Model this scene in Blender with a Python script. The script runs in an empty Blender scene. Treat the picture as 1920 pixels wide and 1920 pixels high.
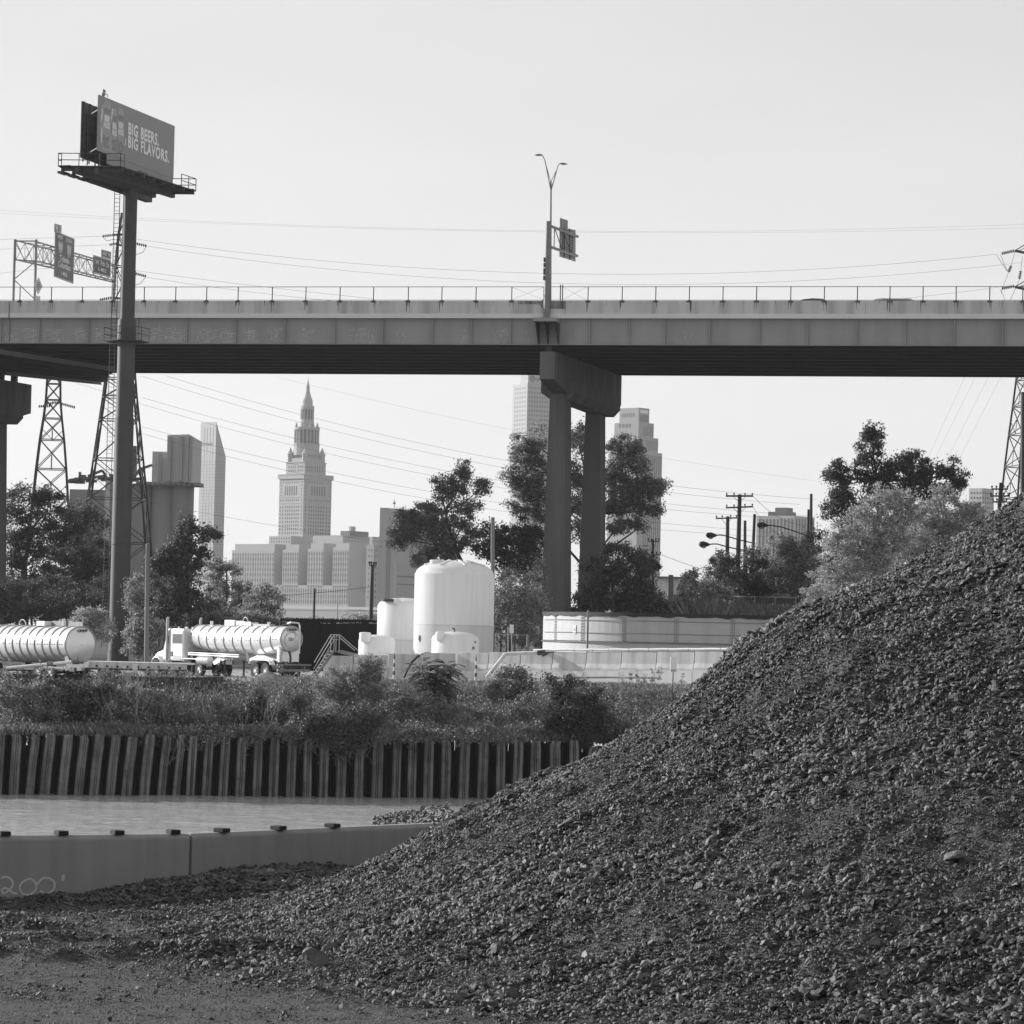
import bpy, math, random
import numpy as np
from mathutils import Vector, Matrix

# ------------------------------------------------------------------ camera, sky, sun, exposure
SC = bpy.context.scene
F = 6000.0                      # focal length in photo pixels (1920 wide)
PITCH = math.atan(235 / F)
ROLL = math.radians(1.25)
SUN_AZ = math.radians(-63)      # from +Y towards -X (ahead, to the left)
SUN_EL = math.radians(20)

cam_data = bpy.data.cameras.new("camera")
cam = bpy.data.objects.new("camera", cam_data)
SC.collection.objects.link(cam)
cam_data.sensor_width = 36.0
cam_data.lens = 36.0 * F / 1920.0
cam_data.clip_start = 1.0
cam_data.clip_end = 20000
R3 = Matrix.Rotation(math.pi / 2 + PITCH, 3, 'X') @ Matrix.Rotation(ROLL, 3, 'Z')
cam.matrix_world = R3.to_4x4()
SC.camera = cam

world = bpy.data.worlds.new("World")
SC.world = world
world.use_nodes = True
wn = world.node_tree
wn.nodes.clear()
sky = wn.nodes.new("ShaderNodeTexSky")
sky.sky_type = 'NISHITA'
sky.sun_disc = False
sky.sun_elevation = SUN_EL
sky.sun_rotation = SUN_AZ
sky.dust_density = 0.6
sky.air_density = 1.0
sky.ozone_density = 1.0
tobw = wn.nodes.new("ShaderNodeRGBToBW")
gam = wn.nodes.new("ShaderNodeGamma")
gam.inputs[1].default_value = 0.36
bgn = wn.nodes.new("ShaderNodeBackground")
bgn.inputs[1].default_value = 0.15
wout = wn.nodes.new("ShaderNodeOutputWorld")
wn.links.new(sky.outputs[0], tobw.inputs[0])
wn.links.new(tobw.outputs[0], gam.inputs[0])
# the faintest veil of high cloud
wtc = wn.nodes.new("ShaderNodeTexCoord"); wmp = wn.nodes.new("ShaderNodeMapping"); wmp.inputs["Scale"].default_value = (3, 3, 14)
wnz = wn.nodes.new("ShaderNodeTexNoise"); wnz.inputs["Scale"].default_value = 1.6; wnz.inputs["Detail"].default_value = 7; wnz.inputs["Roughness"].default_value = 0.55
wmr = wn.nodes.new("ShaderNodeMapRange"); wmr.inputs[1].default_value = 0.35; wmr.inputs[2].default_value = 0.7; wmr.inputs[3].default_value = 0.985; wmr.inputs[4].default_value = 1.04
wmu = wn.nodes.new("ShaderNodeMath"); wmu.operation = 'MULTIPLY'
wn.links.new(wtc.outputs["Generated"], wmp.inputs[0]); wn.links.new(wmp.outputs[0], wnz.inputs["Vector"]); wn.links.new(wnz.outputs[0], wmr.inputs[0])
wn.links.new(gam.outputs[0], wmu.inputs[0]); wn.links.new(wmr.outputs[0], wmu.inputs[1])
wn.links.new(wmu.outputs[0], bgn.inputs[0])
wn.links.new(bgn.outputs[0], wout.inputs[0])

sun_data = bpy.data.lights.new("sun", 'SUN')
sun_data.energy = 2.6
sun_data.angle = math.radians(0.6)
sun_data.color = (1, 1, 1)      # black and white photograph
sun = bpy.data.objects.new("sun", sun_data)
SC.collection.objects.link(sun)
SDIR = Vector((math.sin(SUN_AZ) * math.cos(SUN_EL), math.cos(SUN_AZ) * math.cos(SUN_EL), math.sin(SUN_EL)))
sun.rotation_euler = SDIR.to_track_quat('Z', 'Y').to_euler()

SC.view_settings.view_transform = 'Standard'
SC.view_settings.look = 'None'
SC.view_settings.gamma = 1.0
SC.view_settings.exposure = 1.57
SC.render.engine = 'CYCLES'
SC.cycles.max_bounces = 6
SC.cycles.diffuse_bounces = 3
SC.cycles.glossy_bounces = 3
SC.cycles.transmission_bounces = 3
SC.cycles.volume_bounces = 0
SC.cycles.use_denoising = True

# ------------------------------------------------------------------ helpers
COL = SC.collection
ORG = {}


def ray(px, py):
    return R3 @ Vector(((px - 960) / F, (960 - py) / F, -1.0))


def P(px, py, Y):
    r = ray(px, py)
    return r * (Y / r.y)


def onz(px, py, z):
    r = ray(px, py)
    return r * (z / r.z)


def horizon(px):
    return 1195 + (px - 960) * math.tan(ROLL)


def tag(o, label=None, cat=None, group=None, kind=None):
    if label: o["label"] = label
    if cat: o["category"] = cat
    if group: o["group"] = group
    if kind: o["kind"] = kind
    return o


def thing(name, loc, label, cat, group=None):
    o = bpy.data.objects.new(name, None)
    o.empty_display_size = 0.3
    COL.objects.link(o)
    o.location = loc
    ORG[o.name] = Vector(loc)
    return tag(o, label, cat, group)


def link_mesh(name, me, mat, parent=None, org=None):
    o = bpy.data.objects.new(name, me)
    COL.objects.link(o)
    if mat is not None: me.materials.append(mat)
    if parent is not None:
        o.parent = parent
        ORG[o.name] = ORG[parent.name]
    else:
        o.location = org if org is not None else (0, 0, 0)
        ORG[o.name] = Vector(o.location)
    return o


class MB:
    """collects simple solids; build() links them as ONE mesh object (world coordinates in)"""
    def __init__(s):
        s.v = []; s.f = []

    def add(s, vs, fs):
        n = len(s.v)
        s.v += [tuple(v) for v in vs]
        s.f += [tuple(i + n for i in f) for f in fs]
        return s

    def box(s, c, sz, rot=0.0):
        cx, cy, cz = c; hx, hy, hz = sz[0] / 2, sz[1] / 2, sz[2] / 2
        co, si = math.cos(rot), math.sin(rot)
        vs = []
        for z in (-hz, hz):
            for (x, y) in ((-hx, -hy), (hx, -hy), (hx, hy), (-hx, hy)):
                vs.append((cx + x * co - y * si, cy + x * si + y * co, cz + z))
        return s.add(vs, [(3, 2, 1, 0), (4, 5, 6, 7), (0, 1, 5, 4), (1, 2, 6, 5), (2, 3, 7, 6), (3, 0, 4, 7)])

    def hexa(s, b, t):
        """b, t: four bottom / four top points, counter-clockwise from above"""
        return s.add(list(b) + list(t), [(3, 2, 1, 0), (4, 5, 6, 7), (0, 1, 5, 4), (1, 2, 6, 5), (2, 3, 7, 6), (3, 0, 4, 7)])

    def bar(s, p, q, w, h=None):
        h = h or w
        p = Vector(p); q = Vector(q); d = q - p
        if d.length < 1e-6: return s
        d.normalize()
        up = Vector((0, 0, 1)) if abs(d.z) < 0.95 else Vector((0, 1, 0))
        a = d.cross(up).normalized() * (w / 2); b = a.cross(d).normalized() * (h / 2)
        vs = [p - a - b, p + a - b, p + a + b, p - a + b, q - a - b, q + a - b, q + a + b, q - a + b]
        return s.add(vs, [(3, 2, 1, 0), (4, 5, 6, 7), (0, 1, 5, 4), (1, 2, 6, 5), (2, 3, 7, 6), (3, 0, 4, 7)])

    def tube(s, pts, r, n=6, cap=True):
        pts = [Vector(p) for p in pts]
        rs = r if isinstance(r, (list, tuple)) else [r] * len(pts)
        rings = []
        a = None
        for i, p in enumerate(pts):
            d = (pts[min(i + 1, len(pts) - 1)] - pts[max(i - 1, 0)])
            if d.length < 1e-9: d = Vector((0, 0, 1))
            d.normalize()
            if a is None:
                up = Vector((0, 0, 1)) if abs(d.z) < 0.9 else Vector((1, 0, 0))
                a = d.cross(up).normalized()
            else:
                a = (a - d * a.dot(d))
                a = a.normalized() if a.length > 1e-6 else d.cross(Vector((0, 1, 0))).normalized()
            b = d.cross(a)
            rings.append([p + (a * math.cos(2 * math.pi * k / n) + b * math.sin(2 * math.pi * k / n)) * rs[i] for k in range(n)])
        vs = [v for rg in rings for v in rg]
        fs = []
        for i in range(len(pts) - 1):
            for k in range(n):
                k2 = (k + 1) % n
                fs.append((i * n + k, i * n + k2, (i + 1) * n + k2, (i + 1) * n + k))
        if cap:
            fs.append(tuple(reversed(range(n))))
            fs.append(tuple((len(pts) - 1) * n + k for k in range(n)))
        return s.add(vs, fs)

    def lathe(s, c, prof, n=32, a0=0.0, a1=None):
        """prof: (radius, z) list, bottom to top, around a vertical axis through c"""
        full = a1 is None
        m = n if full else n + 1
        vs = []; fs = []
        for (r, z) in prof:
            for k in range(m):
                t = a0 + (2 * math.pi if full else (a1 - a0)) * k / n
                vs.append((c[0] + r * math.cos(t), c[1] + r * math.sin(t), c[2] + z))
        for i in range(len(prof) - 1):
            for k in range(n):
                k2 = (k + 1) % m if full else k + 1
                fs.append((i * m + k, i * m + k2, (i + 1) * m + k2, (i + 1) * m + k))
        if full:
            if prof[0][0] > 1e-4: fs.append(tuple(reversed(range(m))))
            if prof[-1][0] > 1e-4: fs.append(tuple((len(prof) - 1) * m + k for k in range(m)))
        return s.add(vs, fs)

    def prism(s, poly, d):
        """poly: list of 3D points; extruded by vector d"""
        poly = [Vector(p) for p in poly]; d = Vector(d); n = len(poly)
        vs = poly + [p + d for p in poly]
        fs = [tuple(range(n)), tuple(reversed(range(n, 2 * n)))]
        for i in range(n):
            j = (i + 1) % n
            fs.append((j, i, n + i, n + j))
        return s.add(vs, fs)

    def build(s, name, mat, parent=None, smooth=False, org=None, bevel=0):
        o0 = ORG[parent.name] if parent is not None else Vector(org if org is not None else (s.v[0] if s.v else (0, 0, 0)))
        me = bpy.data.meshes.new(name)
        me.from_pydata([(v[0] - o0[0], v[1] - o0[1], v[2] - o0[2]) for v in s.v], [], s.f)
        me.update()
        import bmesh
        bm = bmesh.new(); bm.from_mesh(me)
        bmesh.ops.recalc_face_normals(bm, faces=bm.faces)
        bm.to_mesh(me); bm.free()
        if smooth:
            me.polygons.foreach_set("use_smooth", [True] * len(me.polygons))
            try: me.set_sharp_from_angle(angle=math.radians(40))
            except Exception: pass
        ob = link_mesh(name, me, mat, parent, o0)
        if bevel:
            md = ob.modifiers.new("bevel", 'BEVEL'); md.width = bevel; md.segments = 2; md.limit_method = 'ANGLE'
        return ob


def np_mesh(name, V, Fc, mat, parent=None, org=None, smooth=False):
    """V: (n,3) world, Fc: (m,k) all faces with k corners"""
    o0 = np.array(ORG[parent.name] if parent is not None else (org if org is not None else (0, 0, 0)), dtype=np.float64)
    me = bpy.data.meshes.new(name)
    V = (np.asarray(V, dtype=np.float64) - o0).astype(np.float32)
    Fc = np.asarray(Fc, dtype=np.int32)
    me.vertices.add(len(V)); me.vertices.foreach_set("co", V.ravel())
    k = Fc.shape[1]
    me.loops.add(Fc.size); me.loops.foreach_set("vertex_index", Fc.ravel())
    me.polygons.add(len(Fc))
    me.polygons.foreach_set("loop_start", np.arange(0, Fc.size, k, dtype=np.int32))
    me.polygons.foreach_set("loop_total", np.full(len(Fc), k, dtype=np.int32))
    me.polygons.foreach_set("use_smooth", np.full(len(Fc), smooth, dtype=bool))
    me.update(calc_edges=True)
    return link_mesh(name, me, mat, parent, Vector(o0))


LAT = {}


def fbm(x, y, scale, octaves, seed):
    """value noise, numpy arrays in, about -1..1 out"""
    out = np.zeros_like(x, dtype=np.float64); amp = 1.0; tot = 0
    for o in range(octaves):
        lat = LAT.get((seed, o))
        if lat is None: lat = LAT[(seed, o)] = np.random.RandomState(seed * 31 + o).rand(256, 256) * 2 - 1
        u = x * scale * 2 ** o + 37.3 * o; v = y * scale * 2 ** o + 11.7 * o
        iu = np.floor(u).astype(int); iv = np.floor(v).astype(int)
        fu = u - iu; fv = v - iv
        fu = fu * fu * (3 - 2 * fu); fv = fv * fv * (3 - 2 * fv)
        a = lat[iu % 256, iv % 256]; b = lat[(iu + 1) % 256, iv % 256]
        c = lat[iu % 256, (iv + 1) % 256]; d = lat[(iu + 1) % 256, (iv + 1) % 256]
        out += amp * ((a * (1 - fu) + b * fu) * (1 - fv) + (c * (1 - fu) + d * fu) * fv)
        tot += amp; amp *= 0.5
    return out / tot


# ------------------------------------------------------------------ materials (all neutral: the photograph is black and white)
def M(name, c, rough=0.8, var=0.15, scale=1.0, bump=0.0, bscale=8.0, metal=0.0, stretch=(1, 1, 1),
      streak=0.0, streak_scale=3.0, spec=0.3, dark=None, dark_amt=0.0, dark_scale=0.6, coords='Object'):
    m = bpy.data.materials.new(name); m.use_nodes = True
    nt = m.node_tree; N = nt.nodes; L = nt.links
    b = N["Principled BSDF"]
    b.inputs["Roughness"].default_value = rough
    b.inputs["Metallic"].default_value = metal
    b.inputs["Specular IOR Level"].default_value = spec
    tc = N.new("ShaderNodeTexCoord")
    mp = N.new("ShaderNodeMapping"); mp.inputs["Scale"].default_value = stretch
    L.new(tc.outputs[coords], mp.inputs[0])
    nz = N.new("ShaderNodeTexNoise"); nz.inputs["Scale"].default_value = scale
    nz.inputs["Detail"].default_value = 6; nz.inputs["Roughness"].default_value = 0.6
    L.new(mp.outputs[0], nz.inputs["Vector"])
    mr = N.new("ShaderNodeMapRange")
    mr.inputs[1].default_value = 0.28; mr.inputs[2].default_value = 0.72
    mr.inputs[3].default_value = c * (1 - var); mr.inputs[4].default_value = c * (1 + var)
    L.new(nz.outputs[0], mr.inputs[0])
    val = mr.outputs[0]
    if streak > 0:
        mp2 = N.new("ShaderNodeMapping"); mp2.inputs["Scale"].default_value = (1, 1, 0.06)
        L.new(tc.outputs[coords], mp2.inputs[0])
        n2 = N.new("ShaderNodeTexNoise"); n2.inputs["Scale"].default_value = streak_scale; n2.inputs["Detail"].default_value = 5
        L.new(mp2.outputs[0], n2.inputs["Vector"])
        r2 = N.new("ShaderNodeMapRange"); r2.inputs[1].default_value = 0.45; r2.inputs[2].default_value = 0.7
        r2.inputs[3].default_value = 1.0; r2.inputs[4].default_value = 1 - streak
        L.new(n2.outputs[0], r2.inputs[0])
        mu = N.new("ShaderNodeMath"); mu.operation = 'MULTIPLY'
        L.new(val, mu.inputs[0]); L.new(r2.outputs[0], mu.inputs[1]); val = mu.outputs[0]
    if dark_amt > 0:
        n3 = N.new("ShaderNodeTexNoise"); n3.inputs["Scale"].default_value = dark_scale; n3.inputs["Detail"].default_value = 8
        n3.inputs["Roughness"].default_value = 0.7
        L.new(mp.outputs[0], n3.inputs["Vector"])
        r3 = N.new("ShaderNodeMapRange"); r3.inputs[1].default_value = 0.55; r3.inputs[2].default_value = 0.72
        r3.inputs[3].default_value = 1.0; r3.inputs[4].default_value = 1 - dark_amt
        L.new(n3.outputs[0], r3.inputs[0])
        mu = N.new("ShaderNodeMath"); mu.operation = 'MULTIPLY'
        L.new(val, mu.inputs[0]); L.new(r3.outputs[0], mu.inputs[1]); val = mu.outputs[0]
    L.new(val, b.inputs["Base Color"])
    if bump > 0:
        nb = N.new("ShaderNodeTexNoise"); nb.inputs["Scale"].default_value = bscale; nb.inputs["Detail"].default_value = 8
        L.new(mp.outputs[0], nb.inputs["Vector"])
        bp = N.new("ShaderNodeBump"); bp.inputs["Strength"].default_value = min(1, bump); bp.inputs["Distance"].default_value = 0.05
        L.new(nb.outputs[0], bp.inputs["Height"]); L.new(bp.outputs[0], b.inputs["Normal"])
    return m


def foliage(name, c, var=0.35, trans=0.3):
    m = bpy.data.materials.new(name); m.use_nodes = True
    nt = m.node_tree; N = nt.nodes; L = nt.links
    b = N["Principled BSDF"]; b.inputs["Roughness"].default_value = 0.5; b.inputs["Specular IOR Level"].default_value = 0.45
    g = N.new("ShaderNodeNewGeometry")
    mr = N.new("ShaderNodeMapRange"); mr.inputs[3].default_value = c * (1 - var); mr.inputs[4].default_value = c * (1 + var)
    L.new(g.outputs["Random Per Island"], mr.inputs[0])
    L.new(mr.outputs[0], b.inputs["Base Color"])
    tr = N.new("ShaderNodeBsdfTranslucent"); L.new(mr.outputs[0], tr.inputs[0])
    mx = N.new("ShaderNodeMixShader"); mx.inputs[0].default_value = trans
    L.new(b.outputs[0], mx.inputs[1]); L.new(tr.outputs[0], mx.inputs[2])
    L.new(mx.outputs[0], N["Material Output"].inputs[0])
    return m


m_concrete = M("weathered concrete", 0.30, 0.9, 0.12, 0.4, bump=0.15, bscale=6, streak=0.25, streak_scale=1.2)
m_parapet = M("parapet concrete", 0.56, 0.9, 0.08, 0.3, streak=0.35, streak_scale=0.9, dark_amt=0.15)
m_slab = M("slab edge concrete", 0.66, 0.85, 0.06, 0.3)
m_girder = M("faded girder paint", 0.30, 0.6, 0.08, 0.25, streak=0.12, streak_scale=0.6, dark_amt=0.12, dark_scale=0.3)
m_girder_shade = M("girder paint with underside shade", 0.045, 0.6, 0.2, 0.3)  # same girder paint, with the underside's shade put into the colour
m_scuff = M("chalky scuffs", 0.62, 0.8, 0.1, 3)
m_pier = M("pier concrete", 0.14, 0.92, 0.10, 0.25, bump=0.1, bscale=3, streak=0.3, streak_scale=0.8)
m_steel_dark = M("dark steel", 0.05, 0.6, 0.3, 3)
m_steel_mid = M("galvanised steel", 0.20, 0.55, 0.2, 2, metal=0.2)
m_rust_pole = M("weathered billboard pole paint", 0.045, 0.55, 0.25, 0.5, streak=0.35, streak_scale=1.0, spec=0.5)
m_lattice = M("weathered tower steel", 0.06, 0.7, 0.25, 1)
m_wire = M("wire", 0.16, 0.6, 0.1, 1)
m_wood = M("creosoted wood", 0.07, 0.9, 0.3, 2, stretch=(1, 1, 0.1))
m_wood_pale = M("pale weathered wood", 0.20, 0.9, 0.2, 2, stretch=(1, 1, 0.1))
m_white = M("white paint", 0.78, 0.45, 0.04, 1.0, dark_amt=0.08, dark_scale=1.0)
m_white_dirty = M("dirty white paint", 0.62, 0.6, 0.12, 2.0, streak=0.25, streak_scale=4)
m_black = M("black rubber", 0.018, 0.8, 0.3, 3)
m_rim = M("wheel rim", 0.45, 0.4, 0.1, 3, metal=0.5)
m_glass = M("tinted glass", 0.10, 0.1, 0.1, 1, spec=0.8)
m_tank_alu = M("painted tank shell", 0.74, 0.22, 0.05, 1.2, spec=0.7, metal=0.45, dark_amt=0.15, dark_scale=0.8)
m_band = M("tank ring band", 0.40, 0.4, 0.05, 2, spec=0.5)
# ------------------------------------------------------------------ setting: ground, water, banks
YARD = -2.95
GZ = -4.14      # level of the near gravel yard
WATER = -8.6

m_gravel = M("crushed stone", 0.115, 0.75, 0.45, 9.0, bump=0.6, bscale=40, spec=0.35, coords='Generated')
m_ground = M("gravel ground", 0.072, 0.85, 0.75, 26.0, bump=1.0, bscale=38, dark_amt=0.35, dark_scale=1.2, coords='Object')
m_land = M("yard earth", 0.20, 0.95, 0.25, 0.3, dark_amt=0.3, dark_scale=0.1)
m_bank = M("bank soil", 0.045, 0.95, 0.4, 1.5, bump=0.5, bscale=5)
m_pave = M("pale yard concrete", 0.30, 0.9, 0.12, 0.4, dark_amt=0.25, dark_scale=0.2)


def stone_mat(name, lo, hi):
    m = bpy.data.materials.new(name); m.use_nodes = True
    N = m.node_tree.nodes; L = m.node_tree.links; b = N["Principled BSDF"]
    b.inputs["Roughness"].default_value = 0.62; b.inputs["Specular IOR Level"].default_value = 0.4
    g = N.new("ShaderNodeNewGeometry")
    cr = N.new("ShaderNodeValToRGB")
    e = cr.color_ramp.elements
    e[0].position = 0.0; e[0].color = (lo, lo, lo, 1)
    e[1].position = 1.0; e[1].color = (hi * 1.5, hi * 1.5, hi * 1.5, 1)
    for p, v in ((0.6, (lo + hi) / 2), (0.93, hi), (0.985, hi * 1.35)):
        q = e.new(p); q.color = (v, v, v, 1)
    L.new(g.outputs["Random Per Island"], cr.inputs[0])
    tc = N.new("ShaderNodeTexCoord"); nz = N.new("ShaderNodeTexNoise"); nz.inputs["Scale"].default_value = 14; nz.inputs["Detail"].default_value = 5
    L.new(tc.outputs["Object"], nz.inputs["Vector"])
    mr = N.new("ShaderNodeMapRange"); mr.inputs[3].default_value = 0.6; mr.inputs[4].default_value = 1.4
    L.new(nz.outputs[0], mr.inputs[0])
    mx = N.new("ShaderNodeMix"); mx.data_type = 'RGBA'; mx.blend_type = 'MULTIPLY'; mx.inputs[0].default_value = 1.0
    n4 = N.new("ShaderNodeTexNoise"); n4.inputs["Scale"].default_value = 0.9; n4.inputs["Detail"].default_value = 6; n4.inputs["Roughness"].default_value = 0.65
    L.new(tc.outputs["Object"], n4.inputs["Vector"])
    r4 = N.new("ShaderNodeMapRange"); r4.inputs[1].default_value = 0.35; r4.inputs[2].default_value = 0.65; r4.inputs[3].default_value = 0.62; r4.inputs[4].default_value = 1.3
    L.new(n4.outputs[0], r4.inputs[0])
    m4 = N.new("ShaderNodeMath"); m4.operation = 'MULTIPLY'; L.new(mr.outputs[0], m4.inputs[0]); L.new(r4.outputs[0], m4.inputs[1])
    L.new(cr.outputs[0], mx.inputs[6]); L.new(m4.outputs[0], mx.inputs[7])
    L.new(mx.outputs[2], b.inputs["Base Color"])
    bp = N.new("ShaderNodeBump"); bp.inputs["Strength"].default_value = 0.6; bp.inputs["Distance"].default_value = 0.02
    nb = N.new("ShaderNodeTexNoise"); nb.inputs["Scale"].default_value = 45; nb.inputs["Detail"].default_value = 4
    L.new(tc.outputs["Object"], nb.inputs["Vector"]); L.new(nb.outputs[0], bp.inputs["Height"]); L.new(bp.outputs[0], b.inputs["Normal"])
    return m


m_stone = stone_mat("crushed rock pieces", 0.030, 0.125)
m_boulder = stone_mat("boulder rock", 0.08, 0.11)

PR = np.array([0, 2.6, 4.3, 5.85, 6.77, 7.46, 8.92, 11.1, 12.3, 13.3, 14.5, 16.0])
PH = np.array([7.55, 6.29, 5.27, 4.56, 4.00, 3.36, 2.32, 1.30, 0.62, 0.22, 0.08, 0.0])
PH = np.append(PH, 0.0)[:len(PR)]


def H(x, y):
    """height of the loose stone above the near yard"""
    wob = 0.30 * fbm(x, y, 0.25, 3, 5) + 0.10 * fbm(x, y, 1.1, 3, 6)
    dy = y - 46.0
    r = np.sqrt((x - 10.0) ** 2 + (dy * np.where(dy < 0, 0.88, 1.0)) ** 2) + wob
    h = np.interp(r, PR, PH)
    # gullies and slumped shelves on the flank
    h = h + np.clip(h / 2.0, 0, 1) * (0.20 * fbm(x, y, 0.5, 4, 8) + 0.10 * np.abs(fbm(x, y, 1.6, 3, 18)) - 0.04)
    # low berm against the concrete barrier
    h = np.maximum(h, 0.44 * np.exp(-((x + 3.8) / 2.4) ** 2 - (np.maximum(0, 49.6 - y) / 1.5) ** 2 - (np.maximum(0, y - 52) / 2) ** 2))
    h = h + 0.06 * np.exp(-((x + 7.0) / 2.0) ** 2 - ((y - 48.0) / 1.2) ** 2)
    # windrow left by a loader blade, and the churned strip behind it
    edge = 40.2 + 0.15 * fbm(x, y * 0, 0.7, 3, 9)
    on = 1 / (1 + np.exp((x + 2.2) * 2.5)) * 1 / (1 + np.exp(-(x + 7.0) * 1.5))
    h = h + 0.17 * on * np.exp(-((y - edge) / 0.28) ** 2)
    churn = 1 / (1 + np.exp(-(y - 40.2) * 4)) * 1 / (1 + np.exp((y - 47.0) * 2))
    h = h + 0.11 * churn * np.clip(fbm(x * .5, y * 1.3, 1.0, 4, 12) + 0.35, 0, 1)
    h = h + 0.085 * np.clip(h * 4 + 0.25, 0, 1) * fbm(x, y, 3.6, 4, 14)
    h = h + 0.006 * fbm(x, y, 8.0, 3, 17)
    return h


# near yard: one sheet shaped by H, from behind the camera to the dock edge
def grid(xs, ys, zf):
    X, Y = np.meshgrid(xs, ys)
    Z = zf(X, Y)
    V = np.stack([X.ravel(), Y.ravel(), Z.ravel()], 1)
    nx, ny = len(xs), len(ys)
    i = np.arange(nx * ny).reshape(ny, nx)
    Fq = np.stack([i[:-1, :-1].ravel(), i[:-1, 1:].ravel(), i[1:, 1:].ravel(), i[1:, :-1].ravel()], 1)
    return V, Fq


xs = np.concatenate([np.arange(-60, -8, 2.0), np.arange(-8, 10, 0.055), np.arange(10, 60, 2.0)])
ys = np.concatenate([np.arange(-40, 30, 2.0), np.arange(30, 52, 0.055), np.arange(52, 60.3, 0.4)])
V, Fq = grid(xs, ys, lambda x, y: GZ - 0.02 + H(x, y))
nx, ny = len(xs), len(ys)
V2 = V[-nx:].copy(); V2[:, 2] = WATER - 3
Fs = np.array([[(ny - 1) * nx + k, (ny - 1) * nx + k + 1, ny * nx + k + 1, ny * nx + k] for k in range(nx - 1)])
o = np_mesh("ground", np.vstack([V, V2]), np.vstack([Fq, Fs]), m_ground)
tag(o, "dark gravel yard and stone heap base in the foreground", "ground", kind="structure")

# water
m_water = bpy.data.materials.new("river water"); m_water.use_nodes = True
N = m_water.node_tree.nodes; L = m_water.node_tree.links; b = N["Principled BSDF"]
b.inputs["Base Color"].default_value = (0.38, 0.38, 0.38, 1); b.inputs["Roughness"].default_value = 0.06
b.inputs["IOR"].default_value = 1.33
tc = N.new("ShaderNodeTexCoord")
mp = N.new("ShaderNodeMapping"); mp.inputs["Scale"].default_value = (0.40, 1.25, 1)
n1 = N.new("ShaderNodeTexNoise"); n1.inputs["Scale"].default_value = 0.9; n1.inputs["Detail"].default_value = 7; n1.inputs["Roughness"].default_value = 0.68
bp = N.new("ShaderNodeBump"); bp.inputs["Strength"].default_value = 1.0; bp.inputs["Distance"].default_value = 0.10
L.new(tc.outputs["Object"], mp.inputs[0]); L.new(mp.outputs[0], n1.inputs["Vector"]); L.new(n1.outputs[0], bp.inputs["Height"])
L.new(bp.outputs[0], b.inputs["Normal"])
wx_ = np.concatenate([[-900, -300], np.arange(-42, 34, .14), [300, 900]]); wy_ = np.concatenate([[55.0], np.arange(60, 172, .22), [182.0]])
def wave(x, y):
    return WATER + 0.055 * fbm(x * .45 + .15 * y, y * .8, 1.0, 4, 91) + .025 * fbm(x, y * 1.2, 2.1, 2, 92)
V, Fq = grid(wx_, wy_, wave)
tag(np_mesh("water", V, Fq, m_water, None, (0, 110, WATER), smooth=True), "rippled grey river between the two banks", "river", kind="structure")

# far bank: line of the sheet pile wall
WA = onz(0, 1489.5, WATER); WB = onz(900, 1497, WATER)
WU = (WB - WA); WU.z = 0; WU.normalize()
WN = Vector((-WU.y, WU.x, 0))       # away from the camera


def wall_pt(s, d, z):
    p = WA + WU * s + WN * d
    return Vector((p.x, p.y, z))


def smooth(t):
    t = np.clip(t, 0, 1)
    return t * t * (3 - 2 * t)


def land_z(x, y):
    """height of the far land"""
    d = (x - WA.x) * WN.x + (y - WA.y) * WN.y
    z = -5.55 + (YARD + 5.55) * smooth((d - 0.6) / 15.0) ** 0.8
    z = z + 0.20 * fbm(x, y, 0.25, 3, 21) * smooth((d - 1) / 3) * (1 - smooth((d - 14) / 4))
    hill = smooth((y - 268) / 26) * smooth((x - 3.0) / 9.0) * (1 - 0.9 * smooth((y - 420) / 200))
    return z + 5.9 * hill


xs = np.concatenate([np.arange(-2600, -60, 60.0), np.arange(-60, 60, 1.0), np.arange(60, 2600, 60.0)])
ds = np.concatenate([[0.9], np.arange(1.2, 20, 0.6), np.arange(20, 180, 2.5), np.arange(200, 4200, 100.0)])
VV = []
for d in ds:
    t = (xs - WA.x - WN.x * d) / WU.x
    yy = WA.y + WU.y * t + WN.y * d
    VV.append(np.stack([xs, yy, land_z(xs, yy)], 1))
V = np.vstack(VV)
nx, ny = len(xs), len(ds)
i = np.arange(nx * ny).reshape(ny, nx)
Fq = np.stack([i[:-1, :-1].ravel(), i[:-1, 1:].ravel(), i[1:, 1:].ravel(), i[1:, :-1].ravel()], 1)
tag(np_mesh("terrain", V, Fq, m_bank, smooth=True), "overgrown far bank and low land behind it", "terrain", kind="structure")
# pale concrete apron of the yard
ap = MB()
ap.add([wall_pt(-60, 17, YARD + 0.03), wall_pt(70, 17, YARD + 0.03), wall_pt(70, 78, YARD + 0.03), wall_pt(-60, 78, YARD + 0.03)], [(0, 1, 2, 3)])
tag(ap.build("pavement", m_pave), "pale concrete pavement of the tanker yard", "pavement", kind="structure")

# haze: one box round camera and scene
m_haze = bpy.data.materials.new("haze"); m_haze.use_nodes = True
N = m_haze.node_tree.nodes; L = m_haze.node_tree.links
N.remove(N["Principled BSDF"])
pv = N.new("ShaderNodeVolumePrincipled")
pv.inputs["Color"].default_value = (0.95, 0.95, 0.95, 1); pv.inputs["Density"].default_value = 6.5e-5
pv.inputs["Anisotropy"].default_value = 0.2
L.new(pv.outputs[0], N["Material Output"].inputs["Volume"])
hz = MB().box((0, 2000, 160), (5600, 4800, 350))
tag(hz.build("haze", m_haze, org=(0, 2000, 160)), "thin pale haze over the valley and the city", "haze", kind="stuff")

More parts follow.
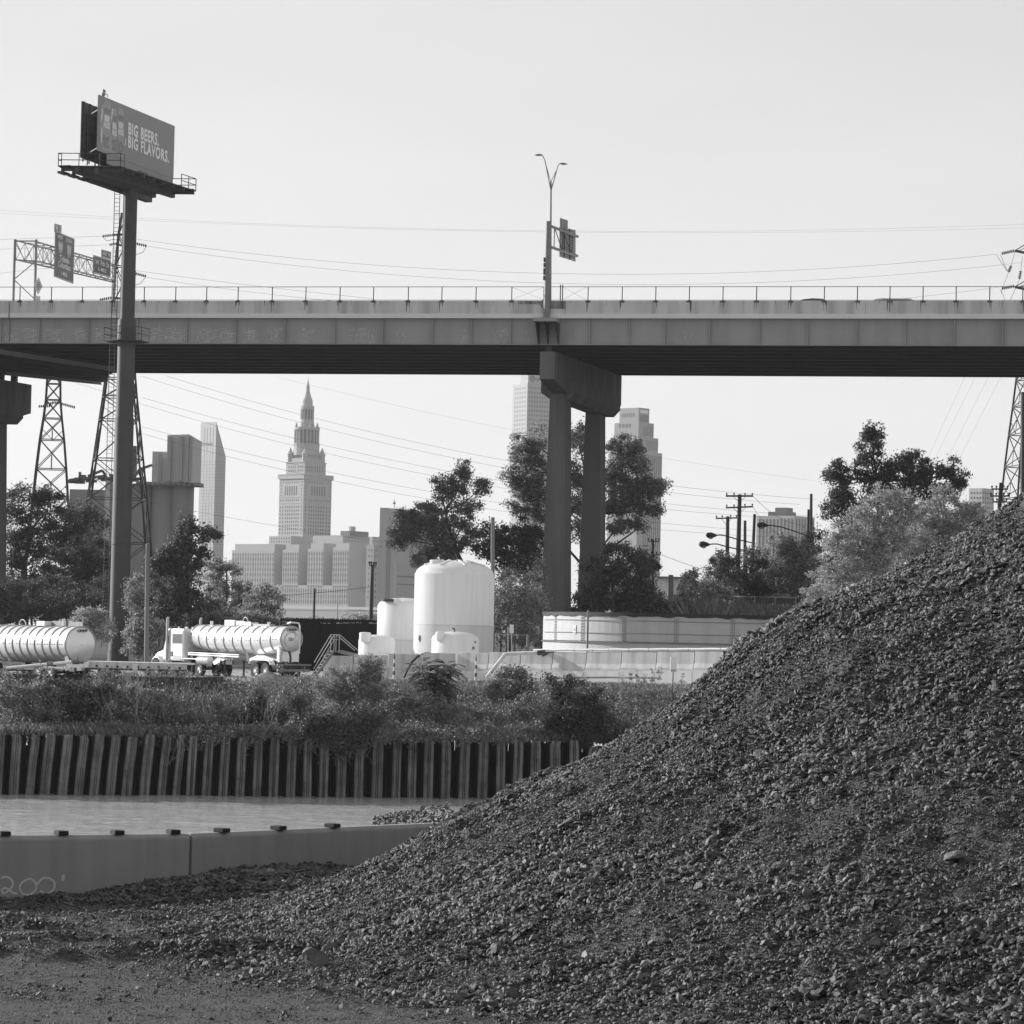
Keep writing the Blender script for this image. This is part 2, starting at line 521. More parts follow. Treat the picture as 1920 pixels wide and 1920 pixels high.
# ------------------------------------------------------------------ loose stones
def rot_mats(n, rng, tilt=0.5):
    """random rotations: free spin about z, limited tilt about x/y"""
    a = rng.rand(n) * 2 * np.pi; b = rng.randn(n) * tilt; c = rng.randn(n) * tilt
    ca, sa, cb, sb, cc, sc_ = np.cos(a), np.sin(a), np.cos(b), np.sin(b), np.cos(c), np.sin(c)
    Rz = np.zeros((n, 3, 3)); Rz[:, 0, 0] = ca; Rz[:, 0, 1] = -sa; Rz[:, 1, 0] = sa; Rz[:, 1, 1] = ca; Rz[:, 2, 2] = 1
    Rx = np.zeros((n, 3, 3)); Rx[:, 0, 0] = 1; Rx[:, 1, 1] = cb; Rx[:, 1, 2] = -sb; Rx[:, 2, 1] = sb; Rx[:, 2, 2] = cb
    Ry = np.zeros((n, 3, 3)); Ry[:, 1, 1] = 1; Ry[:, 0, 0] = cc; Ry[:, 0, 2] = sc_; Ry[:, 2, 0] = -sc_; Ry[:, 2, 2] = cc
    return Rx @ Ry @ Rz


phi = (1 + 5 ** 0.5) / 2
ICO = np.array([(-1, phi, 0), (1, phi, 0), (-1, -phi, 0), (1, -phi, 0), (0, -1, phi), (0, 1, phi), (0, -1, -phi), (0, 1, -phi),
                (phi, 0, -1), (phi, 0, 1), (-phi, 0, -1), (-phi, 0, 1)]) / math.sqrt(1 + phi * phi)
ICF = np.array([(0, 11, 5), (0, 5, 1), (0, 1, 7), (0, 7, 10), (0, 10, 11), (1, 5, 9), (5, 11, 4), (11, 10, 2), (10, 7, 6), (7, 1, 8),
                (3, 9, 4), (3, 4, 2), (3, 2, 6), (3, 6, 8), (3, 8, 9), (4, 9, 5), (2, 4, 11), (6, 2, 10), (8, 6, 7), (9, 8, 1)])


def stones(C, size, rng, flat=0.5, tilt=0.5):
    n = len(C)
    T = ICO[None] * (1 + 0.30 * (rng.rand(n, 12, 1) - 0.5) * 2)
    # chisel: clamp along a random direction to get flat faces
    for _ in range(2):
        d = rng.randn(n, 1, 3); d /= np.linalg.norm(d, axis=2, keepdims=True)
        dp = (T * d).sum(2, keepdims=True)
        T = T - d * np.clip(dp - 0.45, 0, None)
    S = np.stack([0.7 + 0.7 * rng.rand(n), 0.55 + 0.5 * rng.rand(n), flat * (0.7 + 0.8 * rng.rand(n))], 1)
    T = T * (S * size[:, None])[:, None, :]
    T = np.einsum('nij,nkj->nki', rot_mats(n, rng, tilt), T)
    V = (T + C[:, None, :]).reshape(-1, 3)
    Fi = (ICF[None] + (np.arange(n) * 12)[:, None, None]).reshape(-1, 3)
    return V, Fi


rng = np.random.RandomState(3)
def scatter(n, x0, x1, y0, y1, smin, smax, power, keep):
    x = x0 + (x1 - x0) * rng.rand(n); y = y0 + (y1 - y0) * rng.rand(n)
    # inside the camera's view, with a margin for a step aside
    k = np.abs(x) < 0.172 * y + 1.3
    x, y = x[k], y[k]
    h = H(x, y)
    k = rng.rand(len(x)) < keep(x, y, h)
    x, y, h = x[k], y[k], h[k]
    s = smin + (smax - smin) * rng.rand(len(x)) ** power
    s = s * np.clip(1.0 + 0.9 * fbm(x, y, 0.55, 4, 61) + 0.5 * fbm(x * 0.6 + y, y - x * .6, 2.2, 2, 62), 0.62, 2.0)
    return np.stack([x, y, GZ + h + s * 0.15], 1), s


C1, s1 = scatter(500000, -9, 10.5, 30.5, 53.5, 0.008, 0.052, 3.0, lambda x, y, h: np.clip((h - 0.05) * 5, 0.02, 1) * (1 - 0.0 * x))
C2, s2 = scatter(90000, -9, 6, 39, 53.5, 0.008, 0.045, 2.6, lambda x, y, h: np.clip((h - 0.02) * 8, 0.06, 1))
C3, s3 = scatter(2600, -8, 10.5, 32, 50, 0.04, 0.095, 3.0, lambda x, y, h: np.clip((h - 0.1) * 3, 0.0, 1) * 0.7)
C4, s4 = scatter(110000, -9, 6, 31, 46, 0.006, 0.017, 2.5, lambda x, y, h: 0.9 + 0 * x)
V, Fi = stones(np.vstack([C1, C2, C3, C4]), np.concatenate([s1, s2, s3, s4]), rng, 0.45, 0.55)
tag(np_mesh("crushed_stone", V, Fi, m_stone), "dark crushed stone covering the great heap and the yard", "gravel", kind="stuff")
# rubble spilled over the top of the barrier
n = 700
t = rng.rand(n); 
pa = P(700, 1545, 54.6); pb = P(850, 1530, 55.5)
C = np.stack([pa.x + (pb.x - pa.x) * t, pa.y + (pb.y - pa.y) * t + rng.randn(n) * 0.35, -3.36 + 0 * t + (0.25 + 0.25 * t) * rng.rand(n)], 1)
V, Fi = stones(C, 0.015 + 0.03 * rng.rand(n), rng)
tag(np_mesh("rubble", V, Fi, m_stone), "low ridge of dark rubble lying along the barrier top by the heap", "rubble", kind="stuff")

# single boulders the eye picks out
def boulder(px, py, Y, w, label, flat=0.6, seed=1, ang=0.0):
    import bmesh
    r = random.Random(seed)
    c = P(px, py, Y)
    bm = bmesh.new(); bmesh.ops.create_icosphere(bm, subdivisions=3, radius=1)
    planes = []
    for _ in range(11):
        d = Vector((r.gauss(0, 1), r.gauss(0, 1), r.gauss(0, 1))).normalized(); planes.append((d, 0.42 + 0.3 * r.random()))
    for v in bm.verts:
        for d, k in planes:
            q = v.co.dot(d)
            if q > k: v.co -= d * (q - k) * 0.97
        v.co *= 1 + 0.05 * r.uniform(-1, 1)
        v.co = Vector((v.co.x * w, v.co.y * w * 0.8, v.co.z * w * flat))
        v.co.rotate(Matrix.Rotation(ang, 3, 'Y'))
    me = bpy.data.meshes.new("boulder"); bm.to_mesh(me); bm.free()
    h = float(H(np.array([c.x]), np.array([c.y]))[0])
    o = link_mesh("boulder", me, m_boulder, None, (c.x, c.y, GZ + h + w * flat * 0.18))
    tag(o, label, "boulder", "boulders in the crushed stone")


def heap_Y(px, py):
    """distance at which the sight line meets the heap"""
    r = ray(px, py)
    for k in range(2400):
        Y = 31 + k * 0.01
        p = r * (Y / r.y)
        if p.z <= GZ + float(H(np.array([p.x]), np.array([p.y]))[0]): return Y
    return 50


for a in ((593, 1806, 0.20, "largest pale boulder at the left foot of the stone heap", 0.85, 3, 0.5),
          (372, 1674, 0.17, "squat boulder in front of the joint of the concrete barrier", 0.6, 7, 0.0),
          (620, 1780, 0.13, "grey boulder just above the largest pale boulder", 0.8, 9, 0.3),
          (1310, 1665, 0.12, "flat grey boulder in the middle of the stone heap", 0.5, 11, -0.5),
          (1735, 1745, 0.12, "pale flat boulder low on the right of the stone heap", 0.5, 13, -0.4),
          (880, 1570, 0.12, "rounded boulder near the top of the low shoulder by the water", 0.7, 15, 0.0),
          (1786, 1610, 0.16, "broad half buried boulder on the right flank of the heap", 0.5, 17, -0.3),
          (1465, 1628, 0.11, "knobbly boulder on the heap above the bottom centre", 0.8, 19, 0.0),
          (1060, 1547, 0.14, "low broad boulder below the far sheet pile wall", 0.5, 21, -0.5),
          (1640, 1770, 0.11, "rounded pale boulder near the bottom of the heap", 0.7, 23, 0.0),
          (1000, 1760, 0.10, "oblong boulder leaning in the lower left of the heap", 0.6, 25, -0.6),
          (1725, 1000, 0.22, "long slab of rock jutting out near the crest of the heap", 0.22, 27, -0.55)):
    boulder(a[0], a[1], heap_Y(a[0], a[1]), a[2], a[3], a[4], a[5], a[6])

# ------------------------------------------------------------------ foreground concrete barrier with rubber pads
m_barrier = M("cast grey concrete", 0.28, 0.95, 0.08, 1.0, spec=0.1, bump=0.08, bscale=10, streak=0.12, streak_scale=4, dark_amt=0.08, dark_scale=2)
m_spray = M("pale spray paint", 0.5, 0.8, 0.1, 6)
TOPZ = -3.14
def ground_pt(px, Ytop):
    p = P(px, 1560, Ytop); return Vector((p.x, p.y, 0))
q0 = ground_pt(-700, 45.5); q1 = ground_pt(357, 49.55); q2 = ground_pt(362, 49.6); q3 = ground_pt(960, 55.2)
for (pa, pb, lab, base) in ((q0, q1, "long concrete barrier with spray painted digits, left of the joint", "left"),
                      (q2, q3, "concrete barrier running back into the stone heap, right of the joint", "right")):
    t = thing("concrete_barrier", (pa.x, pa.y, GZ), lab, "barrier", "concrete barriers along the near dock")
    d = (pb - pa).normalized(); nrm = Vector((-d.y, d.x, 0))
    prof = [(0.0, -0.1), (0.0, 0.94), (0.05, TOPZ - GZ), (0.22, TOPZ - GZ), (0.27, 0.94), (0.27, -0.1)]
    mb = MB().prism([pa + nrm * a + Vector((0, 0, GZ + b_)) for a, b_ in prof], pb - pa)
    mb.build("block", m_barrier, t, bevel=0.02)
    xsp = (-98, 7, 115, 220, 325) if base == "left" else (416, 522, 623)
    for px in xsp:
        # the pad stands on the middle of the barrier's top
        Yb = 48
        for _ in range(8):
            g = P(px, 1560, Yb); tt = (Vector((g.x, 0, 0)).x - pa.x) / d.x
            Yb = (pa + d * tt).y + 0.12
        g = P(px, 1560, Yb)
        MB().box((g.x, g.y, TOPZ + 0.032), (0.16, 0.22, 0.064), math.atan2(d.y, d.x)).build("rubber_pad", m_black, t, bevel=0.008)
    if base == "left":
        # sprayed digits, ribbons a few millimetres proud of the face
        def on_face(px, py):
            Yb = 48
            for _ in range(12):
                g = P(px, py, Yb); tt = (g.x - pa.x) / d.x; Yb = (pa + d * tt).y - 0.004
            return P(px, py, Yb)
        def ribbon(pts, w=0.03):
            mbx = MB()
            fine = []
            for k in range(len(pts) - 1):
                for u in np.linspace(0, 1, 5)[:-1]:
                    p0 = pts[max(k - 1, 0)]; p1 = pts[k]; p2 = pts[k + 1]; p3 = pts[min(k + 2, len(pts) - 1)]
                    f = lambda a0, a1, a2, a3: 0.5 * ((2 * a1) + (-a0 + a2) * u + (2 * a0 - 5 * a1 + 4 * a2 - a3) * u * u + (-a0 + 3 * a1 - 3 * a2 + a3) * u ** 3)
                    fine.append((f(p0[0], p1[0], p2[0], p3[0]), f(p0[1], p1[1], p2[1], p3[1])))
            fine.append(pts[-1])
            vs = [on_face(*p) for p in fine]
            for k in range(len(vs) - 1):
                dd = (vs[k + 1] - vs[k]).normalized(); s_ = dd.cross(nrm).normalized() * w / 2
                mbx.add([vs[k] - s_, vs[k + 1] - s_, vs[k + 1] + s_, vs[k] + s_], [(0, 1, 2, 3)])
            return mbx
        ribbon([(2, 1646), (12, 1644), (22, 1650), (24, 1660), (16, 1670), (6, 1675), (4, 1668), (12, 1665), (24, 1674), (33, 1675)]).build("spray_digit", m_spray, t)
        ribbon([(52, 1648), (41, 1655), (37, 1665), (43, 1676), (56, 1677), (67, 1668), (67, 1656), (58, 1648), (50, 1649)]).build("spray_digit", m_spray, t)
        ribbon([(70, 1658), (78, 1648), (90, 1646), (101, 1653), (102, 1664), (95, 1673), (84, 1675), (76, 1670)]).build("spray_digit", m_spray, t)
        ribbon([(118, 1640), (119, 1647), (116, 1651)], 0.05).build("spray_mark", m_spray, t)

# ------------------------------------------------------------------ sheet pile wall
m_sheet = M("rusty sheet piling", 0.17, 0.75, 0.4, 1.1, streak=0.6, streak_scale=5, dark_amt=.5, dark_scale=1.6, bump=0.2, bscale=6)
m_sheet_shade = M("rusty sheet piling with painted shade", 0.028, 0.85, 0.3, 0.8, streak=0.4, streak_scale=3)  # shade of the recesses is put into this near-black colour
t = thing("sheet_pile_wall", wall_pt(0, 0, WATER), "rusty corrugated sheet pile wall along the far river bank", "retaining wall")
PX = [-78, -46, -15, 16, 47, 73, 107, 138, 166, 197, 227, 260, 293, 322, 347, 377, 408, 440, 472, 502, 535, 566, 596, 628, 662, 695, 733, 762, 792, 825, 858, 893, 928, 959, 992, 1028, 1065, 1098, 1131, 1164, 1197, 1230, 1263, 1296, 1329, 1362, 1395, 1428, 1461, 1494, 1527, 1560, 1593, 1626, 1659, 1692, 1725, 1758]
rr = random.Random(4)
ZT = -5.48
def s_of(px):
    lo, hi = -60.0, 90.0
    for _ in range(40):
        mid = (lo + hi) / 2; w = wall_pt(mid, 0, WATER)
        # projected column of that point
        v = R3.inverted() @ w
        x = 960 + F * v.x / -v.z
        if x < px: lo = mid
        else: hi = mid
    return lo
SS = [s_of(p) for p in PX]
for k, s0 in enumerate(SS[:-1]):
    s1_ = SS[k + 1]; per = s1_ - s0
    px = PX[k]
    lean = 0.28 if 40 < px < 330 else (0.12 if px < 420 else rr.uniform(-0.02, 0.05))
    if px in (207, 92, 236): lean = 0.3
    if 420 < px < 560: lean = 0.05
    hgt = ZT + rr.uniform(-0.08, 0.05) - (0.25 if px > 1090 else 0)
    mbf = MB()
    w = 0.50 * per
    levels = [WATER - 1.5, WATER, (WATER + hgt) / 2, hgt - 0.55, hgt - 0.18, hgt]
    def off(z):
        u = max(0.0, (z - WATER) / (hgt - WATER)); return lean * u ** 1.3
    tip = rr.choice([0, 0.04, 0.12, -0.05])
    rows = []
    for z in levels:
        ex = off(z) + (tip if z >= hgt - 0.01 else 0)
        cut = .10 if z >= hgt - .01 else (.03 if z > hgt - .3 else 0)
        prof = [(s0 - 0.05 + ex, 1.05), (s0 + 0.0 + ex, 0.10), (s0 + 0.045 + ex, 0.02), (s0 + 0.17 + ex, -0.02), (s0 + 0.185 + ex, 0.12), (s0 + 0.215 + ex, 0.12), (s0 + 0.23 + ex, 0.0),
                (s0 + 0.27 + ex, 0.0), (s0 + 0.285 + ex, 0.12), (s0 + 0.31 + ex, 0.12), (s0 + 0.325 + ex, 0.0), (s0 + w + 0.0 - cut + ex, 0.02), (s0 + w + 0.045 - cut + ex, 0.10), (s0 + w + 0.08 + ex, 1.05), (s0 + per - 0.02 + ex, 1.08)]
        rows.append([wall_pt(a, b_ - 0.25, z + (rr.uniform(-0.04, 0.04) if z == hgt else 0)) for a, b_ in prof])
    n = len(rows[0])
    mbf.v = [tuple(v) for r_ in rows for v in r_]
    mbf.f = [(i * n + j, i * n + j + 1, (i + 1) * n + j + 1, (i + 1) * n + j) for i in range(len(rows) - 1) for j in range(n - 1)]
    ob = mbf.build("sheet_pile", m_sheet, t, smooth=True)
    ob.data.materials.append(m_sheet_shade)
    for pg in ob.data.polygons:      # colour stands in for sunlit outer flanges and shaded webs and recesses
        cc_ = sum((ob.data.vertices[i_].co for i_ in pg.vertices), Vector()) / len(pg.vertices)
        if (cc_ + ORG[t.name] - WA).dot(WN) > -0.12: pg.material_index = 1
    md = ob.modifiers.new("solid", 'SOLIDIFY'); md.thickness = 0.02
tail = MB().prism([wall_pt(-3, 0.95, WATER - 2), wall_pt(60, 0.95, WATER - 2), wall_pt(60, 0.95, -6.1), wall_pt(-3, 0.95, -6.1)], WN * 0.1)
tail.build("backing_plate", m_sheet_shade, t)
# ------------------------------------------------------------------ highway bridge
ZB = 26.1
A0 = onz(0, 645, ZB); A1 = onz(1920, 650.5, ZB)
BU = (A1 - A0); BU.z = 0; BU.normalize(); BV = Vector((-BU.y, BU.x, 0))
AC = onz(960, 646.5, ZB)
BO = Vector((AC.x, AC.y, 0))


def B(u, v, z):
    p = BO + BU * u + BV * v
    return Vector((p.x, p.y, z))


def u_at(px, v=0.0, z=ZB):
    """distance along the bridge that is seen at photo column px"""
    lo, hi = -90.0, 90.0
    for _ in range(40):
        mid = (lo + hi) / 2; c = R3.inverted() @ B(mid, v, z)
        if 960 + F * c.x / -c.z < px: lo = mid
        else: hi = mid
    return lo


WID = 0.0
far = onz(960, 703, ZB)
WID = (far - BO).dot(BV)
UL, UR = -75.0, 75.0
Z_SOFF = ZB + 2.35; Z_SLAB = ZB + 2.72; Z_PAR = ZB + 3.93
DECK = 29.0


def bprism(mb, prof, u0=UL, u1=UR):
    """prof: list of (v, z)"""
    return mb.prism([B(u0, v, z) for v, z in prof], BU * (u1 - u0))


bridge = thing("highway_bridge", B(0, 0, ZB), "long grey plate girder highway bridge crossing high over the yard", "bridge")
mb = MB(); bprism(mb, [(-0.35, Z_SOFF), (WID + 0.35, Z_SOFF), (WID + 0.35, Z_SLAB), (WID - 0.1, DECK), (0.1, DECK), (-0.35, Z_SLAB)])
mb.build("deck_slab", m_slab, bridge)
for (v0, sgn) in ((-0.25, 1), (WID + 0.25, -1)):
    mb = MB()
    brk = [UL, -38, -25.4, -12.6, u_at(972), u_at(1060), 18.6, 31.5, 46, UR]
    for k in range(len(brk) - 1):
        bprism(mb, [(v0, Z_SLAB + 0.003), (v0 + sgn * 0.42, Z_SLAB + 0.003), (v0 + sgn * 0.3, Z_PAR), (v0, Z_PAR)], brk[k] + 0.012, brk[k + 1] - 0.012)
    mb.build("parapet", m_parapet, bridge)
# rust streaks and patched concrete on the near parapet are real stains: thin sheets on the face
m_stain = M("rust stain", 0.10, 0.9, 0.5, 4, stretch=(1, 1, 0.4))
# girders
ng = 10
for k in range(ng):
    v = 0.15 + (WID - 0.3) * k / (ng - 1)
    mb = MB()
    bprism(mb, [(v - 0.012, ZB + 0.06), (v + 0.012, ZB + 0.06), (v + 0.012, Z_SOFF - 0.01), (v - 0.012, Z_SOFF - 0.01)])
    bprism(mb, [(v - 0.28, ZB), (v + 0.28, ZB), (v + 0.28, ZB + 0.055), (v - 0.28, ZB + 0.055)])
    if k: bprism(mb, [(v - 0.2, Z_SOFF - 0.06), (v + 0.2, Z_SOFF - 0.06), (v + 0.2, Z_SOFF - 0.004), (v - 0.2, Z_SOFF - 0.004)])
    g = mb.build("girder", m_girder if k == 0 else m_girder_shade, bridge)
    if k == 0:
        near_girder = g
        for px in (-90, 2, 74, 166, 258, 351, 443, 535, 628, 718, 811, 884, 958, 1106, 1180, 1247, 1331, 1424, 1515, 1607, 1698, 1789, 1880, 1972):
            u = u_at(px, 0, ZB + 1)
            MB().box(tuple(B(u, v - 0.15, (ZB + Z_SOFF) / 2 + 0.02)), (0.07, 0.26, Z_SOFF - ZB - 0.08), math.atan2(BU.y, BU.x)).build("stiffener", m_girder, near_girder)
        for px in (1256, 1868):
            mbp = MB()
            for dx in (-0.2, 0, 0.2):
                u = u_at(px, 0, ZB + 1) + dx
                mbp.box(tuple(B(u, v - 0.03, (ZB + Z_SOFF) / 2)), (0.14, 0.03, Z_SOFF - ZB - 0.2), math.atan2(BU.y, BU.x))
            mbp.build("splice_plate", m_girder, near_girder)
# cross frames between girders
mb = MB()
for u in np.arange(UL + 4, UR, 7.0):
    for k in range(ng - 1):
        v0 = 0.15 + (WID - 0.3) * k / (ng - 1); v1 = 0.15 + (WID - 0.3) * (k + 1) / (ng - 1)
        mb.bar(B(u, v0, ZB + 0.3), B(u, v1, Z_SOFF - 0.3), 0.09); mb.bar(B(u, v1, ZB + 0.3), B(u, v0, Z_SOFF - 0.3), 0.09)
        mb.bar(B(u, v0, ZB + 0.3), B(u, v1, ZB + 0.3), 0.09)
mb.build("cross_frame", m_girder_shade, bridge)
# chalky rubbed patches on the girder web: groups of short smears
rr = random.Random(11)
for px0, px1, dens in ((8, 30, 1), (40, 70, 1), (82, 108, 1), (134, 158, 1), (175, 200, .7), (280, 300, .8), (308, 346, 1), (368, 400, .8), (412, 438, 1), (455, 478, 1), (500, 528, .7), (560, 590, .6), (650, 700, .7), (740, 760, .4), (860, 876, .5), (922, 952, .6), (985, 1010, .3), (1280, 1300, .3), (1575, 1590, .3)):
    ms = MB()
    for k in range(int((px1 - px0) * 1.3 * dens)):
        px = rr.uniform(px0, px1)
        z = ZB + 0.25 + 1.05 * rr.random() ** 1.3
        u = u_at(px, 0, z); w = rr.uniform(0.15, 0.7) * dens; h = rr.uniform(0.008, 0.03)
        if rr.random() < 0.3: w, h = h, rr.uniform(.15, .45)
        zx = ZB + 0.2 + 1.3 * ((k * 7) % 9) / 9 + rr.uniform(-.04, .04)
        z = zx if h < .05 else z
        zz = min(z + h, ZB + 1.6)
        ms.add([B(u, 0.133, z), B(u + w, 0.133, z + 0.02), B(u + w, 0.133, zz + 0.02), B(u, 0.133, zz)], [(0, 1, 2, 3)])
    ms.build("chalk_scuff", m_scuff, bridge)
# stains below the fence posts
POSTS = [38, 97, 155, 213, 271, 330, 388, 447, 511, 574, 638, 701, 766, 829, 893, 960, 1020, 1103, 1167, 1230, 1293, 1356, 1419, 1483, 1546, 1608, 1669, 1731, 1793, 1856, 1918]
POSTS = [-80, -20] + POSTS + [1980]
ms = MB()
for px in POSTS:
    u = u_at(px, 0, Z_PAR)
    for j in range(rr.choice([2, 3, 4])):
        du = rr.uniform(-0.22, 0.22); w = rr.uniform(0.04, 0.13); h = rr.uniform(0.25, 1.15)
        ms.add([B(u + du - w / 2, -0.254, Z_PAR - 0.01), B(u + du + w / 2, -0.254, Z_PAR - 0.01), B(u + du + w / 6, -0.254, Z_PAR - h), B(u + du - w / 6, -0.254, Z_PAR - h * 0.93)], [(3, 2, 1, 0)])
    ms.add([B(u - 0.3, -0.255, Z_PAR - 0.01), B(u + 0.3, -0.255, Z_PAR - 0.01), B(u + 0.18, -0.255, Z_PAR - 0.2), B(u - 0.2, -0.255, Z_PAR - 0.16)], [(3, 2, 1, 0)])
for k in range(60):
    u = rr.uniform(-50, 50); w = rr.uniform(0.02, 0.06); h = rr.uniform(0.1, 0.6)
    ms.add([B(u, -0.2545, Z_PAR - 0.01), B(u + w, -0.2545, Z_PAR - 0.01), B(u + w * .6, -0.2545, Z_PAR - h), B(u + w * .3, -0.2545, Z_PAR - h)], [(3, 2, 1, 0)])
ms.build("rust_stains", m_stain, bridge)
# expansion joint patch
mb = MB()
u0, u1 = u_at(972, 0, 29.6), u_at(1062, 0, 29.6)
mb.add([B(u0, -0.256, Z_PAR - 0.02), B(u1, -0.256, Z_PAR - 0.02), B(u1, -0.256, Z_PAR - 0.75), B(u0 + 2.2, -0.256, Z_PAR - 0.7), B(u0 + 2.0, -0.256, Z_PAR - 0.35), B(u0, -0.256, Z_PAR - 0.3)], [(0, 1, 2, 3, 4, 5)])
mb.build("patched_concrete", M("darker patched concrete", 0.24, 0.9, 0.35, 1.5, streak=0.5, streak_scale=4), bridge)
# fence: posts and rails
fence = MB()
ZF = ZB + 5.27
for v in (-0.1,):
    fence.bar(B(UL, v, ZF - 0.05), B(UR, v, ZF - 0.12), 0.05)
    fence.bar(B(UL, v, Z_PAR + 0.09), B(UR, v, Z_PAR + 0.05), 0.04)
fr = fence.build("fence_rail", m_steel_dark, bridge)
for px in POSTS:
    u = u_at(px, -0.1, ZF)
    f = MB().bar(B(u, -0.1, Z_PAR - 0.1), B(u, -0.1, ZF - 0.05), 0.08)
    f.box(tuple(B(u, -0.1, Z_PAR + 0.02)), (0.22, 0.2, 0.06), math.atan2(BU.y, BU.x))
    f.build("fence_post", m_steel_dark, bridge)
mb = MB()
for a, b_ in ((960, 1020), (1055, 1100)):
    ua, ub = u_at(a, -0.1, ZF), u_at(b_, -0.1, ZF)
    mb.bar(B(ua, -0.1, ZF - 0.1), B(ub, -0.1, Z_PAR + 0.1), 0.015); mb.bar(B(ub, -0.1, ZF - 0.1), B(ua, -0.1, Z_PAR + 0.1), 0.015)
for px in (1031, 1051, 1055):
    u = u_at(px, -0.1, ZF); mb.bar(B(u, -0.1, Z_PAR), B(u, -0.1, ZF + (0.1 if px > 1040 else -0.05)), 0.09)
mb.build("fence_gate", m_steel_dark, bridge)
for px in (18, 620, 1325):
    u = u_at(px, -0.3, 29); d_ = MB().tube([B(u, -0.42, Z_PAR - .1), B(u, -0.42, Z_SOFF), B(u, -.1, Z_SOFF - .3), B(u, -.1, ZB + .2)], .035, 6)
    if px == 18: d_.build("drain_pipe", m_girder_shade, bridge)
# lamp bracket on the girder
t_b = MB()
uc = u_at(1025, -1.3, Z_SOFF)
zt = ZB + 2.25
t_b.prism([B(uc - 1.15, -1.9, zt - 0.32), B(uc + 0.95, -1.9, zt - 0.32), B(uc + 0.95, -1.9, zt), B(uc - 1.15, -1.9, zt)], BV * 1.9)
br = t_b.build("bracket_shelf", m_girder, bridge)
t_b = MB()
for du in (-0.95, -0.1, 0.85):
    t_b.prism([B(uc + du, -1.85, zt - 0.33), B(uc + du, 0.1, zt - 0.33), B(uc + du, 0.1, ZB + 0.1), B(uc + du, -0.3, ZB + 0.1)], BU * 0.08)
t_b.build("bracket_gusset", m_girder_shade, bridge)

# second deck: ramp running off beneath the left end
r0 = onz(-120, 640, 25.6); r1 = onz(215, 691, 25.6); r2 = onz(190, 716.5, 25.6); r3 = onz(-120, 685, 25.6)
for p in (r0, r1, r2, r3): p.z = 0
ramp = thing("ramp_bridge", (r0.x, r0.y, 25.6), "dark underside of a ramp deck crossing below the left end of the highway bridge", "bridge")
zz = Vector((0, 0, 1))
mb = MB().hexa([r0 + zz * 25.75, r1 + zz * 25.75, r2 + zz * 25.75, r3 + zz * 25.75], [r0 + zz * 26.0, r1 + zz * 26.0, r2 + zz * 26.0, r3 + zz * 26.0])
mb.build("deck_slab", m_girder_shade, ramp)
for k in range(6):
    f = k / 5
    a = r0.lerp(r3, f); b_ = r1.lerp(r2, f)
    MB().bar(a + zz * 25.35, b_ + zz * 25.35, 0.3, 0.05).bar(a + zz * 25.55, b_ + zz * 25.55, 0.05, 0.4).build("girder", m_girder if k in (0, 5) else m_girder_shade, ramp)

# piers
B0 = B


def pier(u_off, label, ztop, v_off=0.0, dz=0.0):
    t = thing("bridge_pier", B0(u_off, v_off, YARD - 0.6), label, "bridge pier", "concrete bridge piers")
    V0 = -0.0 + v_off
    # cap: profile in (v, z), extruded along the bridge
    w = 1.36
    vE = WID - 0.6
    SK = 0.019
    def B(u, v, z): return B0(u + SK * (v - V0), v, z)
    prof = [(0, ztop), (vE, ztop + .5), (vE, ztop - 2.45), (26.8, ztop - 3.3), (26.0, ztop - 3.3), (8.8, ztop - 3.3), (5.6, ztop - 3.3), (0, ztop - 2.45)]
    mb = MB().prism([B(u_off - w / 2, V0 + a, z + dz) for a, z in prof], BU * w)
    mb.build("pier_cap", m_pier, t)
    # wider strut below the cap between the columns
    mb = MB()
    sec = [(-1.9, ztop - 2.0), (1.3, ztop - 2.0), (1.3, ztop - 3.2), (0.7, ztop - 3.85), (-0.9, ztop - 3.85), (-1.9, ztop - 3.2)]
    mb.prism([B(u_off + a, V0 + 6.3, z + dz) for a, z in sec], (BV + BU * SK) * 21.6)
    mb.build("pier_strut", m_pier, t)
    for va, vb in ((5.8, 8.6), (23.8, 26.6)):
        zb = YARD - 0.6
        zt_ = ztop - 3.2 + dz
        hb, ht = 1.22, 0.72
        off = -0.12
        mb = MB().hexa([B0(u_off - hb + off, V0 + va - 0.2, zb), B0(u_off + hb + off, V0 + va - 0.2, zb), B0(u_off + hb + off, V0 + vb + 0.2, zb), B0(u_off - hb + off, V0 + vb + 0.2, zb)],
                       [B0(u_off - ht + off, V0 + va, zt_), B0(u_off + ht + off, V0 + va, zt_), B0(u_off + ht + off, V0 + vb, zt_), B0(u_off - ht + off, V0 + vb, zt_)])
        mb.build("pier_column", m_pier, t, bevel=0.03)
    for k in range(ng):
        mb = MB()
        v = 0.15 + (WID - 0.3) * k / (ng - 1)
        if v < vE: mb.box(tuple(B(u_off, V0 + v + (0.5 if k == 0 else 0), (ztop + dz + ZB) / 2)), (0.55, 0.6, ZB - ztop - dz), math.atan2(BU.y, BU.x))
        if mb.v: mb.build("bearing", m_girder_shade, t)
    return t


u_p = u_at(1026, 0, 24)
pier(u_p, "tall twin column concrete pier carrying the bridge in the middle of the picture", 25.5)
ul = u_at(58, WID - 0.6, 22) - 1.28
pier(ul, "dark twin column concrete pier at the left edge of the picture", 24.3)

